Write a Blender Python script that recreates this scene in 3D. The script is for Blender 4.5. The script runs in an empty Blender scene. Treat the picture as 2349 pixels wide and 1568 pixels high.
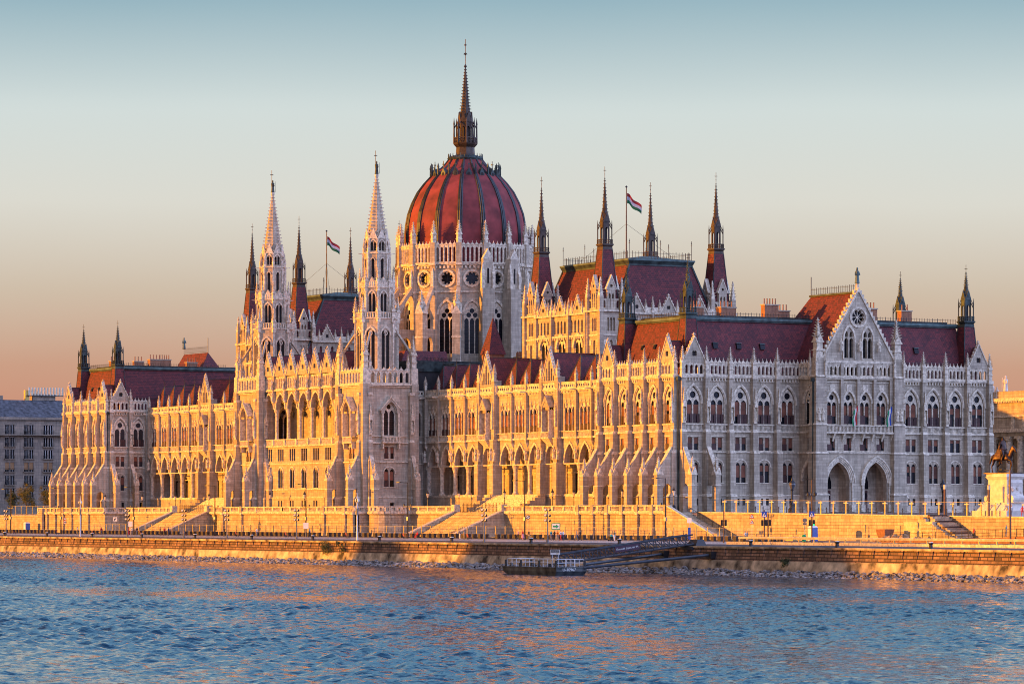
import bpy, bmesh, math, random
from mathutils import Matrix, Vector
from mathutils.geometry import tessellate_polygon
random.seed(7)
R = math.radians; pi = math.pi
scene = bpy.context.scene
COL = scene.collection
# ---------------------------------------------------------------- materials
def newmat(name):
    m = bpy.data.materials.new(name); m.use_nodes = True
    nt = m.node_tree; b = nt.nodes['Principled BSDF']
    return m, nt, b
def N(nt, t, **kw):
    n = nt.nodes.new(t)
    for k, v in kw.items():
        if k in n.inputs: n.inputs[k].default_value = v
        else: setattr(n, k, v)
    return n
def L(nt, a, b): nt.links.new(a, b)
def c4(c): return (c[0], c[1], c[2], 1)
def mixc(nt, fac, a, b, mode='MIX'):
    m = nt.nodes.new('ShaderNodeMix'); m.data_type = 'RGBA'; m.blend_type = mode
    for sock, v in ((m.inputs[0], fac), (m.inputs[6], a), (m.inputs[7], b)):
        if hasattr(v, 'links'): nt.links.new(v, sock)
        elif isinstance(v, (int, float)): sock.default_value = v
        else: sock.default_value = c4(v)
    return m.outputs[2]
def ramp(nt, src, stops):
    r = nt.nodes.new('ShaderNodeValToRGB'); e = r.color_ramp.elements
    while len(e) < len(stops): e.new(0.5)
    for i, (p, c) in enumerate(stops):
        e[i].position = p; e[i].color = c4(c) if not isinstance(c, (int, float)) else (c, c, c, 1)
    nt.links.new(src, r.inputs[0]); return r.outputs[0]
def pos_vec(nt, scale=(1, 1, 1)):
    g = nt.nodes.new('ShaderNodeNewGeometry'); mp = nt.nodes.new('ShaderNodeMapping')
    mp.inputs['Scale'].default_value = scale; nt.links.new(g.outputs['Position'], mp.inputs[0]); return mp.outputs[0]
def wall_vec(nt):
    g = nt.nodes.new('ShaderNodeNewGeometry'); s = nt.nodes.new('ShaderNodeSeparateXYZ')
    nt.links.new(g.outputs['Position'], s.inputs[0])
    a = nt.nodes.new('ShaderNodeMath'); a.operation = 'ADD'
    nt.links.new(s.outputs[0], a.inputs[0]); nt.links.new(s.outputs[1], a.inputs[1])
    c = nt.nodes.new('ShaderNodeCombineXYZ'); nt.links.new(a.outputs[0], c.inputs[0]); nt.links.new(s.outputs[2], c.inputs[1])
    return c.outputs[0], s
def simple(name, col, rough=.6, var=.12, scale=1.5, metal=0, bump=0):
    m, nt, b = newmat(name)
    n = N(nt, 'ShaderNodeTexNoise', Scale=scale, Detail=4.0); L(nt, pos_vec(nt), n.inputs[0])
    lo = tuple(c * (1 - var * 1.6) for c in col); hi = tuple(min(1, c * (1 + var * 1.6)) for c in col)
    L(nt, ramp(nt, n.outputs[0], [(.3, lo), (.7, hi)]), b.inputs['Base Color'])
    b.inputs['Roughness'].default_value = rough; b.inputs['Metallic'].default_value = metal
    if bump:
        bp = N(nt, 'ShaderNodeBump', Strength=bump, Distance=.05); L(nt, n.outputs[0], bp.inputs['Height']); L(nt, bp.outputs[0], b.inputs['Normal'])
    return m
def masonry(name, c1, c2, mort, bw, bh, ms, stain=None, stain_amt=.0, rough=.85, bump=.5, big=.15, msm=.1):
    m, nt, b = newmat(name)
    v, sep = wall_vec(nt)
    br = nt.nodes.new('ShaderNodeTexBrick')
    br.inputs['Color1'].default_value = c4(c1); br.inputs['Color2'].default_value = c4(c2); br.inputs['Mortar'].default_value = c4(mort)
    br.inputs['Scale'].default_value = 1; br.inputs['Mortar Size'].default_value = ms; br.inputs['Mortar Smooth'].default_value = msm
    br.inputs['Brick Width'].default_value = bw; br.inputs['Row Height'].default_value = bh; br.inputs['Bias'].default_value = -.1
    nz0 = N(nt, 'ShaderNodeTexNoise', Scale=.6, Detail=2.0); L(nt, v, nz0.inputs[0])
    wv = mixc(nt, .02 * bh / .45, v, nz0.outputs['Color'], 'LINEAR_LIGHT')
    L(nt, v, br.inputs[0])
    n1 = N(nt, 'ShaderNodeTexNoise', Scale=big, Detail=6.0, Roughness=.65); L(nt, pos_vec(nt), n1.inputs[0])
    n2 = N(nt, 'ShaderNodeTexNoise', Scale=3.0, Detail=5.0, Roughness=.7); L(nt, pos_vec(nt, (1, 1, .6)), n2.inputs[0])
    c = mixc(nt, .55, br.outputs[0], ramp(nt, n1.outputs[0], [(.32, .62), (.68, 1.0)]), 'MULTIPLY')
    c = mixc(nt, .5, c, ramp(nt, n2.outputs[0], [(.3, .7), (.7, 1.0)]), 'MULTIPLY')
    n4 = N(nt, 'ShaderNodeTexNoise', Scale=1.0, Detail=4.0, Roughness=.6); L(nt, pos_vec(nt, (2.2, 2.2, .22)), n4.inputs[0])
    c = mixc(nt, .5, c, ramp(nt, n4.outputs[0], [(.36, .45), (.56, 1.0)]), 'MULTIPLY')
    if stain is not None:
        n3 = N(nt, 'ShaderNodeTexNoise', Scale=.35, Detail=7.0, Roughness=.75); L(nt, pos_vec(nt, (1, 1, .45)), n3.inputs[0])
        c = mixc(nt, ramp(nt, n3.outputs[0], [(.5, 0.0), (.66, stain_amt)]), c, stain)
    L(nt, c, b.inputs['Base Color']); b.inputs['Roughness'].default_value = rough
    bp = N(nt, 'ShaderNodeBump', Strength=bump, Distance=.04)
    ad = nt.nodes.new('ShaderNodeMath'); ad.operation = 'SUBTRACT'; L(nt, n2.outputs[0], ad.inputs[0]); L(nt, br.outputs['Fac'], ad.inputs[1])
    L(nt, ad.outputs[0], bp.inputs['Height']); L(nt, bp.outputs[0], b.inputs['Normal'])
    return m
STONE = masonry('limestone_ashlar', (.68, .57, .41), (.49, .40, .285), (.37, .30, .21), 1.35, .48, .016, (.24, .20, .16), .5)
TRIM = simple('carved_limestone', (.63, .54, .40), .85, .26, 2.2, bump=.5)
TERR = masonry('terrace_stone', (.72, .60, .40), (.50, .38, .25), (.28, .21, .14), 1.5, .5, .022, (.26, .21, .16), .5, bump=.9, big=.4)
QUAY = masonry('quay_stone', (.44, .26, .17), (.15, .09, .06), (.05, .035, .025), 1.5, .45, .06, (.07, .05, .04), .8, bump=1.0, big=.5)
def roofmat(name, a, b2, row, streak=.6):
    m, nt, b = newmat(name)
    v, sep = wall_vec(nt)
    br = nt.nodes.new('ShaderNodeTexBrick')
    br.inputs['Color1'].default_value = c4(a); br.inputs['Color2'].default_value = c4(b2); br.inputs['Mortar'].default_value = c4(tuple(x * .55 for x in b2))
    br.inputs['Scale'].default_value = 1; br.inputs['Mortar Size'].default_value = .03; br.inputs['Brick Width'].default_value = .5; br.inputs['Row Height'].default_value = row
    L(nt, v, br.inputs[0])
    n = N(nt, 'ShaderNodeTexNoise', Scale=.5, Detail=6.0, Roughness=.7); L(nt, pos_vec(nt, (1, 1, .35)), n.inputs[0])
    L(nt, mixc(nt, streak, br.outputs[0], ramp(nt, n.outputs[0], [(.3, .5), (.7, 1.0)]), 'MULTIPLY'), b.inputs['Base Color'])
    b.inputs['Roughness'].default_value = .75
    bp = N(nt, 'ShaderNodeBump', Strength=.5, Distance=.04); L(nt, br.outputs['Fac'], bp.inputs['Height']); bp.invert = True; L(nt, bp.outputs[0], b.inputs['Normal'])
    return m
ROOF = roofmat('red_roof_tiles', (.225, .036, .036), (.095, .022, .027), .35)
DOMER = simple('dome_red_sheet', (.205, .032, .031), .8, .3, .35, bump=.1)
COPPER = simple('weathered_copper', (.034, .050, .045), .55, .5, .8, .3)
COPL = simple('pale_copper', (.075, .125, .115), .6, .35, .8)
SPIREM = simple('dark_bronze', (.055, .036, .024), .5, .3, 1.2, .3)
GLASS = simple('dark_window_glass', (.011, .011, .014), .22, .4, .4); GLASS.node_tree.nodes['Principled BSDF'].inputs['Specular IOR Level'].default_value = .18
BLIND = simple('brown_blinds', (.19, .062, .03), .7, .35, .35)
SHUT = simple('dark_shutters', (.055, .02, .015), .6, .35, 1.0)
DARKFILL = simple('dark_interior_gap_shade', (.03, .024, .022), .9, .2, 1)  # near-black for unlit interiors, also painted shade between balusters
IRON = simple('black_iron', (.018, .017, .018), .45, .2, 2)
STEEL = simple('grey_steel', (.18, .19, .20), .45, .2, 2, .5)
WSTEEL = simple('white_painted_steel', (.72, .74, .76), .5, .08, 2)
YEL = simple('yellow_post_paint', (.60, .44, .13), .6, .15, 2)
GALV = simple('galvanised_rail', (.58, .52, .38), .5, .15, 2)
BROWNBOX = simple('weathered_corten', (.045, .033, .026), .7, .4, 3)
WOODR = simple('red_bench_wood', (.42, .09, .05), .6, .25, 4)
WHITE = simple('white_sign', (.78, .77, .72), .6, .05, 2)
BLUE = simple('blue_sign', (.02, .07, .40), .5, .1, 2)
GREEN = simple('green_paint', (.02, .30, .12), .5, .1, 2)
REDP = simple('red_paint', (.55, .03, .03), .5, .1, 2)
BRICK = masonry('orange_brick', (.48, .20, .09), (.36, .14, .07), (.30, .2, .14), .5, .16, .02, bump=.4)
LAMPG = simple('frosted_lamp_glass', (.70, .62, .48), .3, .05, 3)
BRONZE = simple('statue_bronze', (.055, .027, .018), .45, .5, 2.0, .5, .6)
ASPH = simple('asphalt', (.060, .057, .060), .85, .25, .6, bump=.3)
PAVE = simple('pale_paving', (.30, .27, .23), .9, .25, .8)
MARBLE = simple('white_marble', (.66, .60, .52), .7, .12, 1.3, bump=.5)
SOIL = simple('sand_and_soil', (.34, .22, .12), .95, .35, 1.5, bump=.8)
GREYST = masonry('grey_render_blocks', (.42, .33, .24), (.27, .22, .165), (.14, .13, .12), 1.6, .8, .02, bump=.3)
SLATE = simple('slate_roof', (.085, .09, .10), .7, .4, 1.2)
# ---------------------------------------------------------------- mesh builder
class MB:
    def __init__(s): s.v = []; s.f = []; s.m = []; s.mats = []; s.M = None
    def mi(s, mat):
        if mat not in s.mats: s.mats.append(mat)
        return s.mats.index(mat)
    def addv(s, pts):
        o = len(s.v)
        if s.M is None: s.v.extend([tuple(p) for p in pts])
        else: s.v.extend([tuple(s.M @ Vector(p)) for p in pts])
        return o
    def poly(s, pts, mat):
        o = s.addv(pts); s.f.append(tuple(range(o, o + len(pts)))); s.m.append(s.mi(mat))
    def wedge(s, b, t, z0, z1, mat):      # b,t = (x0,x1,y0,y1)
        o = s.addv([(b[0], b[2], z0), (b[1], b[2], z0), (b[1], b[3], z0), (b[0], b[3], z0), (t[0], t[2], z1), (t[1], t[2], z1), (t[1], t[3], z1), (t[0], t[3], z1)])
        k = s.mi(mat)
        for q in ((3, 2, 1, 0), (4, 5, 6, 7), (0, 1, 5, 4), (1, 2, 6, 5), (2, 3, 7, 6), (3, 0, 4, 7)):
            s.f.append(tuple(o + i for i in q)); s.m.append(k)
    def box(s, x0, x1, y0, y1, z0, z1, mat): s.wedge((x0, x1, y0, y1), (x0, x1, y0, y1), z0, z1, mat)
    def cbox(s, x, y, z, w, d, h, mat): s.box(x - w / 2, x + w / 2, y - d / 2, y + d / 2, z, z + h, mat)
    def lathe(s, prof, n, mat, cx=0, cy=0, rot=0, cap=True):
        k = s.mi(mat); rings = []
        for r, z in prof:
            rings.append(s.addv([(cx + r * math.cos(rot + 2 * pi * i / n), cy + r * math.sin(rot + 2 * pi * i / n), z) for i in range(n)]))
        for a, b in zip(rings, rings[1:]):
            for i in range(n):
                j = (i + 1) % n; s.f.append((a + i, a + j, b + j, b + i)); s.m.append(k)
        if cap:
            s.f.append(tuple(rings[0] + i for i in reversed(range(n)))); s.m.append(k)
            s.f.append(tuple(rings[-1] + i for i in range(n))); s.m.append(k)
    def sq(s, cx, cy, z0, a0, z1, a1, mat): s.wedge((cx - a0, cx + a0, cy - a0, cy + a0), (cx - a1, cx + a1, cy - a1, cy + a1), z0, z1, mat)
    def tube(s, p0, p1, r0, mat, n=6, r1=None):
        p0 = Vector(p0); p1 = Vector(p1); d = (p1 - p0)
        if d.length < 1e-6: return
        d.normalize(); a = d.orthogonal().normalized(); b = d.cross(a); r1 = r0 if r1 is None else r1; k = s.mi(mat)
        o = s.addv([p0 + (a * math.cos(2 * pi * i / n) + b * math.sin(2 * pi * i / n)) * r0 for i in range(n)] + [p1 + (a * math.cos(2 * pi * i / n) + b * math.sin(2 * pi * i / n)) * r1 for i in range(n)])
        for i in range(n):
            j = (i + 1) % n; s.f.append((o + i, o + j, o + n + j, o + n + i)); s.m.append(k)
        s.f.append(tuple(o + i for i in reversed(range(n)))); s.m.append(k); s.f.append(tuple(o + n + i for i in range(n))); s.m.append(k)
    def plate(s, outer, holes, y0, y1, mat, side=None):  # polygons in (x,z), extruded y0..y1
        loops = [outer] + list(holes); pts = [p for l in loops for p in l]
        tri = tessellate_polygon([[Vector((p[0], p[1], 0)) for p in l] for l in loops]) if (holes or len(outer) > 4) else [tuple(range(len(outer)))]
        k = s.mi(mat)
        for y in (y1, y0):
            o = s.addv([(p[0], y, p[1]) for p in pts])
            for t in tri: s.f.append(tuple(o + i for i in t)); s.m.append(k)
        k = s.mi(side or mat)
        for l in loops:
            n = len(l); o = s.addv([(p[0], y1, p[1]) for p in l] + [(p[0], y0, p[1]) for p in l])
            for i in range(n):
                j = (i + 1) % n; s.f.append((o + i, o + j, o + n + j, o + n + i)); s.m.append(k)
    def band(s, inner, outer, y0, y1, mat):  # open strips between two polylines in (x,z)
        for (a, b, c, d) in zip(inner, inner[1:], outer[1:], outer):
            s.plate([a, b, c, d], [], y0, y1, mat)
    def add(s, o, M=None):
        if s.M is not None: M = s.M @ M if M is not None else s.M
        off = len(s.v)
        s.v.extend([tuple(M @ Vector(p)) for p in o.v] if M is not None else o.v)
        mp = [s.mi(m) for m in o.mats]
        s.f.extend([tuple(off + i for i in f) for f in o.f]); s.m.extend([mp[i] for i in o.m])
    def mesh(s, name):
        me = bpy.data.meshes.new(name); me.from_pydata(s.v, [], s.f)
        for m in s.mats: me.materials.append(m)
        me.polygons.foreach_set('material_index', s.m); me.update()
        bm = bmesh.new(); bm.from_mesh(me); bmesh.ops.recalc_face_normals(bm, faces=bm.faces[:]); bm.to_mesh(me); bm.free()
        return me
    def build(s, name, parent=None, loc=None):
        o = bpy.data.objects.new(name, s.mesh(name)); COL.objects.link(o); o.parent = parent
        if loc: o.location = loc
        return o
def tag(o, label=None, cat=None, group=None, kind=None):
    if label: o['label'] = label
    if cat: o['category'] = cat
    if group: o['group'] = group
    if kind: o['kind'] = kind
    return o
def empty(name, loc=(0, 0, 0), rz=0):
    o = bpy.data.objects.new(name, None); COL.objects.link(o); o.location = loc; o.rotation_euler = (0, 0, rz); o.empty_display_size = .5; return o
def copy_thing(o, loc, rz=None, label=None):
    c = o.copy(); COL.objects.link(c); c.location = loc
    if rz is not None: c.rotation_euler = (0, 0, rz)
    if label: c['label'] = label
    for ch in list(o.children):
        d = ch.copy(); COL.objects.link(d); d.parent = c
        for g in list(ch.children):
            e = g.copy(); COL.objects.link(e); e.parent = d
    return c
def shade_smooth(o):
    o.data.polygons.foreach_set('use_smooth', [True] * len(o.data.polygons)); return o
def F(u, v, z=0, out=-90):   # frame on a facade: local x along, y outward, z up
    return Matrix.Translation((u, v, z)) @ Matrix.Rotation(R(out - 90), 4, 'Z')
WEST, SOUTH, EAST, NORTH = -90, 0, 90, 180
def arch(cx, z0, zs, w, rise, n=5):
    a = w / 2; c = (rise * rise - a * a) / (2 * a); r = c + a; th = math.atan2(rise, c) if c > 0 else (pi / 2 if abs(c) < 1e-6 else math.atan2(rise, c))
    left = [(cx + c - r * math.cos(th * i / n), zs + r * math.sin(th * i / n)) for i in range(n + 1)]
    right = [(2 * cx - x, z) for x, z in reversed(left[:-1])]
    return ([(cx - a, z0)] if z0 < zs else []) + left + right + ([(cx + a, z0)] if z0 < zs else [])
def rect(x0, x1, z0, z1): return [(x0, z0), (x1, z0), (x1, z1), (x0, z1)]
def circ(cx, cz, r, n=12): return [(cx + r * math.cos(2 * pi * i / n), cz + r * math.sin(2 * pi * i / n)) for i in range(n)]
def rose(cx, cz, r, n=8):
    out = []
    for i in range(n * 4):
        a = 2 * pi * i / (n * 4); k = r * (1 if i % 4 in (1, 2, 3) else .72)
        out.append((cx + k * math.cos(a), cz + k * math.sin(a)))
    return out
# camera frame used to read real positions off the plan
CR = (.486, .874); CF = (-.874, .486); KX = 8500.
def U(px, v):
    k = (px - 1174.5) / KX; return (617 * k - 27.7 + v * (.486 * k - .874)) / (.486 + .874 * k)
def V(px, u):
    k = (px - 1174.5) / KX; return (617 * k - 27.7 - u * (.486 + .874 * k)) / (.874 - .486 * k)
def depth(u, v): return 617 - .874 * u + .486 * v
# ---------------------------------------------------------------- repeated parts of the palace
REP = {}
MESHC = {}
def rep(name, key, mb_fn, M, parent, label=None):
    if key not in MESHC:
        mb = mb_fn(); MESHC[key] = (mb.mesh(name), mb)
    REP.setdefault(name, []).append((key, M, parent, label))
def flush_rep(root, cap=100):
    for name, lst in REP.items():
        def score(it):
            p = it[1].translation; me, mb = MESHC[it[0]]
            zs = [v[2] for v in mb.v]; h = max(zs) - min(zs)
            return h / depth(p.x, p.y) * 8500 - (6 if p.y > 30 and p.z < 38 and p.x < -20 else 0)
        lst.sort(key=score, reverse=True)
        for key, M, par, label in lst[:cap]:
            o = bpy.data.objects.new(name, MESHC[key][0]); COL.objects.link(o); o.parent = par; o.matrix_basis = M
            if label: o['label'] = label
        if len(lst) > cap:
            mb = MB()
            for key, M, par, label in lst[cap:]: mb.add(MESHC[key][1], M)
            o = mb.build(name, root); o['kind'] = 'stuff'
def crockets(mb, x, y, z0, a0, z1, a1, n, mat, k=.12, diag=True):
    for i in range(n):
        t = (i + .4) / n; z = z0 + (z1 - z0) * t; a = a0 + (a1 - a0) * t; s = k * (1 - .45 * t)
        for sx, sy in ((1, 1), (1, -1), (-1, 1), (-1, -1)):
            q = s if diag else s
            mb.wedge((x + sx * a - q * .6, x + sx * a + q * .6, y + sy * a - q * .6, y + sy * a + q * .6), (x + sx * (a + q) - q * .7, x + sx * (a + q) + q * .7, y + sy * (a + q) - q * .7, y + sy * (a + q) + q * .7), z, z + q * 1.2, mat)
def pinnacle(h=4.9, s=.36, mat=None):
    mat = mat or TRIM
    def fn():
        mb = MB(); a = s
        mb.sq(0, 0, 0, a, h * .42, a * .92, mat)
        mb.sq(0, 0, h * .20, a * 1.2, h * .23, a * 1.2, mat)
        mb.sq(0, 0, h * .40, a * 1.25, h * .43, a * 1.25, mat)
        for rz in range(4):
            mb.M = Matrix.Rotation(rz * pi / 2, 4, 'Z')
            mb.plate([(-a * 1.15, h * .43), (a * 1.15, h * .43), (0, h * .58)], [], a * .8, a * 1.1, mat)
            mb.M = None
        mb.sq(0, 0, h * .43, a * .8, h * .93, a * .10, mat)
        crockets(mb, 0, 0, h * .50, a * .66, h * .90, a * .12, 6, mat, a * .42)
        mb.sq(0, 0, h * .925, a * .36, h * .945, a * .36, mat); mb.sq(0, 0, h * .945, a * .12, h, a * .08, mat)
        return mb
    return fn
def put_pin(u, v, z, parent, h=4.9, s=.36, mat=None, rz=0):
    rep('pinnacle', ('pin', h, s, (mat or TRIM).name), pinnacle(h, s, mat), Matrix.Translation((u, v, z)) @ Matrix.Rotation(rz, 4, 'Z'), parent)
def statue_fn(h=2.2, mat=None):
    mat = mat or TRIM
    def fn():
        mb = MB(); k = h / 2.2
        prof = [(.30, 0), (.34, .1), (.28, .5), (.24, .95), (.27, 1.2), (.31, 1.5), (.27, 1.66), (.09, 1.74), (.10, 1.80), (.14, 1.92), (.12, 2.08), (.03, 2.18)]
        mb.lathe([(r * k, z * k) for r, z in prof], 8, mat)
        for sx in (-1, 1):
            mb.tube((sx * .28 * k, 0, 1.5 * k), (sx * .38 * k, .08 * k, 1.15 * k), .09 * k, mat, 5, .07 * k); mb.tube((sx * .38 * k, .08 * k, 1.15 * k), (sx * .12 * k, .28 * k, 1.2 * k), .07 * k, mat, 5, .05 * k)
        mb.tube((.42 * k, .3 * k, .1 * k), (.36 * k, .3 * k, 1.9 * k), .03 * k, mat, 4)
        return mb
    return fn
def put_statue(M, parent, h=2.2): rep('statue', ('st', h), statue_fn(h), M, parent)
# windows, origin at sill centre, y outward
def win_big(k=0):
    mb = MB(); W = 2.8
    a = lambda cx, w, z0, zs, r: arch(cx, z0, zs, w, r, 4)
    mb.plate(arch(0, 0, 3.5, W, 2.5, 6), [a(-.66, 1.08, .02, 3.2, .75), a(.66, 1.08, .02, 3.2, .75), circ(0, 4.75, .58, 12)], -.26, -.14, TRIM)
    mb.band(circ(0, 4.75, .58, 12) + [circ(0, 4.75, .58, 12)[0]], circ(0, 4.75, .70, 12) + [circ(0, 4.75, .70, 12)[0]], -.14, -.08, TRIM)
    mb.plate(arch(0, 0, 3.5, W + .1, 2.5, 6), [], -.40, -.33, GLASS)
    for s in (-1, 1):
        mb.box(s * .66 - .5, s * .66 + .5, -.325, -.29, 1.2 + (.9 if (k == 1 and s > 0) or k == 2 else 0), 3.1 + (.55 if k == 3 else 0), BLIND)
        mb.tube((s * .66 - .56, -.2, 0), (s * .66 - .56, -.2, 3.2), .05, TRIM, 5)
    mb.tube((0, -.18, 0), (0, -.18, 3.2), .08, TRIM, 6); mb.cbox(0, -.18, 3.15, .3, .3, .16, TRIM)
    for i in range(4):
        x = -1.32 + i * .68
        if (k, i) in ((1, 2), (2, 0), (3, 3)): continue
        mb.box(x, x + .55, -.12, -.05, .02, 1.55, SHUT)
    return mb
def win_sq(k=0):
    mb = MB()
    for s in (-1, 1):
        mb.box(s * .62 - .44, s * .62 + .44, -.28, -.22, 0, 2.15, GLASS)
        mb.box(s * .62 - .38, s * .62 + .38, -.215, -.19, (1.1, .5, 1.6, 1.1)[k], 2.1, BLIND)
    if k != 2: mb.box(.22, 1.1, .03, .10, .02, 1.1, SHUT)
    mb.box(-1.3, 1.3, 0, .12, 2.28, 2.42, TRIM); mb.box(-1.25, 1.25, 0, .1, -.14, 0, TRIM)
    for x in (-1.16, 1.12): mb.box(x, x + .06, 0, .06, 0, 2.28, TRIM)
    return mb
def win_arch(k=0):
    mb = MB()
    for s in (-1, 1):
        mb.plate(arch(s * .58, 0, 2.7, .92, .7, 4), [], -.28, -.22, GLASS)
        mb.box(s * .58 - .4, s * .58 + .4, -.215, -.19, (1.3, .9, 1.9, 1.3)[k], 2.9, BLIND)
    if k != 1: mb.box(.15, 1.05, -.02, .08, .02, 1.25, SHUT)
    mb.tube((0, -.12, 0), (0, -.12, 2.7), .09, TRIM, 6)
    i = arch(0, 2.6, 2.6, 2.4, 1.2, 6); o = arch(0, 2.6, 2.6, 2.8, 1.42, 6)
    mb.band(i, o, 0, .12, TRIM); mb.box(-1.4, 1.4, 0, .14, -.16, 0, TRIM)
    return mb
def win_base():
    mb = MB()
    for s in (-1, 1): mb.box(s * .6 - .3, s * .6 + .3, -.2, -.16, 0, 1.15, GLASS); mb.box(s * .6 - .02, s * .6 + .02, -.15, -.1, 0, 1.15, IRON)
    return mb
def win_tri():   # three lancets of the wings
    mb = MB(); W = 4.0
    mb.plate(rect(-2.1, 2.1, 0, 5.0), [arch(x, .02, 3.5, 1.1, .85, 4) for x in (-1.36, 0, 1.36)], -.30, -.18, TRIM)
    for x in (-1.36, 0, 1.36):
        mb.box(x - .55, x + .55, -.38, -.34, 0, 4.4, GLASS); mb.box(x - .5, x + .5, -.335, -.31, 1.2, 3.3, BLIND)
        o = arch(x, 3.5, 3.5, 1.36, 1.05, 4); i = arch(x, 3.5, 3.5, 1.1, .85, 4); mb.band(i, o, -.18, .05, TRIM)
        mb.sq(x, .02, 4.55, .10, 5.9, .05, TRIM); mb.sq(x, .02, 5.3, .17, 5.5, .17, TRIM)
    for x in (-2.04, -.68, .68, 2.04): mb.tube((x, -.08, 0), (x, -.08, 3.5), .09, TRIM, 6); mb.cbox(x, -.08, 3.4, .3, .3, .18, TRIM)
    for i in range(6):
        x = -2.0 + i * .68; mb.box(x, x + .6, -.16, -.08, .02, 1.15, SHUT)
    return mb
def win_tall(w, h, lights=3, glass=None):
    def fn():
        mb = MB(); lw = w / lights * .8; zs = h * .62
        hs = [arch(-w / 2 + w * (i + .5) / lights, .02, zs, lw, lw * .8, 4) for i in range(lights)]
        r = w * .15
        hs += [circ(-w * .2, zs + lw + r * .9, r, 10), circ(w * .2, zs + lw + r * .9, r, 10), circ(0, zs + lw + r * 2.6, r, 10)] if lights == 3 else [circ(0, zs + lw + r * 1.1, r * 1.2, 10)]
        mb.plate(arch(0, 0, h - w * .75, w, w * .75, 6), hs, -.24, -.13, TRIM)
        mb.plate(arch(0, 0, h - w * .75, w, w * .75, 6), [], -.34, -.28, glass or GLASS)
        for i in range(1, 9): mb.box(-w / 2 + .05, w / 2 - .05, -.275, -.25, zs * i / 9, zs * i / 9 + .05, IRON)
        return mb
    return fn
def win_small(w, h):
    def fn():
        mb = MB()
        mb.plate(arch(0, 0, h - w * .7, w, w * .7, 4), [], -.28, -.22, GLASS)
        if w > .7: mb.box(-.05, .05, -.20, -.10, 0, h - w * .6, TRIM)
        return mb
    return fn
# wall bays -------------------------------------------------------------
BAYC = {}
Z0 = 9.1
def strings(mb, x0, x1, zs, y=0):
    for z, h, p in zs: mb.box(x0, x1, y, y + p, z, z + h, TRIM)
def bay(w, big=True, sqw=True, ar=True, base=True, balus=True):
    key = (round(w, 2), big, sqw, ar, base, balus)
    if key in BAYC: return BAYC[key]
    mb = MB(); hs = []
    if big: hs.append(arch(0, 23.9, 27.4, 2.9, 2.7, 6))
    if sqw: hs += [rect(-1.04, -.2, 19.4, 21.55), rect(.2, 1.04, 19.4, 21.55)]
    if ar: hs += [arch(-.58, 14.0, 16.7, .9, .68, 4), arch(.58, 14.0, 16.7, .9, .68, 4)]
    mb.plate(rect(-w / 2, w / 2, 11.9, 31.5), hs, -.7, 0, STONE)
    mb.plate(rect(-w / 2, w / 2, Z0 - .1, 11.9), [rect(-.9, -.3, 10.2, 11.35), rect(.3, .9, 10.2, 11.35)] if base else [], -.7, .14, STONE)
    x = w / 2
    strings(mb, -x, x, [(11.82, .18, .24), (19.0, .22, .22), (22.42, .3, .3), (23.6, .22, .34), (30.9, .12, .15), (31.45, .2, .45), (31.65, .25, .6)])
    if big:
        i = arch(0, 27.4, 27.4, 3.15, 2.85, 7); o = arch(0, 27.4, 27.4, 3.75, 3.2, 7); mb.band(i, o, 0, .2, TRIM)
        i = arch(0, 27.4, 27.4, 2.9, 2.7, 7); o = arch(0, 27.4, 27.4, 3.15, 2.85, 7); mb.band(i, o, 0, .1, TRIM)
        for s in (-1, 1):
            mb.box(s * 1.5 - .07, s * 1.5 + .07, 0, .12, 23.9, 27.4, TRIM); mb.cbox(s * 1.68, .12, 27.15, .34, .24, .25, TRIM)
    if balus:
        mb.box(-1.55, 1.55, .02, .06, 22.75, 23.6, DARKFILL)  # dark strip on the wall, painted shade between the balusters
        for i in range(13):
            xx = -1.5 + i * .25; mb.box(xx - .07, xx + .07, .06, .22, 22.72, 23.6, TRIM)
    n = int(w / .55)
    for i in range(n):
        xx = -w / 2 + (i + .5) * w / n; mb.box(xx - .13, xx + .13, 0, .36, 31.02, 31.45, TRIM)
    BAYC[key] = mb; return mb
def parapet(w, n=6, z=31.9, h=2.1, crest=True, t=.32):
    key = ('par', round(w, 2), n, z, h, crest)
    if key in BAYC: return BAYC[key]
    mb = MB(); p = w / n; hw = p * .29
    hs = [arch(-w / 2 + (i + .5) * p, z + .25, z + h - .75, hw * 2, hw * 1.5, 3) for i in range(n)]
    mb.plate(rect(-w / 2, w / 2, z, z + h), hs, 0, t, TRIM)
    mb.box(-w / 2, w / 2, -.06, t + .1, z + h, z + h + .13, TRIM); mb.box(-w / 2, w / 2, -.04, t + .12, z, z + .16, TRIM)
    if crest:
        for i in range(n):
            cx = -w / 2 + (i + .5) * p
            mb.plate([(cx - p * .45, z + h + .13), (cx + p * .45, z + h + .13), (cx, z + h + .62)], [], .06, t - .06, TRIM)
            mb.sq(cx, t / 2, z + h + .5, .05, z + h + .85, .04, TRIM)
    for i in range(n + 1):
        cx = -w / 2 + i * p
        mb.box(cx - .05, cx + .05, t, t + .06, z + .16, z + h, TRIM)
    BAYC[key] = mb; return mb
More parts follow.
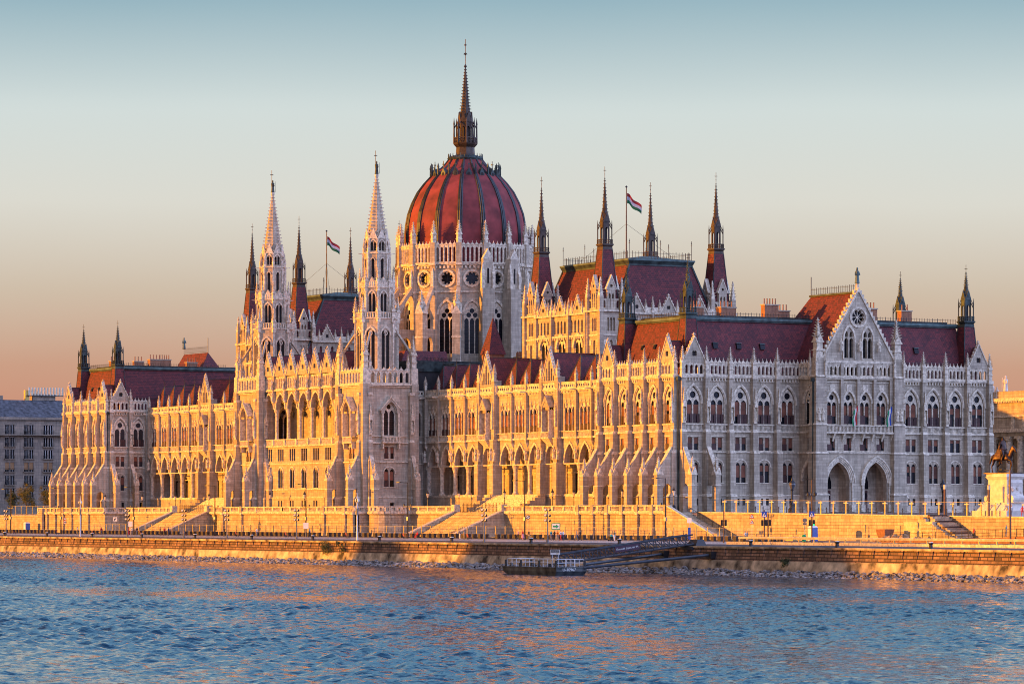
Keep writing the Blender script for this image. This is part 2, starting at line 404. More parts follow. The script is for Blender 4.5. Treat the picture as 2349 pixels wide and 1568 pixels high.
def gable(w, z, h, hole='rose', fin=.8, t=.45):
    def fn():
        mb = MB(); a = w / 2
        hs = []
        if hole == 'rose': hs = [rose(0, z + h * .34, w * .12, 4)]
        if hole == 'lancets': hs = [arch(0, z + h * .06, z + h * .60, w * .10, w * .09, 3)] + [arch(s * w * .15, z + h * .06, z + h * .38, w * .085, w * .08, 3) for s in (-1, 1)] + [arch(s * w * .28, z + h * .06, z + h * .16, w * .07, w * .07, 3) for s in (-1, 1)]
        mb.plate([(-a, z), (a, z), (0, z + h)], hs, 0, t, STONE)
        if hs: mb.plate([(-a * .8, z + .1), (a * .8, z + .1), (0, z + h * .8)], [], .06, .12, DARKFILL)
        n = max(5, int(h * 1.9)); L_ = math.hypot(a, h); nx, nz = h / L_, a / L_
        for s in (-1, 1):
            mb.plate([(s * a, z), (s * (a + .18 * nx), z + .18 * nz - .05), (0, z + h + .28), (0, z + h)], [], -.08, t + .14, TRIM)
            for i in range(n):
                q = (i + .5) / n; x = s * a * (1 - q) + s * .22 * nx; zz = z + h * q + .22 * nz
                mb.cbox(x, t / 2, zz - .1, .2, .28, .26, TRIM)
        mb.sq(0, t / 2, z + h, .12, z + h + fin, .07, TRIM); mb.sq(0, t / 2, z + h + fin * .5, .24, z + h + fin * .66, .24, TRIM)
        return mb
    return fn
def put_gable(M, w, z, h, parent, hole='rose', roof=None):
    rep('gable', ('gab', w, z, h, hole), gable(w, z, h, hole), M, parent)
def gable_roof(mb, M, w, z, h, back, mat=ROOF):
    mb.M = M; a = w / 2 * .94
    mb.poly([(-a, 0, z), (-a, -back, z), (0, -back, z + h * .95), (0, 0, z + h * .95)], mat); mb.poly([(a, 0, z), (a, -back, z), (0, -back, z + h * .95), (0, 0, z + h * .95)], mat)
    mb.poly([(-a, -back, z), (a, -back, z), (0, -back, z + h * .95)], mat); mb.tube((0, 0, z + h * .95), (0, -back, z + h * .95), .08, COPPER, 4)
    mb.M = None
def butt_fn(flying=False, reach=4.0, full=True):
    def fn():
        mb = MB()
        mb.wedge((-.42, .42, -.1, .85), (-.42, .42, -.1, .85), 22.9, 31.5, STONE)
        mb.wedge((-.52, .52, -.1, 1.15), (-.45, .45, -.1, .9), 22.4, 22.9, TRIM)
        mb.wedge((-.5, .5, -.1, 1.1), (-.5, .5, -.1, 1.1), 19.4, 22.4, STONE)
        mb.wedge((-.58, .58, -.1, 1.45), (-.5, .5, -.1, 1.1), 18.9, 19.4, TRIM)
        if full:
            mb.box(-.55, .55, -.1, 1.4, 11.9, 18.9, STONE); mb.wedge((-.68, .68, -.1, 1.75), (-.58, .58, -.1, 1.45), 11.6, 12.1, TRIM)
            mb.box(-.66, .66, -.1, 1.7, Z0 - .2, 11.6, STONE)
        mb.box(-.5, .5, -.05, 1.0, 31.4, 31.95, TRIM)
        # niche with canopy and statue
        mb.box(-.3, .3, .85, 1.1, 23.9, 24.3, TRIM); mb.lathe([(.2, 24.3), (.22, 24.8), (.15, 25.4), (.2, 25.9), (.09, 26.05), (.12, 26.25), (.03, 26.4)], 6, TRIM, 0, 1.0)
        mb.box(-.36, .36, .84, 1.3, 26.6, 27.3, TRIM)
        for s in (-1, 1): mb.box(s * .32 - .05, s * .32 + .05, .85, 1.25, 24.3, 26.6, TRIM); mb.sq(s * .34, 1.2, 27.3, .08, 28.0, .02, TRIM)
        mb.sq(0, 1.02, 27.3, .24, 29.9, .04, TRIM); crockets(mb, 0, 1.02, 27.5, .22, 29.8, .05, 6, TRIM, .10)
        if flying:
            r = reach
            # sloping flyer with passage arch, in the y-z plane
            Mx = Matrix.Rotation(pi / 2, 4, 'Z')   # plate x->y
            mb.M = Matrix(((0, 1, 0, 0), (1, 0, 0, 0), (0, 0, 1, 0), (0, 0, 0, 1)))
            mb.plate([(.0, 11.5), (r - .2, 11.5), (r - .2, 15.6), (1.3, 19.6), (1.0, 21.4), (0, 21.4)], [arch(r * .5 + .0, 11.6, 12.4, r * .5, r * .36, 5)], -.34, .34, STONE)
            mb.plate([(.0, 9.0), (r * .25, 9.0), (r * .25, 11.6), (0, 11.6)], [], -.34, .34, STONE)
            mb.plate([(r - .1, 15.55), (r - .1, 15.75), (1.3, 19.95), (1.3, 19.7)], [], -.42, .42, TRIM)
            mb.M = None
            mb.box(-.5, .5, r - .95, r + .15, 9.0, 15.2, STONE); mb.box(-.58, .58, r - 1.0, r + .22, 13.4, 13.6, TRIM)
            mb.box(-.6, .6, r - 1.05, r + .25, 15.2, 15.4, TRIM)
            for s in (0, 1, 2, 3):
                mb.M = Matrix.Translation((0, r - .4, 0)) @ Matrix.Rotation(s * pi / 2, 4, 'Z'); mb.plate([(-.58, 15.4), (.58, 15.4), (0, 16.5)], [], .4, .62, TRIM); mb.M = None
            mb.sq(0, r - .4, 15.4, .34, 16.4, .3, TRIM); mb.sq(0, r - .4, 16.3, .3, 18.3, .04, TRIM); crockets(mb, 0, r - .4, 16.4, .26, 18.2, .05, 5, TRIM, .12)
            mb.tube((0, r - .4, 18.2), (0, r - .4, 18.9), .03, IRON, 4); mb.cbox(0, r - .4, 18.65, .3, .05, .08, IRON)
        return mb
    return fn
def put_butt(M, parent, flying=False, reach=4.0, full=True, pin=True):
    rep('buttress', ('but', flying, reach, full), butt_fn(flying, reach, full), M, parent)
    if pin:
        p = M @ Vector((0, .45, 31.9)); put_pin(p.x, p.y, 31.9, parent, 4.9, .36)
def put_windows(M, parent, big=True, sqw=True, ar=True, base=True):
    T = Matrix.Translation
    k = random.randrange(4); k2 = random.randrange(4); k3 = random.randrange(4)
    if big: rep('window', 'wbig%d' % k, lambda: win_big(k), M @ T((0, 0, 23.9)), parent)
    if sqw: rep('window', 'wsq%d' % k2, lambda: win_sq(k2), M @ T((0, 0, 19.4)), parent)
    if ar: rep('window', 'warch%d' % k3, lambda: win_arch(k3), M @ T((0, 0, 14.0)), parent)
    if base: rep('window', 'wbase', win_base, M @ T((0, .14, 10.2)), parent)
# copper lantern spire on red pyramid -----------------------------------
def spire_fn(zb, hb, zt, ht, zl, zs, ztip, met, stone_h=0):
    # zb base z half hb; zt pyramid top half ht; lantern zt+.. to zl; spire zl..zs; rod to ztip
    def fn():
        mb = MB()
        mb.sq(0, 0, zb, hb, zt, ht, ROOF)
        for s in (1, -1):
            for q in (1, -1): mb.tube((s * hb, q * hb, zb), (s * ht, q * ht, zt), .09, COPPER, 4)
        mb.sq(0, 0, zt, ht * 1.04, zt + .5, ht * 1.0, met); mb.sq(0, 0, zt + .5, ht * .96, zt + .8, ht * 1.12, met); mb.sq(0, 0, zt + .8, ht * 1.18, zt + 1.05, ht * 1.18, met)
        z2 = zt + 1.05; a = ht * 1.02
        for s in range(4):   # railing
            mb.M = Matrix.Rotation(s * pi / 2, 4, 'Z')
            mb.box(-a, a, a - .06, a + .02, z2 + .75, z2 + .85, met); mb.box(-a, a, a - .06, a + .02, z2 + .35, z2 + .42, met)
            for i in range(6): x = -a + a * 2 * i / 5; mb.box(x - .04, x + .04, a - .06, a + .02, z2, z2 + .8, met)
            mb.M = Matrix.Rotation(s * pi / 2, 4, 'Z')
            mb.plate(rect(-ht * .62, ht * .62, z2, zl), [arch(0, z2 + .1, z2 + (zl - z2) * .62, ht * .62, ht * .5, 4)], ht * .5, ht * .62, met)
            # outer post and strut
            mb.M = Matrix.Rotation(s * pi / 2 + pi / 4, 4, 'Z')
            mb.box(-.09, .09, a * 1.2, a * 1.36, z2, zl - .9, met); mb.tube((0, a * 1.28, zl - 1.5), (0, ht * .62, zl - .1), .11, met, 4); mb.tube((0, a * 1.28, zl - 1.0), (0, ht * .62, zl + .5), .08, met, 4)
            mb.sq(0, a * 1.28, zl - .9, .1, zl + .2, .02, met)
            mb.M = Matrix.Rotation(s * pi / 2, 4, 'Z')
            mb.plate([(-ht * .7, zl - .1), (ht * .7, zl - .1), (0, zl + 1.6)], [], ht * .5, ht * .68, met)
        mb.M = None
        mb.box(-ht * .3, ht * .3, -ht * .3, ht * .3, z2, zl, DARKFILL)
        mb.lathe([(ht * .80, zl), (ht * .42, zl + (zs - zl) * .3), (.06, zs)], 8, met, rot=pi / 8)
        n = 12
        for i in range(n):
            t = (i + .5) / n; z = zl + (zs - zl) * t
            r = ht * (.80 - .38 * t / .3) if t < .3 else ht * .42 + (.06 - ht * .42) * (t - .3) / .7
            for k in range(4):
                an = pi / 4 + k * pi / 2 + (pi / 4 if i % 2 else 0); mb.cbox((r + .05) * math.cos(an), (r + .05) * math.sin(an), z, .16, .16, .12, met)
        mb.tube((0, 0, zs - .2), (0, 0, ztip), .045, met, 5); mb.lathe([(.02, zs), (.15, zs + .12), (.02, zs + .28)], 6, met); mb.box(-.3, .3, -.03, .03, ztip - .75, ztip - .67, met); mb.box(-.03, .03, -.3, .3, ztip - .75, ztip - .67, met); mb.lathe([(.02, ztip - 1.5), (.1, ztip - 1.4), (.02, ztip - 1.3)], 6, met)
        return mb
    return fn
def crest_rail(mb, pts, h=.9, mat=None, post=1.1):
    mat = mat or IRON
    for a, b in zip(pts, pts[1:]):
        a = Vector(a); b = Vector(b); n = max(1, int((b - a).length / post))
        for zz in (.12, h * .8): mb.tube(a + Vector((0, 0, zz)), b + Vector((0, 0, zz)), .035, mat, 4)
        for i in range(n + 1):
            p = a.lerp(b, i / n); mb.tube(p, p + Vector((0, 0, h)), .035, mat, 4)
            if i < n: q = a.lerp(b, (i + .5) / n); mb.tube(q + Vector((0, 0, .1)), q + Vector((0, 0, h * 1.05)), .05, mat, 4)
def chimney_fn(w, d, h, pots):
    def fn():
        mb = MB(); mb.box(-w / 2, w / 2, -d / 2, d / 2, 0, h, BRICK); mb.box(-w / 2 - .12, w / 2 + .12, -d / 2 - .12, d / 2 + .12, h, h + .2, STONE)
        for i in range(pots): x = -w / 2 + (i + .5) * w / pots; mb.lathe([(.13, h + .2), (.11, h + 1.1), (.15, h + 1.2)], 6, BRICK, x, 0)
        return mb
    return fn
# ================================================================ THE PALACE
RL = Vector((-134, 32, Z0))
palace = empty('parliament_building', RL)
tag(palace, 'vast pale gothic palace on the river bank with a great red dome and many spires', 'parliament')
def part(mb, name, label=None):
    o = mb.build(name, palace); o.location = -RL
    if label: o['label'] = label
    return o
def anchor(name, label=None): return None
T = Matrix.Translation
mir = lambda u: -268 - u
# ---------- end pavilions
def pavilion(south):
    mb = MB(); fu = (lambda u: u) if south else mir
    roof = MB(); wl = []
    obj_parent = {'o': None}
    todo = []
    for k in range(5):
        c = fu(-2.95 - 4.9 * k); M = F(c, 0, 0, WEST); mb.add(bay(4.9), M)
        if k in (0, 4):
            mb.add(parapet(4.0, 4), F(c, 0, 0, WEST)); todo.append(('g', F(c, -.02, 0, WEST), 4.3, 34.1, 4.1)); gable_roof(roof, F(c, .3, 0, WEST), 4.0, 34.0, 3.9, 3.2)
        else: mb.add(parapet(4.9, 6), M)
        todo.append(('w', M))
    for k in range(6):
        u = fu(-.5 - 4.9 * k)
        todo.append(('b', F(u, 0, 0, WEST), True, 4.0))
    if south:
        for side in (0, 1):
            fv = (lambda v: v) if not side else (lambda v: 64 - v)
            for k in range(5):
                c = fv(2.85 + 4.7 * k); M = F(0, c, 0, SOUTH); mb.add(bay(4.7), M); todo.append(('w', M))
                if k == 0: mb.add(parapet(3.9, 4), M); todo.append(('g', F(.02, c, 0, SOUTH), 4.3, 34.1, 4.1)); gable_roof(roof, F(-.3, c, 0, SOUTH), 4.0, 34.0, 3.9, 3.2)
                else: mb.add(parapet(4.7, 6), M)
            for k in range(5):
                todo.append(('b', F(0, fv(.5 + 4.7 * k), 0, SOUTH), k < 2 and not side, 4.0))
        # entrance projection
        PU = 5.7
        for v, o in ((24, WEST), (40, EAST)):
            M = F(PU / 2 + .2, v, 0, o)
            w = PU + .4; hs = [arch(0, 23.9, 27.4, 2.5, 2.3, 6), rect(-.5, .5, 19.4, 21.55), ]
            mb.M = M
            ol = [(-w / 2, Z0 - .1), (-1.7, Z0 - .1)] + arch(0, 14.3, 14.3, 3.4, 3.2, 8) + [(1.7, Z0 - .1), (w / 2, Z0 - .1), (w / 2, 31.5), (-w / 2, 31.5)]
            mb.plate(ol, hs, -.7, 0, STONE); mb.box(-1.75, 1.75, -1.2, -1.1, Z0, 17.6, DARKFILL)
            strings(mb, -w / 2, w / 2, [(19.0, .22, .22), (22.42, .3, .3), (23.6, .22, .34), (31.45, .2, .45), (31.65, .25, .6)])
            i = arch(0, 14.3, 14.3, 3.4, 3.2, 8); o2 = arch(0, 14.3, 14.3, 4.4, 3.9, 8); mb.band(i, o2, 0, .22, TRIM)
            i = arch(0, 27.4, 27.4, 2.5, 2.3, 7); o2 = arch(0, 27.4, 27.4, 3.4, 2.9, 7); mb.band(i, o2, 0, .2, TRIM)
            mb.M = None
            mb.add(parapet(5.0, 6), M); todo.append(('w1', M))
        M = F(PU, 32, 0, SOUTH); mb.M = M; W = 16.0
        hs = [arch(-5.02 + 3.35 * i, 23.9, 27.4, 2.2, 2.0, 6) for i in range(4)] + [rect(-5.52 + 3.35 * i, -4.52 + 3.35 * i, 19.4, 21.55) for i in range(4)]
        ol = [(-8, Z0 - .1), (-6.05, Z0 - .1)] + arch(-3.8, 14.0, 14.0, 4.5, 3.5, 9) + [(-1.55, Z0 - .1), (1.55, Z0 - .1)] + arch(3.8, 14.0, 14.0, 4.5, 3.5, 9) + [(6.05, Z0 - .1), (8, Z0 - .1), (8, 31.5), (-8, 31.5)]
        mb.plate(ol, hs, -1.1, 0, STONE)
        for s in (-3.8, 3.8):
            for q in range(4):
                i = arch(s, 14.0, 14.0, 4.5 + q * .5, 3.5 + q * .28, 9); o2 = arch(s, 14.0, 14.0, 4.5 + (q + 1) * .5, 3.5 + (q + 1) * .28, 9); mb.band(i, o2, 0, .12 + q * .12, TRIM)
            for q in (-1, 1):
                mb.tube((s + q * 2.75, .12, Z0), (s + q * 2.75, .12, 13.9), .18, TRIM, 8); mb.cbox(s + q * 2.85, .1, 13.6, .7, .5, .4, TRIM); mb.cbox(s + q * 2.8, .15, Z0, .8, .6, 1.2, TRIM)
            # porch inner wall with door
            mb.box(s - 3.1, s + 3.1, -4.3, -4.2, Z0, 18.4, STONE); mb.box(s - 3.1, s - 2.9, -4.2, -1.1, Z0, 18.4, STONE); mb.box(s + 2.9, s + 3.1, -4.2, -1.1, Z0, 18.4, STONE); mb.box(s - 3.1, s + 3.1, -4.2, -1.1, 18.3, 18.4, STONE)
            mb.plate(arch(s, 13.0, 13.6, 2.6, 2.6, 6), [], -4.2, -4.1, GLASS); mb.box(s - 1.15, s + 1.15, -4.2, -4.1, Z0, 12.7, SHUT); mb.box(s - .04, s + .04, -4.1, -4.04, Z0, 12.7, BLIND)
            for q in (-.6, .6): mb.box(s + q - .35, s + q + .35, -4.1, -4.05, 11.3, 12.3, GLASS)
        strings(mb, -8, 8, [(19.0, .22, .22), (22.3, .3, .9), (23.55, .15, .9), (30.9, .12, .15), (31.45, .2, .45), (31.65, .25, .6)])
        for i in range(56): x = -7.8 + i * .28; mb.box(x - .06, x + .06, .72, .84, 22.6, 23.55, TRIM)
        for i in range(8): x = -7 + i * 2; mb.wedge((x - .15, x + .15, 0, .1), (x - .2, x + .2, 0, .8), 21.0, 22.3, TRIM)
        for i in range(4):
            x = -5.02 + 3.35 * i
            a = arch(x, 27.4, 27.4, 2.2, 2.0, 7); o2 = arch(x, 27.4, 27.4, 2.9, 2.45, 7); mb.band(a, o2, 0, .2, TRIM)
            mb.plate(rect(x - .5, x + .5, 29.6, 30.6), [], .0, .08, TRIM)
        for i in range(5):
            x = -6.7 + 3.35 * i; mb.box(x - .28, x + .28, 0, .5, 23.7, 31.5, STONE); mb.box(x - .3, x + .3, 0, .55, 31.9, 34.1, STONE)
        mb.M = None
        for i in range(4): mb.add(parapet(3.35, 4), F(PU, 32 + 5.02 - 3.35 * i, 0, SOUTH))
        todo.append(('wf', M))
        # corner piers of the projection
        for v in (24, 40):
            for z0, z1, a in ((Z0 - .1, 12, 1.35), (12, 19, 1.2), (19, 23.8, 1.1), (23.8, 31.9, .95)):
                mb.sq(PU, v, z0, a, z1, a, STONE); mb.sq(PU, v, z1 - .1, a + .15, z1 + .2, a, TRIM)
            for dv in (-.8, .8):
                put = F(PU + 1.0, v + dv * .5, 24.4, SOUTH); todo.append(('s', put))
            mb.sq(PU, v, 31.9, .8, 35.0, .75, STONE); crockets(mb, PU, v, 27, 1.0, 31, .95, 4, TRIM, .2)
            todo.append(('p', PU, v, 34.8, 7.0, .62))
            for a, b in ((-.95, -.95), (.95, -.95), (-.95, .95), (.95, .95)): todo.append(('p', PU + a, v + b, 31.9, 4.6, .2))
        # great gable
        zg = 34.2
        mb.M = F(PU - .3, 32, 0, SOUTH)
        hs = [rose(0, 42.0, 1.25, 8)] + [arch(s * 1.9 + q * .52, 35.1, 37.9, .8, .6, 4) for s in (-1, 1) for q in (-1, 1)] + [arch(s * 1.9 + q * .45, 38.6, 39.1, .6, .5, 3) for s in (-1, 1) for q in (-1, 1)]
        mb.plate([(-7.6, zg), (7.6, zg), (0, 46.4)], hs, 0, .6, STONE); mb.plate([(-6.8, zg + .1), (6.8, zg + .1), (0, 45)], [], .0 - .2, -.05, GLASS)
        c_ = circ(0, 42.0, 1.45, 20); c_.append(c_[0]); d_ = circ(0, 42.0, 1.8, 20); d_.append(d_[0]); mb.band(c_, d_, .6, .78, TRIM)
        for i in range(8):
            a = 2 * pi * i / 8; mb.tube((0, .3, 42.0), (1.25 * math.cos(a), .3, 42.0 + 1.25 * math.sin(a)), .07, TRIM, 4)
        for s in (-1, 1):
            i2 = arch(s * 1.9, 38.4, 38.4, 2.0, 1.9, 6); o2 = arch(s * 1.9, 38.4, 38.4, 2.6, 2.4, 6); mb.band(i2, o2, .6, .8, TRIM)
            mb.box(s * 1.9 - 1.3, s * 1.9 - 1.05, .6, .78, 34.9, 38.4, TRIM); mb.box(s * 1.9 + 1.05, s * 1.9 + 1.3, .6, .78, 34.9, 38.4, TRIM)
            L_ = math.hypot(7.6, 12.2); nx, nz = 12.2 / L_, 7.6 / L_
            mb.plate([(s * 7.6, zg), (s * (7.6 + .4 * nx), zg + .4 * nz - .2), (0, 47.0), (0, 46.4)], [], -.15, .8, TRIM)
            for i in range(17):
                q = (i + .5) / 17; mb.cbox(s * 7.6 * (1 - q) + s * .5 * nx, .3, zg + 12.2 * q + .45 * nz - .2, .34, .5, .5, TRIM)
        mb.box(-7.6, 7.6, .6, .75, 34.2, 34.6, TRIM); mb.lathe([(.3, 46.6), (.35, 47.4), (.2, 47.8)], 6, TRIM, 0, .3)
        mb.M = None
        for x in (-3.9, 0, 3.9): todo.append(('s', F(PU + .9, 32 + x, 36.2, SOUTH)))
        todo.append(('S', F(PU, 32, 47.7, SOUTH)))
        roof.poly([(PU - .4, 24.6, 34.2), (-14, 24.6, 34.2), (-8.3, 32, 46.2), (PU - .4, 32, 46.2)], ROOF); roof.poly([(PU - .4, 39.4, 34.2), (-14, 39.4, 34.2), (-8.3, 32, 46.2), (PU - .4, 32, 46.2)], ROOF); roof.poly([(-14, 24.6, 34.2), (-14, 39.4, 34.2), (-8.3, 32, 46.2)], ROOF)
        roof.box(-8.5, PU - .4, 31.7, 32.3, 46.1, 46.4, COPPER); crest_rail(roof, [(-8.3, 32, 46.4), (PU - .6, 32, 46.4)], 1.2); roof.tube((-8.3, 32, 46.2), (-8.3, 32, 49.6), .08, IRON, 5)
    else:
        uS = fu(-25)
        c = 2.85; M = F(uS, c, 0, SOUTH); mb.add(bay(4.7), M); todo.append(('w', M)); mb.add(parapet(3.9, 4), M); todo.append(('g', F(uS + .02, c, 0, SOUTH), 4.3, 34.1, 4.1)); gable_roof(roof, F(uS - .3, c, 0, SOUTH), 4.0, 34.0, 3.9, 3.2)
        M = F(uS, 7.3, 0, SOUTH); mb.add(bay(4.2, balus=False), M); todo.append(('w', M)); mb.add(parapet(4.2, 5), M)
        for k, v in enumerate((.5, 5.2)): todo.append(('b', F(uS, v, 0, SOUTH), True, 4.0))
        # matching river gable roof far behind
        roof.poly([(fu(5.3), 24.6, 34.2), (fu(-14), 24.6, 34.2), (fu(-8.3), 32, 46.2), (fu(5.3), 32, 46.2)], ROOF); roof.poly([(fu(5.3), 39.4, 34.2), (fu(-14), 39.4, 34.2), (fu(-8.3), 32, 46.2), (fu(5.3), 32, 46.2)], ROOF); roof.poly([(fu(-14), 24.6, 34.2), (fu(-14), 39.4, 34.2), (fu(-8.3), 32, 46.2)], ROOF); roof.poly([(fu(5.3), 24.6, 34.2), (fu(5.3), 39.4, 34.2), (fu(5.3), 32, 46.2)], STONE)
        crest_rail(roof, [(fu(-8.3), 32, 46.3), (fu(5.3), 32, 46.3)], 1.4); roof.tube((fu(-8.3), 32, 46.2), (fu(-8.3), 32, 49.6), .08, IRON, 5); todo.append(('S', F(fu(5.3), 32, 47.5, SOUTH)))
    # plain core, far sides
    ua, ub = sorted((fu(-.7), fu(-24.8)))
    mb.box(ua, ub, .7, 63.3, Z0 - .2, 31.6, DARKFILL)
    mb.box(ua - .6, ub + .6, 63.3, 64, Z0 - .2, 31.9, STONE); un = fu(-25.3); mb.box(min(un, un + .5), max(un, un + .5), 8.8 if not south else .7, 63.3, Z0 - .2, 31.9, STONE)
    # mansard
    a0, a1 = sorted((fu(-1.5), fu(-24.0))); b0, b1 = sorted((fu(-4.2), fu(-22.3)))
    roof.wedge((a0, a1, 1.4, 62.6), (b0, b1, 4.4, 59.6), 31.7, 41.2, ROOF)
    roof.box(b0 - .25, b1 + .25, 4.15, 59.85, 41.2, 41.5, COPPER); roof.box(b0 - .4, b1 + .4, 4.0, 60.0, 41.5, 41.9, COPL); roof.box(b0 + 1, b1 - 1, 5.5, 58.5, 41.9, 42.3, COPPER)
    crest_rail(roof, [(b0, 4.4, 41.9), (b1, 4.4, 41.9), (b1, 59.6, 41.9)] if south else [(b0, 4.4, 41.9), (b1, 4.4, 41.9), (b1, 30, 41.9)], .9)
    for z, t in ((34.6, .30),):   # snow rail on the slope
        v = 1.4 + 3 * t; us = a1 - (a1 - b1) * t
        for zz in (.0, .35): roof.tube((a0 + 2, v - .25, z + zz), (a1 - 1, v - .25, z + zz), .05, IRON, 4); roof.tube((us + .25, 3, z + zz), (us + .25, 61, z + zz), .05, IRON, 4)
    for k in range(3):
        u = fu(-8.5 - 4 * k); roof.M = F(u, 1.4 + 3 * .52 + .05, 36.7, WEST); roof.wedge((-.35, .35, -.2, .25), (-.35, .35, -.5, .02), 0, .75, GLASS); roof.box(-.42, .42, -.4, .15, .74, .84, COPL); roof.M = None
    if south:
        for v in (9, 13.7, 18.4, 45.5, 50.2):
            roof.M = F(a1 - (a1 - b1) * .5, v, 36.6, SOUTH); roof.wedge((-.45, .45, -.2, .3), (-.45, .45, -.5, .02), 0, .9, GLASS); roof.box(-.52, .52, -.45, .2, .9, 1.0, COPL); roof.M = None
    po = part(mb, 'pavilion', 'pavilion with a shaded end wall and entrance gable' if south else 'far pavilion at the downstream end')
    ro = part(roof, 'mansard_roof')
    for t in todo:
        k = t[0]
        if k == 'w': put_windows(t[1], po)
        elif k == 'w1': rep('window', 'wtall25', win_tall(2.3, 5.6, 2), t[1] @ T((0, 0, 23.95)), po)
        elif k == 'wf':
            for i in range(4):
                x = -5.02 + 3.35 * i
                rep('window', 'wtall22', win_front, t[1] @ T((x, 0, 23.9)), po)
                rep('window', 'wsq1', win_sq1, t[1] @ T((x, 0, 19.4)), po)
        elif k == 'b': put_butt(t[1], po, t[2], t[3])
        elif k == 'g': put_gable(t[1], t[2], t[3], t[4], po)
        elif k == 's': put_statue(t[1], po)
        elif k == 'S': rep('statue', 'Sbig', statue_fn(2.8, COPL), t[1], po)
        elif k == 'p': put_pin(t[1], t[2], t[3], po, t[4], t[5])
    # corner spires
    sp = spire_fn(31.8, 1.75, 41.4, 1.0, 46.2, 50.8, 52.3, COPPER)
    me = sp().mesh('corner_spire')
    for u in (-2.5, -22.4):
        for v in (3.4, 60.6):
            o = bpy.data.objects.new('corner_spire', me); COL.objects.link(o); o.parent = palace; o.location = Vector((fu(u), v, 0)) - RL
    # chimneys on the roof
    for i, (u, v, w, d, h, n) in enumerate([(-6, 22, 2.8, 1.2, 2.3, 5), (-12, 17, 3.0, 1.6, 2.0, 4), (-8, 8.6, 2.0, 1.2, 1.6, 3), (-10, 27, 2.6, 1.2, 1.6, 4), (-6, 42.5, 2.6, 1.2, 2.2, 4), (-6, 50, 2.2, 1.2, 2.0, 2), (-14, 12, 2.4, 1.0, 1.4, 3)]):
        rep('chimney', ('chi', w, d, h, n), chimney_fn(w, d, h, n), T((fu(u), v, 42.0)) @ Matrix.Rotation(pi / 2, 4, 'Z'), ro)
    return po
def win_front():
    mb = MB()
    mb.plate(arch(0, 0, 3.5, 2.2, 2.0, 6), [arch(-.52, .02, 3.1, .86, .65, 4), arch(.52, .02, 3.1, .86, .65, 4), circ(0, 4.5, .48, 12)], -.5, -.3, TRIM)
    mb.plate(arch(0, 0, 3.5, 2.2, 2.0, 6), [], -.66, -.6, GLASS); mb.tube((0, -.28, 0), (0, -.28, 3.1), .07, TRIM, 6)
    for s in (-1, 1): mb.box(s * .52 - .38, s * .52 + .38, -.59, -.56, 1.3, 3.1, BLIND)
    mb.box(.05, 1.0, -.1, -.02, .02, 1.5, SHUT); return mb
def win_sq1():
    mb = MB(); mb.box(-.5, .5, -.5, -.44, 0, 2.15, GLASS); mb.box(-.42, .42, -.43, -.4, 1.1, 2.1, BLIND); mb.box(-.62, .62, 0, .08, -.12, 0, TRIM); mb.box(-.6, .6, 0, .08, 2.15, 2.3, TRIM)
    for s in (-1, 1): mb.box(s * .56 - .05, s * .56 + .05, 0, .07, 0, 2.15, TRIM)
    return mb
pav_s = pavilion(True); pav_n = pavilion(False)
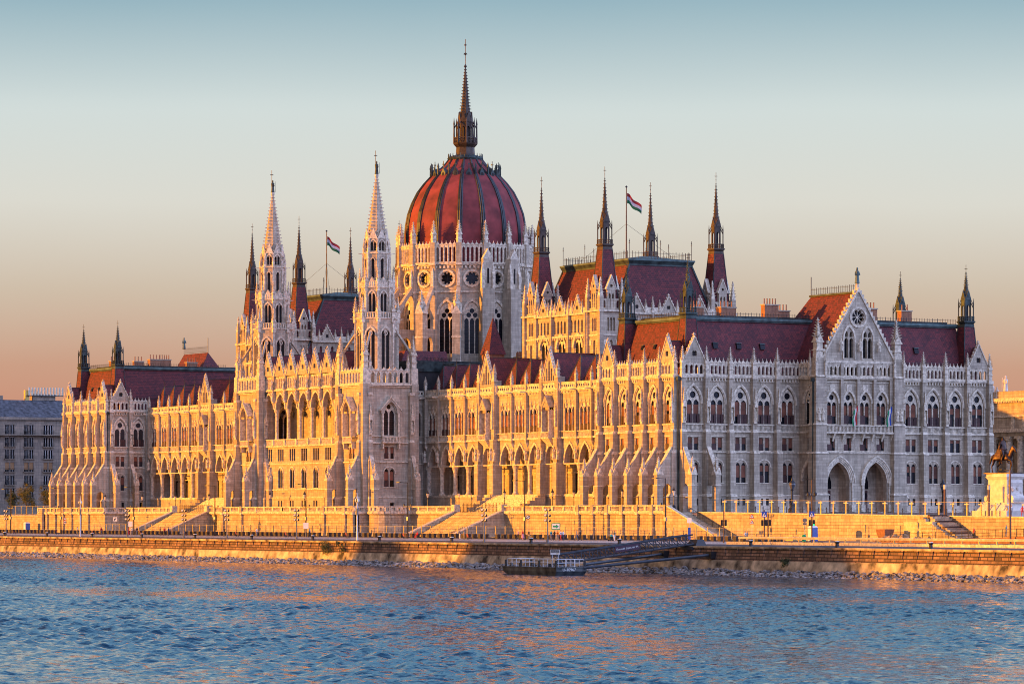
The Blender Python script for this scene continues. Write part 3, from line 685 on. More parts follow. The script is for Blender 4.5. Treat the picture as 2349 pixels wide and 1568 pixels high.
# ---------- wings
def wing(south):
    fu = (lambda u: u) if south else mir
    mb = MB(); roof = MB(); todo = []; VW = 9.2
    bays = [('n', -30.3 - 5.45 * k, 5.45) for k in range(5)][::1]
    bays = [('n', -30.1 - 5.5 * k, 5.5) for k in range(4)]      # -30.1 .. -46.6
    bays += [('n', -52.1, 5.4)]
    bays += [('g', -58.5, 7.4), ('n', -64.93, 5.46), ('n', -70.39, 5.46), ('n', -75.85, 5.46), ('g', -82.3, 7.4)]
    bays += [('n', -88.68 - 5.35 * k, 5.35) for k in range(4)]
    cols = []
    for kind, uc, w in bays:
        u = fu(uc); g = kind == 'g'; VV = VW - (.3 if g else 0); M = F(u, VV, 0, WEST); a = (w - 1.6 if not g else 4.0) / 2
        mb.M = M; x = w / 2
        ol = [(-x, 17.9), (-a, 17.9)] + arch(0, 17.9, 17.9, 2 * a, 3.5, 9)[0:] + [(a, 17.9), (x, 17.9), (x, 31.2), (-x, 31.2)]
        # drop duplicate spring points
        ol2 = [ol[0]] + [p for i, p in enumerate(ol[1:]) if p != ol[i]]
        hs = [rect(-2.1, 2.1, 23.7, 28.7)] if not g else [arch(0, 23.8, 27.3, 2.0, 1.9, 5)]
        mb.plate(ol2, hs, -1.0, 0, STONE)
        i = arch(0, 17.9, 17.9, 2 * a, 3.5, 9); o2 = arch(0, 17.9, 17.9, 2 * a + .7, 4.0, 9); mb.band(i, o2, 0, .16, TRIM)
        strings(mb, -x, x, [(17.7, .2, .1), (22.35, .3, .35), (23.55, .16, .35), (30.5, .14, .12), (30.9, .2, .4), (31.1, .22, .55)])
        n = int(w / .5)
        for q in range(n): xx = -x + (q + .5) * w / n; mb.box(xx - .12, xx + .12, 0, .3, 30.6, 30.9, TRIM)
        mb.box(-x + .5, x - .5, .02, .05, 22.65, 23.55, DARKFILL)  # shade behind the balcony balusters, put in as a dark strip
        for q in range(int((w - 1) / .27)): xx = -x + .62 + q * .27; mb.box(xx - .07, xx + .07, .05, .24, 22.65, 23.55, TRIM)
        np_ = 7; hs = [rose(-x + (q + .5) * w / np_, 31.85, .26, 4) for q in range(np_)]
        mb.plate(rect(-x, x, 31.3, 32.4), hs, .1, .32, TRIM); mb.box(-x, x, .04, .4, 32.4, 32.55, TRIM)
        mb.box(-x, x, -.3, -.1, 12.1, 12.35, TRIM)
        # low wall under the arcade
        if not (g is False and -79 < uc < -62): mb.box(-x, x, -1.0, -.1, Z0 - .2, 12.2, STONE); mb.box(-x, x, -.1, 0, 11.9, 12.2, TRIM)
        mb.M = None
        if g:
            for s in (-1, 1):
                xx = s * (x - .75); mb.M = M
                for z0, z1, hw, pr in ((Z0 - .2, 12.2, .8, 1.2), (12.2, 17.9, .72, 1.0), (17.9, 22.5, .68, .9), (22.5, 31.3, .55, .65), (31.3, 33.6, .45, .55)):
                    mb.box(xx - hw, xx + hw, -1.0, pr, z0, z1, STONE); mb.box(xx - hw - .08, xx + hw + .08, -.2, pr + .1, z1 - .15, z1 + .05, TRIM)
                mb.sq(xx, .7, 24.5, .25, 26.8, .25, TRIM); mb.sq(xx, .7, 26.8, .28, 29.5, .04, TRIM); crockets(mb, xx, .7, 27, .24, 29.4, .05, 5, TRIM, .1)
                mb.M = None
                p = M @ Vector((xx, .25, 33.5)); todo.append(('p', p.x, p.y, 33.5, 3.2, .3)); todo.append(('s', M @ T((xx, 1.1, 18.7))))
                for q in (-1, 1): todo.append(('s', M @ T((xx + q * .75, .75, 18.5))))
            # niche aedicule on the balcony
            mb.M = M
            mb.wedge((-.8, .8, 0, .1), (-1.4, 1.4, 0, 1.3), 21.0, 22.4, TRIM); mb.box(-1.5, 1.5, 0, 1.5, 22.4, 22.65, TRIM); mb.box(-1.5, 1.5, 1.3, 1.45, 23.45, 23.6, TRIM)
            for q in range(10): xx = -1.4 + q * .31; mb.box(xx - .06, xx + .06, 1.3, 1.42, 22.65, 23.45, TRIM)
            for s in (-1, 1): mb.box(s * 1.25 - .12, s * 1.25 + .12, 0, 1.3, 22.6, 27.6, TRIM)
            mb.plate([(-1.45, 27.4)] + arch(0, 27.4, 27.4, 2.1, 1.7, 6) + [(1.45, 27.4), (1.45, 28.2), (0, 30.2), (-1.45, 28.2)], [], 1.05, 1.3, STONE)
            mb.plate([(-1.6, 28.1), (1.6, 28.1), (0, 30.3)], [], 0, 1.2, STONE); mb.sq(0, 1.1, 30.1, .1, 30.9, .05, TRIM)
            mb.M = None
            todo.append(('wt', M @ T((0, 0, 23.8)))); todo.append(('g', M @ T((0, -.05, 0)), 5.6, 32.5, 6.0, 'lancets'))
            gable_roof(roof, M @ T((0, -.3, 0)), 5.8, 32.3, 6.0, 13)
        else:
            todo.append(('w', M @ T((0, 0, 23.7))))
            ra, rb = u - w / 2, u + w / 2; zt = 37.3
            roof.poly([(ra + .15, VW + .7, 32.1), (rb - .15, VW + .7, 32.1), (u, VW + 2.3, zt)], ROOF)
            roof.poly([(ra + .15, VW + .7, 32.1), (u, VW + 2.3, zt), (u, 23, zt), (ra + .15, 23, 32.1)], ROOF); roof.poly([(rb - .15, VW + .7, 32.1), (u, VW + 2.3, zt), (u, 23, zt), (rb - .15, 23, 32.1)], ROOF)
            roof.tube((u, VW + 2.25, zt), (u, 23, zt), .1, COPPER, 4)
            for s in (ra + .15, rb - .15): roof.tube((s, VW + .7, 32.1), (u, VW + 2.3, zt), .09, COPPER, 4)
            roof.wedge((ra, rb, VW + .42, VW + .8), (ra + .3, rb - .3, VW + .5, VW + .9), 31.5, 32.7, COPPER); roof.tube((u, VW + 2.25, zt), (u, VW + 2.25, zt + 1.2), .05, IRON, 4)
            for q in range(5): roof.tube((ra + .5 + q * (w - 1) / 4, VW + .5, 32.6), (ra + .5 + q * (w - 1) / 4, VW + .3, 33.3), .05, IRON, 3)
        # columns on both edges
        for s in (-1, 1):
            cu = uc + s * w / 2
            if not any(abs(cu - c) < .6 for c in cols) and not g: cols.append(cu)
        # porch: vault back wall
        mb.M = F(u, VW + 5.2, 0, WEST); mb.plate(rect(-x, x, 12.2, 22), [arch(0, 12.4, 15.4, 1.8, 1.5, 5)], -.5, 0, STONE); mb.box(-x, x, 0, .16, 16.2, 16.4, TRIM)
        for s in (-1, 1): mb.tube((s * (x - .1), .1, 12.2), (s * (x - .1), .1, 17.6), .22, TRIM, 6)
        mb.M = None
        todo.append(('wp', F(u, VW + 5.2, 12.4, WEST)))
        mb.box(u - x, u + x, VW + .9, VW + 5.2, 12.0, 12.2, STONE); mb.box(u - x, u + x, VW + .9, VW + 5.2, 21.8, 22.0, STONE)
        # ribs of the vault
        for s in (-1, 1):
            pts = [(u + s * x, VW + 1.0 + 4.2 * t, 17.9 + 3.7 * math.sin(pi * t) ** .6) for t in [i / 6 for i in range(7)]]
            for p, q in zip(pts, pts[1:]): mb.tube(p, q, .22, TRIM, 4)
        rep('hanging_lantern', 'hl', lantern_hang, T((u, VW + 2.4, 18.6)), None)
    for cu in cols:
        gadj = any(k == 'g' and abs(abs(cu - c) - w / 2) < .7 for k, c, w in bays)
        u = fu(cu)
        if not gadj:
            c = MB(); c.lathe([(.62, 12.2), (.62, 12.45), (.5, 12.7), (.42, 12.9), (.40, 16.5), (.46, 16.6), (.42, 16.75), (.62, 17.5), (.66, 17.7), (.66, 17.95)], 12, TRIM)
            key = 'colw'; rep('column', key, lambda c=c: c, T((u, VW + .5, 0)), None)
            mb.M = F(u, VW, 0, WEST); mb.box(-.28, .28, 0, .55, 21.8, 31.0, STONE); mb.box(-.35, .35, 0, .62, 22.3, 22.6, TRIM); mb.box(-.24, .24, .05, .5, 31.0, 32.7, STONE); mb.wedge((-.1, .1, 0, .1), (-.3, .3, 0, .6), 20.9, 21.8, TRIM)
            mb.box(-.08, .08, .3, 1.7, 31.0, 31.2, TRIM)
            mb.M = None
            put_pin_l.append((u, VW - .3, 32.6, 2.6, .24)); todo.append(('s', F(u, VW - .45, 18.6, WEST)))
    us = sorted((fu(-27.4), fu(-107.4)))
    mb.box(us[0], us[1], VW + 5.7, 52, Z0 - .2, 31.6, DARKFILL); mb.box(us[0], us[1], VW + 1.0, VW + 6, 22, 31.6, DARKFILL)
    roof.box(us[0], us[1], 22.9, 34, 31.6, 36.9, ROOF); roof.box(us[0], us[1], 22.6, 34, 36.9, 37.15, COPPER)
    crest_rail(roof, [(us[0], 22.9, 37.15), (us[1], 22.9, 37.15)], 1.0, None, 1.6)
    us2 = sorted((fu(-107.38), fu(-109))); mb.box(us2[0], us2[1], VW, 20, Z0 - .2, 31.6, STONE)
    po = part(mb, 'arcade_wing', 'wing with an open arcade and tall gables' ); ro = part(roof, 'wing_roof')
    for name in ('hanging_lantern', 'column'):
        REP[name] = [(k, m, po if p is None else p, l) for k, m, p, l in REP[name]]
    for t in todo:
        k = t[0]
        if k == 'w': rep('window', 'wtri', win_tri, t[1], po)
        elif k == 'wt': rep('window', 'wnar', win_small(1.9, 5.2), t[1], po)
        elif k == 'wp': rep('window', 'wporch', win_small(1.7, 4.4), t[1], po)
        elif k == 'g': put_gable(t[1], t[2], t[3], t[4], po, t[5])
        elif k == 's': put_statue(t[1], po, 2.3)
        elif k == 'p': put_pin(t[1], t[2], t[3], po, t[4], t[5])
    while put_pin_l: q = put_pin_l.pop(); put_pin(q[0], q[1], q[2], po, q[3], q[4])
    # chimneys
    for uu, vv in ((-97, 24), (-101, 26), (-66, 26), (-44, 27)): rep('chimney', ('chi', 2.6, 1.2, 1.8, 4), chimney_fn(2.6, 1.2, 1.8, 4), T((fu(uu), vv, 37)) , ro)
put_pin_l = []
def lantern_hang():
    mb = MB(); mb.tube((0, 0, .9), (0, 0, 3.3), .03, IRON, 4); mb.lathe([(.05, 1.0), (.3, .8), (.36, .3), (.12, -.1), (.03, -.3)], 6, IRON); return mb
wing(True); wing(False)
# ---------- central block with loggia
def _colc():
    c = MB(); c.lathe([(.6, 22.4), (.6, 23.5), (.5, 23.7), (.36, 23.9), (.34, 28.4), (.4, 28.5), (.36, 28.7), (.56, 29.4), (.6, 29.7), (.6, 29.9)], 12, TRIM); return c
def _wal():
    mb = MB()
    for s in (-1, 1): mb.plate(arch(s * .56, 0, 3.0, .96, .75, 4), [], -.26, -.2, GLASS)
    mb.tube((0, -.1, 0), (0, -.1, 3.0), .08, TRIM, 6); mb.box(-1.3, 1.3, 0, .14, -.16, 0, TRIM); return mb
cb = MB(); cr = MB(); todo = []; VC = -4.2; PW = 37.4 / 7
for i in range(7):
    u = -134 + (i - 3) * PW; M = F(u, VC, 0, WEST); x = PW / 2; cb.M = M
    hs = [rect(q * .95 - .34, q * .95 + .34, 19.3, 21.7) for q in (-1, 0, 1)] + [arch(q * .56, 13.9, 16.9, .96, .75, 4) for q in (-1, 1)]
    cb.plate(rect(-x, x, 12.0, 22.4), hs, -.7, 0, STONE); cb.plate(rect(-x, x, Z0 - .2, 12.0), [rect(-.9, -.3, 10.2, 11.4), rect(.3, .9, 10.2, 11.4)], -.7, .16, STONE)
    cb.box(-x, x, -5.4, -.7, 22.2, 22.4, STONE)
    strings(cb, -x, x, [(11.9, .2, .28), (13.5, .2, .2), (18.6, .22, .2), (22.1, .3, .45), (23.5, .18, .45)])
    a = arch(0, 16.9, 16.9, 2.1, 1.05, 6); b = arch(0, 16.9, 16.9, 2.6, 1.35, 6); cb.band(a, b, 0, .14, TRIM)
    for q in (-1, 1): cb.box(q * 1.15 - .08, q * 1.15 + .08, 0, .1, 13.9, 16.9, TRIM)
    for q in (-1, 0, 1): cb.box(q * .95 - .34, q * .95 + .34, -.26, -.2, 19.3, 21.7, GLASS)
    for q in range(16): xx = -x + .45 + q * (PW - .9) / 15; cb.box(xx - .07, xx + .07, .15, .35, 22.4, 23.5, TRIM)
    # loggia arches
    aw = PW - 1.2
    inn = arch(0, 29.7, 29.7, aw, 3.0, 9)
    ol = [(-x, 29.7)] + inn + [(x, 29.7), (x, 33.6), (-x, 33.6)]
    cb.plate(ol, [], -.9, 0, STONE); cb.band(inn, arch(0, 29.7, 29.7, aw + .6, 3.4, 9), 0, .18, TRIM)
    strings(cb, -x, x, [(33.3, .3, .4), (36.2, .15, .2)])
    # back wall
    cb.box(-x, x, -5.6, -5.3, 22.4, 36, STONE); cb.box(-x, x, -5.4, -.9, 33.4, 33.6, STONE)
    for q in (-1, 1): cb.tube((q * (x - .05), -5.2, 22.4), (q * (x - .05), -5.2, 29.8), .2, TRIM, 6)
    for q in (-1, 0, 1):
        cb.tube((0, -5.2, 29.4), (q * x, -.9, 31.8 if q else 33.2), .13, TRIM, 4)
    cb.M = None
    cb.add(parapet(4.3, 4, 33.6, 2.6, False, .4), M @ T((0, -.3, 0)))
    cb.M = M; cb.box(-x, x, -.45, -.32, 33.6, 36.2, STONE); cb.M = None
    todo += [('wt', M @ T((0, -5.28, 22.6))), ('g', M @ T((0, -.1, 0)), 4.5, 36.3, 4.4), ('wa', M @ T((0, 0, 13.9))), ('wb', M @ T((0, .16, 10.2)))]
    gable_roof(cr, M @ T((0, -.4, 0)), 4.8, 36.2, 4.4, 12)
    todo.append(('hl', M @ T((0, -2.8, 28.2))))
for i in range(8):
    u = -134 + (i - 3.5) * PW; M = F(u, VC, 0, WEST)
    if 0 < i < 7: rep('column', 'colc', lambda: _colc(), M @ T((0, -.45, 0)), None)
    cb.M = M; cb.box(-.3, .3, 0, .6, 31.0, 33.4, STONE); cb.box(-.4, .4, -.2, .5, 33.4, 36.4, STONE); cb.box(-.35, .35, .35, .65, 31.0, 31.3, TRIM); cb.box(-.35, .35, .1, .6, 22.4, 23.7, TRIM); cb.M = None
    todo += [('s', M @ T((0, .55, 31.3))), ('s', M @ T((0, .75, 33.6))), ('p', u, VC - .1, 36.3, 2.6, .24)]
# transition walls beside the towers
for s in (1, -1):
    uu = -134 + s * 25; o = SOUTH if s > 0 else NORTH
    M = F(uu, 7.4, 0, o); cb.M = M
    hs = [arch(q * .8, 23.8, 27.6, .95, .75, 4) for q in (-1, 1)] + [arch(0, 14.2, 16.9, 1.0, .8, 4), arch(0, 18.9, 20.9, .9, .7, 4)]
    cb.plate(rect(-1.9, 1.9, Z0 - .2, 31.5), hs, -.6, 0, STONE); cb.plate(rect(-1.9, 1.9, 14, 29), [], -.62, -.6, GLASS)
    strings(cb, -1.9, 1.9, [(18.3, .22, .2), (22.4, .3, .3), (23.6, .15, .3), (30.9, .2, .3), (31.3, .25, .5)])
    for q in (-1, 1): cb.band(arch(q * .8, 27.6, 27.6, .95, .75, 4), arch(q * .8, 27.6, 27.6, 1.4, 1.05, 4), 0, .14, TRIM)
    cb.plate(rect(-1.9, 1.9, 31.5, 32.5), [rose(-1.4 + .7 * q, 32.0, .25, 4) for q in range(5)], .1, .3, TRIM); cb.M = None
cb.box(-158.3, -109.7, 5.5, 58, Z0 - .2, 36.5, DARKFILL); cb.box(-152.7, -115.3, 1.2, 6, Z0, 36.3, DARKFILL)
cb.box(-158.3, -109.7, 20, 58, 33, 37.5, STONE)
cr.box(-158.5, -109.5, 6.5, 58, 36.3, 38.4, COPPER)
cr.wedge((-154, -114, 6, 18), (-152, -116, 9, 18), 36, 40.6, ROOF); crest_rail(cr, [(-152, 9, 40.6), (-116, 9, 40.6)], .8)
cr.wedge((-160, -103, 11, 50), (-158, -105, 14, 48), 31.5, 37.8, COPPER); crest_rail(cr, [(-104.6, 13, 37.8), (-116, 13, 38.4)], 1.0)
cbo = part(cb, 'central_block', 'projecting middle block with a seven-bay loggia'); cro = part(cr, 'central_roof')
REP['column'] = [(k, m, cbo if p is None else p, l) for k, m, p, l in REP['column']]
for t in todo:
    k = t[0]
    if k == 'wt': rep('window', 'wlog', win_tall(3.2, 8.2, 2), t[1], cbo)
    elif k == 'wa': rep('window', 'walog', (lambda: _wal()), t[1], cbo)
    elif k == 'wb': rep('window', 'wbase', win_base, t[1], cbo)
    elif k == 'g': put_gable(t[1], t[2], t[3], t[4], cbo)
    elif k == 's': put_statue(t[1], cbo, 2.2)
    elif k == 'p': put_pin(t[1], t[2], t[3], cbo, t[4], t[5])
    elif k == 'hl': rep('hanging_lantern', 'hl', lantern_hang, t[1], cbo)
# small red turret roof beside the dome
tr = MB(); tr.sq(-96, 17.5, 36, 1.6, 39.2, 1.6, BRICK); tr.sq(-96, 17.5, 39.2, 1.85, 46.2, .08, ROOF); tr.tube((-96, 17.5, 46), (-96, 17.5, 48.2), .05, IRON, 4)
part(tr, 'turret_roof')
# ---------- river towers
def octo(mb, cx, cy, z0, z1, ap, wh, zh0, zh1, lights=1, n=8, t=.28):
    fw = 2 * ap * math.tan(pi / n)
    for i in range(n):
        mb.M = F(cx, cy, 0, i * 360 / n) @ T((0, ap, 0)); x = fw / 2
        hs = [arch(0, zh0, zh1 - wh * .7, wh, wh * .7, 5)] if lights == 1 else [arch(q * wh * .28, zh0, zh1 - wh * .5, wh * .42, wh * .32, 4) for q in (-1, 1)]
        mb.plate(rect(-x, x, z0, z1), hs, -t, 0, STONE)
        mb.band(arch(0, zh1 - wh * .7, zh1 - wh * .7, wh * 1.1, wh * .8, 5), arch(0, zh1 - wh * .7, zh1 - wh * .7, wh * 1.4, wh * 1.05, 5), 0, .14, TRIM)
        mb.M = F(cx, cy, 0, (i + .5) * 360 / n) @ T((0, ap / math.cos(pi / n), 0)); mb.box(-.2, .2, -.15, .22, z0, z1, TRIM)
    mb.M = None
    mb.lathe([(ap - t, z0 + .05), (ap - t, z1 - .05)], n, DARKFILL, cx, cy, rot=pi / n)
    if lights == 3: pass
def ledge(mb, cx, cy, z, r, n=8, h=1.0, rail=True):
    mb.lathe([(r - .3, z - .5), (r + .12, z - .1), (r + .12, z + .12)], n, TRIM, cx, cy, rot=pi / n)
    if rail:
        mb.lathe([(r - .02, z + h), (r + .06, z + h), (r + .06, z + h + .14), (r - .06, z + h + .14)], n, TRIM, cx, cy, rot=pi / n, cap=False)
        for i in range(n):
            a0 = pi / n + 2 * pi * i / n; a1 = a0 + 2 * pi / n
            for q in range(6):
                t = q / 6; x = cx + r * (math.cos(a0) * (1 - t) + math.cos(a1) * t); y = cy + r * (math.sin(a0) * (1 - t) + math.sin(a1) * t)
                mb.sq(x, y, z + .1, .09 if q else .16, z + h + (.35 if q == 0 else 0), .09 if q else .12, TRIM)
    for i in range(n):   # gargoyles
        a = pi / n + 2 * pi * i / n; mb.tube((cx + r * math.cos(a), cy + r * math.sin(a), z - .2), (cx + (r + 1.0) * math.cos(a), cy + (r + 1.0) * math.sin(a), z - .05), .12, TRIM, 4, .07)
def tower(cu):
    mb = MB(); todo = []; CV = 0.0; A = 5.3
    for o in (WEST, SOUTH, NORTH):
        M = F(cu, CV, 0, o) @ T((0, A, 0)); mb.M = M; x = A
        hs = [arch(0, 23.8, 28.0, 2.6, 2.3, 6), rect(-1.0, -.25, 19.3, 21.6), rect(.25, 1.0, 19.3, 21.6), arch(-.6, 13.9, 16.7, .95, .7, 4), arch(.6, 13.9, 16.7, .95, .7, 4)]
        mb.plate(rect(-x, x, 12, 33.3), hs, -.8, 0, STONE); mb.plate(rect(-x, x, Z0 - .2, 12), [rect(-1, -.1, 9.4, 10.9)], -.8, .18, STONE); mb.box(-1, 0, -.5, -.4, 9.4, 10.9, GLASS)
        strings(mb, -x, x, [(11.9, .2, .3), (18.6, .22, .24), (22.2, .3, .3), (23.5, .15, .24), (33.0, .2, .3), (33.3, .3, .55)])
        mb.band(arch(0, 28.0, 28.0, 2.6, 2.3, 7), arch(0, 28.0, 28.0, 3.4, 2.8, 7), 0, .3, TRIM)
        # balcony with brackets and hood gable
        mb.box(-2.0, 2.0, 0, 1.2, 22.3, 22.55, TRIM); mb.box(-2.0, 2.0, 1.0, 1.2, 23.4, 23.6, TRIM)
        for q in range(13): xx = -1.9 + q * .317; mb.box(xx - .07, xx + .07, 1.02, 1.16, 22.55, 23.4, TRIM)
        for q in (-1, 1):
            mb.box(q * 1.75 - .14, q * 1.75 + .14, 0, 1.0, 21.2, 22.3, TRIM); mb.box(q * 1.7 - .15, q * 1.7 + .15, 0, .8 if o != WEST else 1.3, 23.6, 28.0, TRIM)
        dp = .8 if o != WEST else 1.35
        mb.plate([(-2.1, 28.0)] + arch(0, 28.0, 28.0, 2.7, 2.2, 6) + [(2.1, 28.0), (2.1, 28.7), (0, 31.0), (-2.1, 28.7)], [], dp - .25, dp, STONE)
        for q in (-1, 1): mb.plate([(q * 2.3, 28.4), (q * 2.3, 28.65), (0, 31.25), (0, 30.95)], [], 0, dp + .1, TRIM)
        mb.sq(0, dp - .1, 31.0, .1, 31.9, .05, TRIM)
        if o == WEST: mb.box(-1.2, 1.2, -.3, -.2, 23.6, 30, STONE)
        mb.M = None
        mb.add(parapet(8.6, 7, 33.6, 2.5, True, .35), M)
        todo += [('wt', M @ T((0, -.1, 23.8))), ('wa', M @ T((0, 0, 13.9))), ('ws', M @ T((0, 0, 19.3)))]
        for q in (-1, 1): todo.append(('b', F(cu, CV, 0, o) @ T((q * 4.5, A, 0))))
    for sx in (-1, 1):
        for sy in (-1, 1):
            mb.sq(cu + sx * A, CV + sy * A, Z0 - .2, .75, 33.6, .7, STONE); mb.sq(cu + sx * (A - .1), CV + sy * (A - .1), 33.3, .75, 36.6, .7, TRIM)
            todo.append(('p', cu + sx * (A - .1), CV + sy * (A - .1), 36.4, 6.6, .5))
            for ex, ey in ((1, 0), (0, 1)): todo.append(('p', cu + sx * (A - .1 - 1.1 * ex), CV + sy * (A - .1 - 1.1 * ey), 36.1, 3.4, .24))
            # flying struts to the octagon
            p0 = (cu + sx * (A - .4), CV + sy * (A - .4), 39.6); p1 = (cu + sx * 2.9, CV + sy * 2.9, 43.6)
            mb.tube(p0, p1, .28, STONE, 4); mb.tube((p0[0], p0[1], 36), p0, .4, STONE, 4)
    mb.box(cu - A + .8, cu + A - .8, CV - A + .8, CV + A - .8, Z0, 33.5, DARKFILL); mb.box(cu - A, cu + A, CV - A, CV + A, 33.4, 33.7, STONE)
    mb.box(cu - A, cu + A, A - .9, A - .1, Z0, 33.4, STONE)
    octo(mb, cu, CV, 33.6, 46.2, 3.75, 1.7, 36.6, 44.2, 2); ledge(mb, cu, CV, 46.3, 4.15)
    for i in range(8):
        mb.M = F(cu, CV, 0, i * 45) @ T((0, 3.75, 0)); mb.band(circ(0, 43.4, .28, 8), circ(0, 43.4, .45, 8), 0, .1, TRIM); mb.M = None
    octo(mb, cu, CV, 46.3, 52.2, 2.95, 1.3, 47.5, 51.3, 2); ledge(mb, cu, CV, 52.3, 3.25)
    octo(mb, cu, CV, 52.3, 58.8, 2.35, .62, 54.0, 57.8); ledge(mb, cu, CV, 58.9, 2.55, rail=False)
    octo(mb, cu, CV, 58.9, 61.7, 2.05, 1.1, 59.3, 61.2, 2)
    for zz, rr, h, s in ((46.3, 4.1, 5.0, .34), (52.3, 3.2, 4.6, .28), (58.9, 2.45, 3.6, .2)):
        for i in range(8):
            a = pi / 8 + i * pi / 4; todo.append(('p', cu + rr * math.cos(a), CV + rr * math.sin(a), zz - .8, h, s))
    for i in range(8):
        mb.M = F(cu, CV, 0, i * 45) @ T((0, 2.05, 0)); mb.plate([(-.85, 61.6), (.85, 61.6), (0, 63.6)], [], -.2, .1, TRIM)
        mb.M = F(cu, CV, 0, i * 45) @ T((0, 2.95, 0)); mb.plate([(-1.1, 52.3), (1.1, 52.3), (0, 54.2)], [], -.5, .1, TRIM); mb.M = None
    r0, r1, z0, z1 = 1.95, .22, 61.7, 73.4
    mb.lathe([(r0, z0), (r1, z1)], 8, STONE, cu, CV, rot=pi / 8)
    for i in range(17):
        t = (i + .5) / 17; z = z0 + (z1 - z0) * t; r = r0 + (r1 - r0) * t
        for k in range(8):
            a = pi / 8 + k * pi / 4; mb.M = T((cu, CV, z)) @ Matrix.Rotation(a, 4, 'Z'); s = 1 - t * .5
            mb.wedge((r - .1, r + .34 * s, -.1 * s, .1 * s), (r - .1, r + .46 * s, -.12 * s, .12 * s), 0, .16 * s + .06, TRIM)
    mb.M = None
    mb.lathe([(.2, 73.2), (.42, 73.8), (.42, 74.1), (.15, 74.2)], 8, TRIM, cu, CV)
    po = part(mb, 'river_tower')
    rep('statue', 'Stow', statue_fn(2.6, COPPER), T((cu, CV, 74.1)), po)
    b3 = MB(); b3.tube((cu - .45, CV, 73.6), (cu - .45, CV, 78.7), .055, IRON, 5); b3.box(cu - .8, cu - .1, CV - .04, CV + .04, 77.7, 77.82, IRON); b3.box(cu - .49, cu - .41, CV - .35, CV + .35, 77.7, 77.82, IRON)
    b3.build('lightning_rod', po)
    for t in todo:
        if t[0] == 'wt': rep('window', 'wtow', win_tall(2.6, 6.4, 2), t[1], po)
        elif t[0] == 'wa': rep('window', 'warch', win_arch, t[1], po)
        elif t[0] == 'ws': rep('window', 'wsq', win_sq, t[1], po)
        elif t[0] == 'b': rep('buttress', ('but', True, 3.2, True), butt_fn(True, 3.2, True), t[1], po)
        elif t[0] == 'p': put_pin(t[1], t[2], t[3], po, t[4], t[5])
tower(-110.7); tower(-157.3)
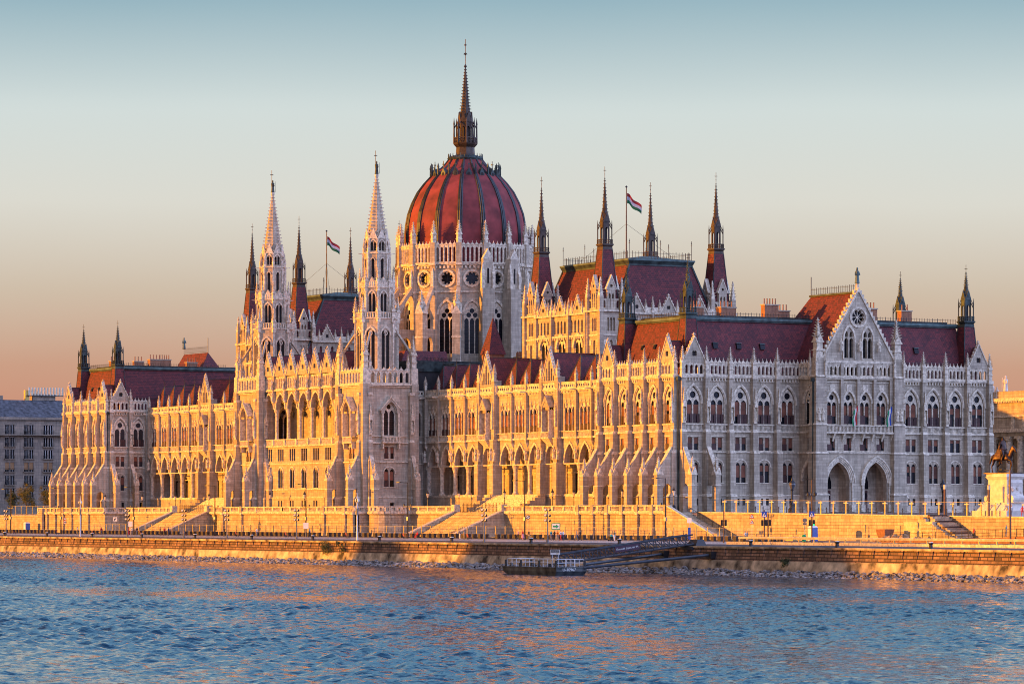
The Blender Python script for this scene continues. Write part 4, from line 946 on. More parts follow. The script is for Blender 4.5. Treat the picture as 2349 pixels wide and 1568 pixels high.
# ---------- dome
dm = MB(); DC = (-134, 32); todo = []; n = 16; AP = 12.9; fw = 2 * AP * math.tan(pi / n)
for i in range(n):
    M = F(DC[0], DC[1], 0, -90 + i * 22.5) @ T((0, AP, 0)); dm.M = M; x = fw / 2
    vis = i in (0, 1, 2, 3, 4, 15, 14, 13)
    dm.plate(rect(-x, x, 38, 53), [arch(0, 40.6, 48.4, 3.3, 2.6, 7)], -.9, 0, STONE)
    dm.band(arch(0, 48.4, 48.4, 3.3, 2.6, 7), arch(0, 48.4, 48.4, 4.1, 3.15, 7), 0, .25, TRIM)
    dm.plate(rect(-x, x, 53, 58.4), [rose(0, 55.6, 1.25, 8)], -.6, 0, STONE); dm.box(-1.5, 1.5, -.7, -.6, 54.1, 57.1, GLASS)
    c1 = circ(0, 55.6, 1.4, 16); c1.append(c1[0]); c2 = circ(0, 55.6, 1.8, 16); c2.append(c2[0]); dm.band(c1, c2, 0, .25, TRIM)
    dm.box(-.04, .04, -.55, -.5, 54.4, 56.8, IRON); dm.box(-1.2, 1.2, -.55, -.5, 55.56, 55.64, IRON)
    strings(dm, -x, x, [(52.8, .3, .3), (58.1, .2, .35), (58.35, .25, .7)])
    for q in range(6): xx = -x + .45 + q * (fw - .9) / 5; dm.box(xx - .2, xx + .2, 0, .5, 57.6, 58.1, TRIM)
    dm.M = None
    fw2 = 2 * (AP + .3) * math.tan(pi / n)
    dm.add(parapet(fw2 - .9, 5, 58.6, 3.6, True, .35), M @ T((0, .3, 0)))
    todo.append(('w', M @ T((0, 0, 40.6))))
    # buttress pier at the vertex
    Mv = F(DC[0], DC[1], 0, -90 + (i + .5) * 22.5) @ T((0, AP / math.cos(pi / n), 0)); dm.M = Mv
    big = i in (3, 4)
    dm.box(-.55, .55, -.6, .75, 38, 58.4, STONE); dm.box(-.62, .62, -.6, .95, 52.7, 53.1, TRIM); dm.box(-.55, .55, -.5, 1.0, 58.3, 62.7, STONE); dm.box(-.62, .62, -.5, 1.1, 58.2, 58.6, TRIM)
    dm.sq(0, .85, 54.0, .3, 56.0, .28, TRIM); dm.sq(0, .85, 56.0, .3, 57.6, .05, TRIM)
    if big:
        dm.box(-1.3, 1.3, 0, 2.6, 38, 53.5, STONE); dm.box(-1.0, 1.0, 0, 2.2, 53.5, 59.4, STONE)
        for q in (-1, 1):
            for dz in (53.5,): dm.box(q * 1.1 - .3, q * 1.1 + .3, 1.6, 2.6, 53.5, 56.5, TRIM); dm.sq(q * 1.1, 2.1, 56.5, .35, 58.6, .05, TRIM); dm.box(q * .0 - .18, .18, 2.2, 2.24, 54.5, 57.5, DARKFILL)
        dm.M = Mv @ T((0, 0, 0)); dm.plate([(-1.1, 59.4), (1.1, 59.4), (0, 61.4)], [], 1.0, 2.2, TRIM)
    p = Mv @ Vector((0, .4, 62.3)); todo.append(('p', p.x, p.y, 62.3, 4.9, .42)); dm.M = None
    # flying buttress and outer pier
    if i in (14, 15, 0, 1, 2, 3, 13, 12):
        RR = 18.6 - AP / math.cos(pi / n); dm.M = Mv
        if not big:
            dm.box(-.8, .8, RR - 1.0, RR + 1.0, 31.5, 48.4, STONE); dm.box(-.9, .9, RR - 1.1, RR + 1.1, 43.5, 43.8, TRIM); dm.box(-.92, .92, RR - 1.1, RR + 1.15, 38.4, 38.9, TRIM)
            for s in range(4):
                dm.M = Mv @ T((0, RR, 0)) @ Matrix.Rotation(s * pi / 2, 4, 'Z'); dm.plate([(-.95, 48.3), (.95, 48.3), (0, 50.2)], [], .7, 1.02, TRIM)
            dm.M = Mv @ Matrix(((0, 1, 0, 0), (1, 0, 0, 0), (0, 0, 1, 0), (0, 0, 0, 1)))
            dm.plate([(.5, 54.6), (.5, 52.6)] + [(.5 + (RR - 1.2) * t, 52.6 - 6.5 * (t ** 1.8)) for t in (.25, .5, .75, 1)] + [(RR - .9, 44.2), (RR - .2, 48.6)], [], -.4, .4, STONE)
            dm.plate([(.4, 38), (RR - .9, 38), (RR - .9, 45.5), (.4, 45.5)], [arch(RR * .45, 39.5, 42.5, RR * .42, 1.4, 5)], -.3, .3, STONE)
            p = Mv @ Vector((0, RR, 48.9)); todo.append(('p', p.x, p.y, 48.4, 4.6, .5))
        dm.M = None
dm.lathe([(AP - .95, 38), (AP - .95, 53)], 16, DARKFILL, DC[0], DC[1], rot=pi / 16)
dm.lathe([(AP - .7, 53), (AP - .7, 58.5)], 16, DARKFILL, DC[0], DC[1], rot=pi / 16)
dm.lathe([(AP + .9, 58.4), (AP + .9, 58.6)], 16, STONE, DC[0], DC[1], rot=pi / 16)
drum = part(dm, 'drum')
for t in todo:
    if t[0] == 'w': rep('window', 'wdrum', win_tall(3.25, 10.3, 3), t[1], drum)
    else: put_pin(t[1], t[2], t[3], drum, t[4], t[5])
sh = MB()
prof = [(12.05, 58.6), (12.1, 62.5), (12.05, 64.7), (11.85, 67.0), (11.45, 69.2), (10.65, 71.5), (9.55, 73.7), (8.2, 75.5), (6.9, 76.9), (5.5, 78.0), (4.2, 79.2), (3.3, 80.4)]
r2 = [(r / math.cos(pi / 16), z) for r, z in prof]
sh.lathe(r2, 16, DOMER, DC[0], DC[1], rot=pi / 16)
shell = part(sh, 'dome_shell')
RIBM = simple('dark_rib_metal', (.014, .020, .022), .45, .3, 1)
for i in range(16):
    rb = MB(); a = pi / 16 + i * pi / 8
    for (ra, za), (rc, zc) in zip(r2, r2[1:]):
        sa = .34 * (.45 + .55 * ra / 12); sb = .34 * (.45 + .55 * rc / 12)
        ca, sn = math.cos(a), math.sin(a)
        for off in (-.36, 0, .36):
            k = off * ra / 12; k2 = off * rc / 12
            rb.tube((DC[0] + ra * ca - k * sn, DC[1] + ra * sn + k * ca, za), (DC[0] + rc * ca - k2 * sn, DC[1] + rc * sn + k2 * ca, zc), (.26 if off == 0 else .18) * (.5 + .5 * ra / 12), RIBM, 5)
    part(rb, 'dome_rib'); rb = MB()
    # little gabled dormers ring
    M = F(DC[0], DC[1], 0, i * 22.5) @ T((0, 6.95, 0)); rb.M = M
    rb.plate([(-.55, 76.3), (.55, 76.3), (.55, 77.2), (0, 78.2), (-.55, 77.2)], [], -.9, .15, COPPER); rb.plate(arch(0, 76.5, 76.9, .6, .4, 4), [], .15, .2, DARKFILL); rb.sq(0, 0, 78.1, .07, 79.6, .05, COPPER); rb.sq(0, 0, 78.8, .18, 79.0, .18, COPPER)
    rb.M = None; part(rb, 'dome_dormer'); rb = MB(); rb.M = F(DC[0], DC[1], 0, (i + .5) * 22.5) @ T((0, 7.1, 0)); rb.sq(0, 0, 76.4, .16, 78.4, .12, COPPER); rb.sq(0, 0, 78.4, .2, 79.3, .02, COPPER); rb.M = None; part(rb, 'dome_finial'); rb = MB()
    for zz in ():   # studs
        rr = 11.45 if zz < 70 else 9.6
        for q in (-.12, 0, .12):
            an = i * pi / 8 + q; sh2 = rr + .06; rb.cbox(DC[0] + sh2 * math.cos(an), DC[1] + sh2 * math.sin(an), zz, .22, .22, .2, COPPER)
ln = MB(); cx, cy = DC
ln.lathe([(3.5, 80.1), (3.7, 80.5), (3.3, 80.9), (2.2, 81.2)], 16, COPPER, cx, cy); 
for i in range(24): a = i * pi / 12; ln.sq(cx + 3.45 * math.cos(a), cy + 3.45 * math.sin(a), 80.5, .1, 81.5, .04, COPPER)
ln.lathe([(2.2, 81.0), (1.95, 81.4), (1.85, 82.8), (2.4, 83.4), (2.5, 83.7)], 8, SPIREM, cx, cy, rot=pi / 8)
for i in range(8):
    a = i * pi / 4 + pi / 8
    ln.sq(cx + 2.3 * math.cos(a), cy + 2.3 * math.sin(a), 83.6, .14, 87.4, .1, SPIREM); ln.sq(cx + 2.3 * math.cos(a), cy + 2.3 * math.sin(a), 87.4, .14, 88.8, .02, SPIREM)
    ln.tube((cx + 2.3 * math.cos(a), cy + 2.3 * math.sin(a), 86.6), (cx + 1.3 * math.cos(a), cy + 1.3 * math.sin(a), 88.4), .12, SPIREM, 4)
    ln.M = F(cx, cy, 0, i * 45) @ T((0, 2.12, 0)); ln.box(-.88, .88, -.06, .06, 84.7, 84.85, SPIREM); ln.box(-.88, .88, -.06, .06, 84.2, 84.28, SPIREM)
    for q in range(5): ln.box(-.7 + q * .35 - .04, -.7 + q * .35 + .04, -.05, .05, 83.7, 84.7, SPIREM)
    ln.M = F(cx, cy, 0, i * 45) @ T((0, 1.3, 0)); ln.plate(rect(-.56, .56, 83.6, 88.2), [arch(0, 84.2, 86.6, .66, .5, 4)], -.14, 0, SPIREM); ln.plate([(-.7, 87.9), (.7, 87.9), (0, 90.0)], [], -.14, .14, SPIREM); ln.M = None
ln.lathe([(.85, 83.6), (.85, 88)], 8, DARKFILL, cx, cy)
ln.lathe([(1.4, 88), (1.0, 90.0), (.72, 92.0), (.12, 99.0)], 8, SPIREM, cx, cy, rot=pi / 8)
for i in range(15):
    t = (i + .5) / 15; z = 89.6 + 9.2 * t; r = 1.05 * (1 - t) + .12
    for k in range(8): a = pi / 8 + k * pi / 4; ln.cbox(cx + r * math.cos(a), cy + r * math.sin(a), z, .2, .2, .14, SPIREM)
ln.tube((cx, cy, 98.8), (cx, cy, 104.7), .07, SPIREM, 5); ln.lathe([(.1, 98.9), (.34, 99.2), (.1, 99.6)], 8, SPIREM, cx, cy)
for a in range(4): ln.tube((cx, cy, 102.0), (cx + .4 * math.cos(a * pi / 2), cy + .4 * math.sin(a * pi / 2), 101.6), .05, SPIREM, 4); ln.tube((cx, cy, 101.4), (cx + .35 * math.cos(a * pi / 2), cy + .35 * math.sin(a * pi / 2), 101.9), .05, SPIREM, 4)
ln.sq(cx, cy, 103.4, .16, 103.7, .16, SPIREM)
part(ln, 'dome_lantern')
# ---------- chamber halls
def hall(south):
    fu = (lambda u: u) if south else mir
    mb = MB(); rf = MB(); todo = []
    ua, ub = sorted((fu(-84.3), fu(-55.7))); uc = (ua + ub) / 2
    mb.box(ua + .6, ub - .6, 18.3, 45.7, 31, 45.6, STONE)
    for i in range(3):
        for M, w in ((F(uc + (i - 1) * 6.3, 17.7, 0, WEST), 6.3), (F(ub if True else ua, 32 + (i - 1) * 6.8, 0, SOUTH), 6.8)):
            mb.M = M; x = w / 2
            hs = [arch(0, 36, 39.3, 3.0, 2.3, 6)] + [arch(-x + w * (q + .5) / 5, 42.1, 44.0, .62, .5, 3) for q in range(5)]
            mb.plate(rect(-x, x, 31, 45.6), hs, -.55, 0, STONE); mb.band(arch(0, 39.3, 39.3, 3.0, 2.3, 6), arch(0, 39.3, 39.3, 3.9, 2.9, 6), 0, .25, TRIM)
            mb.box(-x, x, -.6, -.55, 42.0, 44.6, DARKFILL)
            strings(mb, -x, x, [(41.3, .35, .4), (45.3, .3, .5)])
            for q in range(9): xx = -x + .4 + q * (w - .8) / 8; mb.box(xx - .14, xx + .14, 0, .35, 40.9, 41.3, TRIM)
            mb.box(-x - .3, -x + .3, 0, .6, 31, 45.6, STONE)
            mb.box(-x, -1.4, .1, .3, 45.6, 46.6, TRIM); mb.box(1.4, x, .1, .3, 45.6, 46.6, TRIM)
            mb.M = None
            todo += [('w', M @ T((0, 0, 36))), ('g', M @ T((0, .05, 0)), 3.4, 45.6, 3.0)]
            for q in (-1.9, 1.9, x): p = M @ Vector((q, .3, 45.6)); todo.append(('p', p.x, p.y, 45.5, 2.6 if abs(q) < 2 else 3.2, .22))
    # big steep roof
    a0, a1 = sorted((fu(-84.2), fu(-56.6))); b0, b1 = sorted((fu(-82.6), fu(-58.2)))
    rf.wedge((a0, a1, 20.5, 43.5), (b0, b1, 25.3, 38.7), 43.0, 54.6, ROOF)
    for x0, x1 in ((a0, b0), (a1, b1)):
        for y0, y1 in ((20.5, 25.3), (43.5, 38.7)): rf.tube((x0, y0, 43), (x1, y1, 54.6), .22, COPPER, 4)
    rf.box(b0 - .15, b1 + .15, 25.15, 38.85, 54.4, 54.7, COPPER); rf.wedge((b0 - .2, b1 + .2, 25.1, 38.9), (b0 - .45, b1 + .45, 24.85, 39.15), 54.7, 55.3, COPPER); rf.box(b0 - .5, b1 + .5, 24.8, 39.2, 55.3, 55.6, COPL)
    rf.wedge((b0, b1, 25.3, 38.7), (b0 + 5, b1 - 5, 31, 33), 55.6, 56.5, COPL)
    pts = [(b0, 25.3, 55.6), (b1, 25.3, 55.6), (b1, 38.7, 55.6), (b0, 38.7, 55.6), (b0, 25.3, 55.6)]
    crest_rail(rf, pts, 1.4, None, 1.3)
    for u in (b0, (b0 * 2 + b1) / 3, (b0 + 2 * b1) / 3, b1):
        for v in (25.3, 32, 38.7):
            if v == 32 and u not in (b0, b1): continue
            rf.tube((u, v, 55.6), (u, v, 59.2), .05, IRON, 4); rf.box(u - .2, u + .2, v - .03, v + .03, 58.4, 58.5, IRON); rf.lathe([(.02, 58.7), (.13, 58.8), (.02, 58.95)], 5, IRON, u, v)
    ho = part(mb, 'chamber_hall'); ro = part(rf, 'chamber_roof')
    # four corner towers
    tw = MB()
    for o in range(4):
        tw.M = Matrix.Rotation(o * pi / 2, 4, 'Z'); A = 2.25
        tw.plate(rect(-A, A, 32, 45.9), [arch(q * .62, 42.1, 44.2, .5, .4, 3) for q in (-1, 0, 1)] + [arch(q * .0, 37.5, 40.0, .7, .5, 3) for q in (0,)], A - .4, A, STONE)
        strings(tw, -A, A, [(41.2, .3, A + .15), (45.6, .3, A + .5)], 0)
        tw.box(-.3 - 1.3, -1.0, A, A + .1, 39.5, 40.5, TRIM); tw.box(1.0, 1.6, A, A + .1, 39.5, 40.5, TRIM)
        tw.plate(rect(-A, A, 45.9, 48.0), [arch(-1.5, 46.3, 47.2, .7, .5, 3), arch(1.5, 46.3, 47.2, .7, .5, 3)], A - .5, A, STONE)
        tw.plate(rect(-.85, .85, 45.9, 49.6), [arch(-.35, 46.4, 48.6, .42, .4, 3), arch(.35, 46.4, 48.6, .42, .4, 3)], A - .6, A + .12, STONE)
        tw.plate([(-1.0, 49.6), (1.0, 49.6), (0, 52.0)], [rose(0, 50.3, .3, 3)], A - .5, A + .15, STONE)
        for s in (-1, 1): tw.plate([(s * 1.0, 49.6), (s * 1.15, 49.7), (0, 52.4), (0, 52.0)], [], A - .55, A + .22, TRIM)
    tw.M = Matrix.Identity(4)
    tw.box(-1.7, 1.7, -1.7, 1.7, 32, 49, DARKFILL)
    for sx in (-1, 1):
        for sy in (-1, 1):
            tw.sq(sx * 2.25, sy * 2.25, 32, .42, 48.4, .42, STONE); tw.sq(sx * 2.25, sy * 2.25, 48.4, .4, 51.6, .05, TRIM); crockets(tw, sx * 2.25, sy * 2.25, 48.8, .36, 51.4, .06, 5, TRIM, .14); tw.sq(sx * 2.25, sy * 2.25, 51.2, .16, 51.9, .05, TRIM)
            tw.sq(sx * 2.25, sy * 2.25, 45.6, .6, 46, .6, TRIM)
    tw.M = None
    tme = tw.mesh('chamber_tower'); sme = spire_fn(46.5, 1.9, 57.0, 1.02, 62.2, 69.9, 72.2, SPIREM)().mesh('red_spire')
    for u in (-81.6, -58.1):
        for v in (20, 44):
            o = bpy.data.objects.new('chamber_tower', tme); COL.objects.link(o); o.parent = palace; o.location = Vector((fu(u), v, 0)) - RL
            s = bpy.data.objects.new('red_spire', sme); COL.objects.link(s); s.parent = o
    for t in todo:
        if t[0] == 'w': rep('window', 'whall', win_tall(3.0, 5.6, 2), t[1], ho)
        elif t[0] == 'g': rep('gable', ('gabh', 3.4), gable(3.4, 45.6, 3.0, 'rose', .6, .3), t[1], ho)
        else: put_pin(t[1], t[2], t[3], ho, t[4], t[5])
hall(True); hall(False)
# drain pipes on the corners
for u, v in ((.35, -.25), (5.9, 22.9), (-242.6, -.3)): dp = MB(); dp.tube((u, v, Z0), (u, v, 31.4), .15, COPPER, 6); dp.cbox(u, v, 31.0, .6, .6, .6, COPPER); part(dp, 'drain_pipe')
flush_rep(palace, 100)
for o in list(palace.children):
    if o.get('kind') == 'stuff': o.location = -RL
# ---------- flags
FR = simple('flag_red', (.30, .02, .025), .9, .15, 2); FW = simple('flag_white', (.42, .42, .48), .9, .1, 2); FG = simple('flag_green', (.015, .12, .05), .9, .15, 2)
def flag(cu, cv, zb, zt, label):
    root = empty('flagpole', (cu, cv, zb)); tag(root, label, 'flagpole', 'flagpoles on the chamber roofs')
    p = MB(); p.tube((0, 0, 0), (0, 0, zt - zb), .15, bpy.data.materials['dark_bronze'], 8, .09); p.lathe([(.05, zt - zb), (.25, zt - zb + .15), (.05, zt - zb + .4)], 6, IRON); p.build('pole', root)
    w = MB()
    for a in (-1, 1):
        for b in (-1, 1): w.tube((0, 0, (zt - zb) * .5), (a * 8.5, b * 5, 0), .03, IRON, 3)
    w.build('stay_wire', root)
    f = MB(); W, H = 3.1, 1.9; n = 14; m3 = [FR, FW, FG]; top = zt - zb - 1.0
    def P(i, j):
        t = i / n; d = t * W * .86
        return (d * .486 + .18 * math.sin(t * 7 + j * .4) * t, d * .874 + .15 * math.cos(t * 6), top - j * H / 6 * (1 - .1 * t) - 2.3 * t ** 1.2 + .12 * math.sin(t * 9))
    for j in range(6):
        for i in range(n): f.poly([P(i, j), P(i + 1, j), P(i + 1, j + 1), P(i, j + 1)], m3[j // 2])
    shade_smooth(f.build('flag', root))
flag(-70.5, 32, 56.3, 69.8, 'tall flagpole with tricolour flag on the big roof right of the dome'); flag(-197.5, 32, 56.3, 70.0, 'tall flagpole with tricolour flag on the roof left of the dome')
for i, (vv, lb, cols) in enumerate([(29.5, 'drooping tricolour flag on a slanting pole over the left entrance arch', [REDP, WHITE, GREEN]), (36.5, 'drooping flag on a slanting pole over the right entrance arch', [BLUE, WHITE, GREEN])]):
    root = empty('balcony_flag', (6.2, vv, 23.6)); tag(root, lb, 'flag', 'flags on the entrance balcony')
    p = MB(); p.tube((0, 0, 0), (2.2, .9, 3.6), .05, IRON, 5); p.build('pole', root)
    f = MB()
    for j in range(3):
        for q in range(8):
            t0, t1 = q / 8, (q + 1) / 8
            g = lambda t, s: (2.1 - .9 * s * .5 - t * .35, .85 - .6 * s + .1 * math.sin(t * 8), 3.4 - 1.0 * s - t * 3.2 * (1 - .2 * s))
            f.poly([g(t0, j / 3), g(t1, j / 3), g(t1, (j + 1) / 3), g(t0, (j + 1) / 3)], cols[j])
    shade_smooth(f.build('cloth', root))
# ================================================================ TERRACE
TW = -4.6
terr = empty('terrace', (-134, -8.5, 4.4)); tag(terr, 'long stone terrace wall with balustrade and two broad stairs under the palace', 'terrace wall')
TL = Vector((-134, -8.5, 4.4))
def tpart(mb, name, label=None):
    o = mb.build(name, terr); o.location = -TL
    if label: o['label'] = label
    return o
def zroad(v): return 4.05 + (v + 38) * .0165
wm = MB(); bm_ = MB()
def run(p0, p1, bal=True, ped=4.0, quoins=False):
    d = Vector((p1[0] - p0[0], p1[1] - p0[1])); Ln = d.length; d.normalize()
    nrm = Vector((d.y, -d.x)); ang = math.degrees(math.atan2(nrm.y, nrm.x))
    M = F((p0[0] + p1[0]) / 2, (p0[1] + p1[1]) / 2, 0, ang); x = Ln / 2
    wm.M = M; wm.box(-x, x, -.8, 0, 3.6, 8.75, TERR); wm.wedge((-x, x, -.8, .22), (-x, x, -.8, .0), 3.6, 5.4, TERR)
    wm.M = None
    bm_.M = M
    bm_.wedge((-x, x, -.8, .05), (-x, x, -.8, .4), 8.6, 8.85, TRIM); bm_.box(-x, x, -.8, .42, 8.85, 9.12, TRIM)
    if bal:
        bm_.box(-x, x, -.25, .3, 9.12, 9.3, TRIM); bm_.box(-x, x, -.3, .36, 10.0, 10.22, TRIM)
        n = max(1, round(Ln / ped))
        for i in range(n + 1):
            xx = -x + Ln * i / n; bm_.box(xx - .32, xx + .32, -.24, .3, 9.3, 10.0, TRIM)
            if i < n:
                s = Ln / n - .64; k = max(1, int(s / .34))
                for q in range(k): xq = xx + .32 + (q + .5) * s / k; bm_.lathe([(.07, 9.3), (.11, 9.5), (.06, 9.75), (.09, 10.0)], 5, TRIM, xq, .03)
    bm_.M = None
def pilaster(u, v, out=WEST):
    wm.M = F(u, v, 0, out)
    for i in range(9):
        z = 4.2 + i * .5; g = .02
        wm.box(-.42, .42, 0, .42, z, z + .46, TERR)
    wm.wedge((-.5, .5, 0, .9), (-.42, .42, 0, .45), 3.6, 5.4, TERR); wm.box(-.5, .5, -.1, .56, 8.6, 9.1, TRIM); wm.box(-.45, .45, -.3, .48, 9.1, 10.3, STONE)
    wm.M = None
S0, S1 = -78.2, -61.3
def arcpts(c, r, a0, a1, n=8): return [(c[0] + r * math.cos(R(a0 + (a1 - a0) * i / n)), c[1] + r * math.sin(R(a0 + (a1 - a0) * i / n))) for i in range(n + 1)]
south_line = [(-134, -8.9), (-102.2, -8.9), (-102.2, -6.0)] + arcpts((-99.6, -3.4), 3.4, -130, 40, 9) + [(-97, .3), (S0 - .5, .3)]
for a, b in zip(south_line, south_line[1:]):
    run(a, b); run((mir(b[0]), b[1]), (mir(a[0]), a[1]))
for a, b in (((S1 + .5, .3), (-34.5, .3)), ((-34.5, .3), (-34.5, -2)), ((-34.5, -2), (-34.0, -4.6)), ((-34.0, TW), (5, TW))):
    run(a, b)
    run((mir(b[0]), b[1]), (mir(a[0]), a[1]))
for k in range(6): u = -.5 - 4.9 * k; pilaster(u, TW); pilaster(mir(u), TW)
for u in (-106.2, -115.2, -152.8, -161.8): pilaster(u, -8.9)
pilaster(3.9, TW); pilaster(-102.8, -8.9)
# stairs from the quay
def stair(fu):
    n = 27; a, b = sorted((fu(S0), fu(S1)))
    st = MB()
    for i in range(n):
        v0 = -8.9 + 9.2 * i / n; z = 4.4 + (9.1 - 4.4) * (i + 1) / n; st.box(a, b, v0, .6, z - 4.7 / n - (.0 if i else .3), z, TERR)
    for i, x in enumerate((a - 1.1, b)):
        st.M = Matrix(((0, 1, 0, x), (1, 0, 0, 0), (0, 0, 1, 0), (0, 0, 0, 1)))
        st.plate([(-10.2, 3.8), (.4, 3.8), (.4, 9.5), (-10.2, 4.85)], [], 0, 1.1, TERR); st.plate([(-10.3, 4.85), (.4, 9.5), (.4, 9.7), (-10.3, 5.05)], [], -.08, 1.18, TRIM); st.M = None
        st.box(x - .1, x + 1.2, -.5, .7, 9.1, 10.5, TRIM)
    # upper flight to the arcade
    for i in range(18):
        v0 = 3.0 + 5.6 * i / 18; z = 9.1 + 3.1 * (i + 1) / 18; st.box(a - .5, b + .5, v0, 9.4, z - 3.1 / 18, z, TRIM)
    for x in (a - 1.5, b + .5): 
        for q in range(5): st.box(x, x + .98, 3.0 + q * 1.1, 4.08 + q * 1.1, 9.1, 10.0 + q * .6, TERR)
    tpart(st, 'stair')
stair(lambda u: u); stair(mir)
# rail across the head of the stairs
for fu in (lambda u: u, mir):
    g = MB(); crest_rail(g, [(fu(S0), 1.2, 9.1), (fu(S1), 1.2, 9.1)], 1.6, IRON, 1.0); tpart(g, 'gate_rail')
# side stair at the near end
ss = MB()
for i in range(26): u0 = 5.2 + 14 * i / 26; z = 9.05 - 4.5 * (i + .0) / 26; ss.box(u0, u0 + 14 / 26 + .02, -4.3, -1.2, 3.8, z, TERR)
ss.M = F(12, -4.9, 0, WEST); ss.plate([(7, 3.6), (-7.4, 3.6), (-7.4, 5.2), (7, 10.0)], [], 0, .5, TERR); ss.plate([(7.0, 10.0), (7.0, 10.2), (-7.5, 5.4), (-7.5, 5.2)], [], -.1, .62, TRIM); ss.M = None
ss.box(18.9, 20.6, -5.4, -4.2, 3.8, 5.6, TERR)
ss.tube((5.5, -1.6, 10.0), (19, -1.6, 5.6), .04, IRON, 4)
for i in range(8): ss.tube((5.5 + i * 1.9, -1.6, 9.0 - i * .62), (5.5 + i * 1.9, -1.6, 10.0 - i * .62), .03, IRON, 4)
tpart(ss, 'stair')
# low slope wall at the far end
fw_ = MB(); fw_.M = F(-275, -4.9, 0, WEST); fw_.plate([(-6, 3.6), (6, 3.6), (6, 5.0), (-6, 10.1)], [], 0, .5, TERR); fw_.M = None
tpart(fw_, 'ramp_wall')
tpart(wm, 'wall'); tpart(bm_, 'balustrade')
# floors and grounds (structure)
def sheet(name, pts, mat, kind='structure'):
    mb = MB(); tri = tessellate_polygon([[Vector(p) for p in pts]]) if len(pts) > 4 else [tuple(range(len(pts)))]
    for t in tri: mb.poly([pts[i] for i in t], mat)
    return tag(mb.build(name), None, None, None, kind)
tf = MB()
tf.box(-269, 5, -4.7, 12, 8.6, 9.08, PAVE); tf.box(-166, -102, -8.6, -4.7, 8.6, 9.08, PAVE); tf.lathe([(3.2, 8.6), (3.2, 9.08)], 20, PAVE, -99.6, -3.4); tf.lathe([(3.2, 8.6), (3.2, 9.08)], 20, PAVE, mir(-99.6), -3.4)
# cut back where the terrace is recessed: use separate pieces instead
tf = MB()
for a, b, v in ((-269, -234.2, -4.5), (-234.2, -171, .6), (-171, -166, .6), (-166, -102, -8.5), (-102, -97, .6), (-97, -34.2, .6), (-34.2, 5, -4.5)): tf.poly([(a, v, 9.06), (b, v, 9.06), (b, 14, 9.06), (a, 14, 9.06)], PAVE)
for s in (-99.6, mir(-99.6)): tf.poly([(p[0], p[1], 9.065) for p in arcpts((s, -3.0), 3.3, 0, 345, 20)] , PAVE)
tag(tf.build('terrace_floor'), kind='structure')
sheet('plaza', [(5, -1.3, 9.0), (100, -1.3, 8.2), (400, -1.3, 8.0), (400, 400, 8.6), (5, 400, 9.0)], ASPH)
sheet('far_plaza', [(-269, -1.0, 8.6), (-269, 500, 8.9), (-1500, 500, 8.0), (-1500, -1.0, 8.0)], ASPH)
sheet('far_ground', [(-3000, 60, 7.6), (1500, 60, 7.6), (1500, 4000, 7.6), (-3000, 4000, 7.6)], SOIL)
sheet('quay_pavement', [(-1500, -38, 4.04), (600, -38, 4.04), (600, .6, 4.62), (-1500, .6, 4.62)], PAVE)
sheet('quay_road', [(-1500, -37.2, 4.06), (600, -37.2, 4.06), (600, -29, 4.20), (-1500, -29, 4.20)], ASPH)
sheet('inner_road', [(-1500, -12, 4.485), (58, -12, 4.485), (58, -5.6, 4.59), (-1500, -5.6, 4.59)], ASPH)
ml = MB()
for i in range(150):
    u = -300 + i * 2.35
    ml.poly([(u, -28.6, 4.215), (u + .9, -28.6, 4.215), (u + 3.4, -19.6, 4.365), (u + 2.5, -19.6, 4.365)], WHITE)
tag(ml.build('bay_markings'), kind='structure')
vg = MB(); vg.box(58, 400, -27, -1.2, 3.5, 4.55, SOIL); vg.box(58, 400, -27.35, -27.0, 3.5, 4.62, TRIM)
tag(vg.build('verge'), kind='structure')
# retaining walls
rw = MB(); rw.M = None
o = rw.addv([(8, -1.35, 3.6), (130, -1.35, 3.6), (130, -1.35, 7.9), (8, -1.35, 8.95), (8, -.9, 3.6), (130, -.9, 3.6), (130, -.9, 7.9), (8, -.9, 8.95)])
for q in ((0, 1, 2, 3), (4, 5, 6, 7), (3, 2, 6, 7), (0, 3, 7, 4), (1, 2, 6, 5)): rw.f.append(tuple(o + i for i in q)); rw.m.append(rw.mi(TERR))
o = rw.addv([(8, -1.5, 8.92), (130, -1.5, 7.87), (130, -.8, 7.87), (8, -.8, 8.92), (8, -1.5, 9.1), (130, -1.5, 8.05), (130, -.8, 8.05), (8, -.8, 9.1)])
for q in ((0, 1, 2, 3), (4, 5, 6, 7), (0, 1, 5, 4), (2, 3, 7, 6), (0, 3, 7, 4), (1, 2, 6, 5)): rw.f.append(tuple(o + i for i in q)); rw.m.append(rw.mi(TRIM))
tag(rw.build('retaining_wall'), 'long plain retaining wall below the plaza fence and the bronze rider', 'wall')
lw_ = MB(); lw_.box(-420, -279, -1.4, -.8, 3.6, 8.3, TERR); lw_.box(-420, -279, -1.5, -.7, 8.3, 8.5, TRIM)
tag(lw_.build('retaining_wall'), 'low lit wall under the three young trees by the grey flats', 'wall')
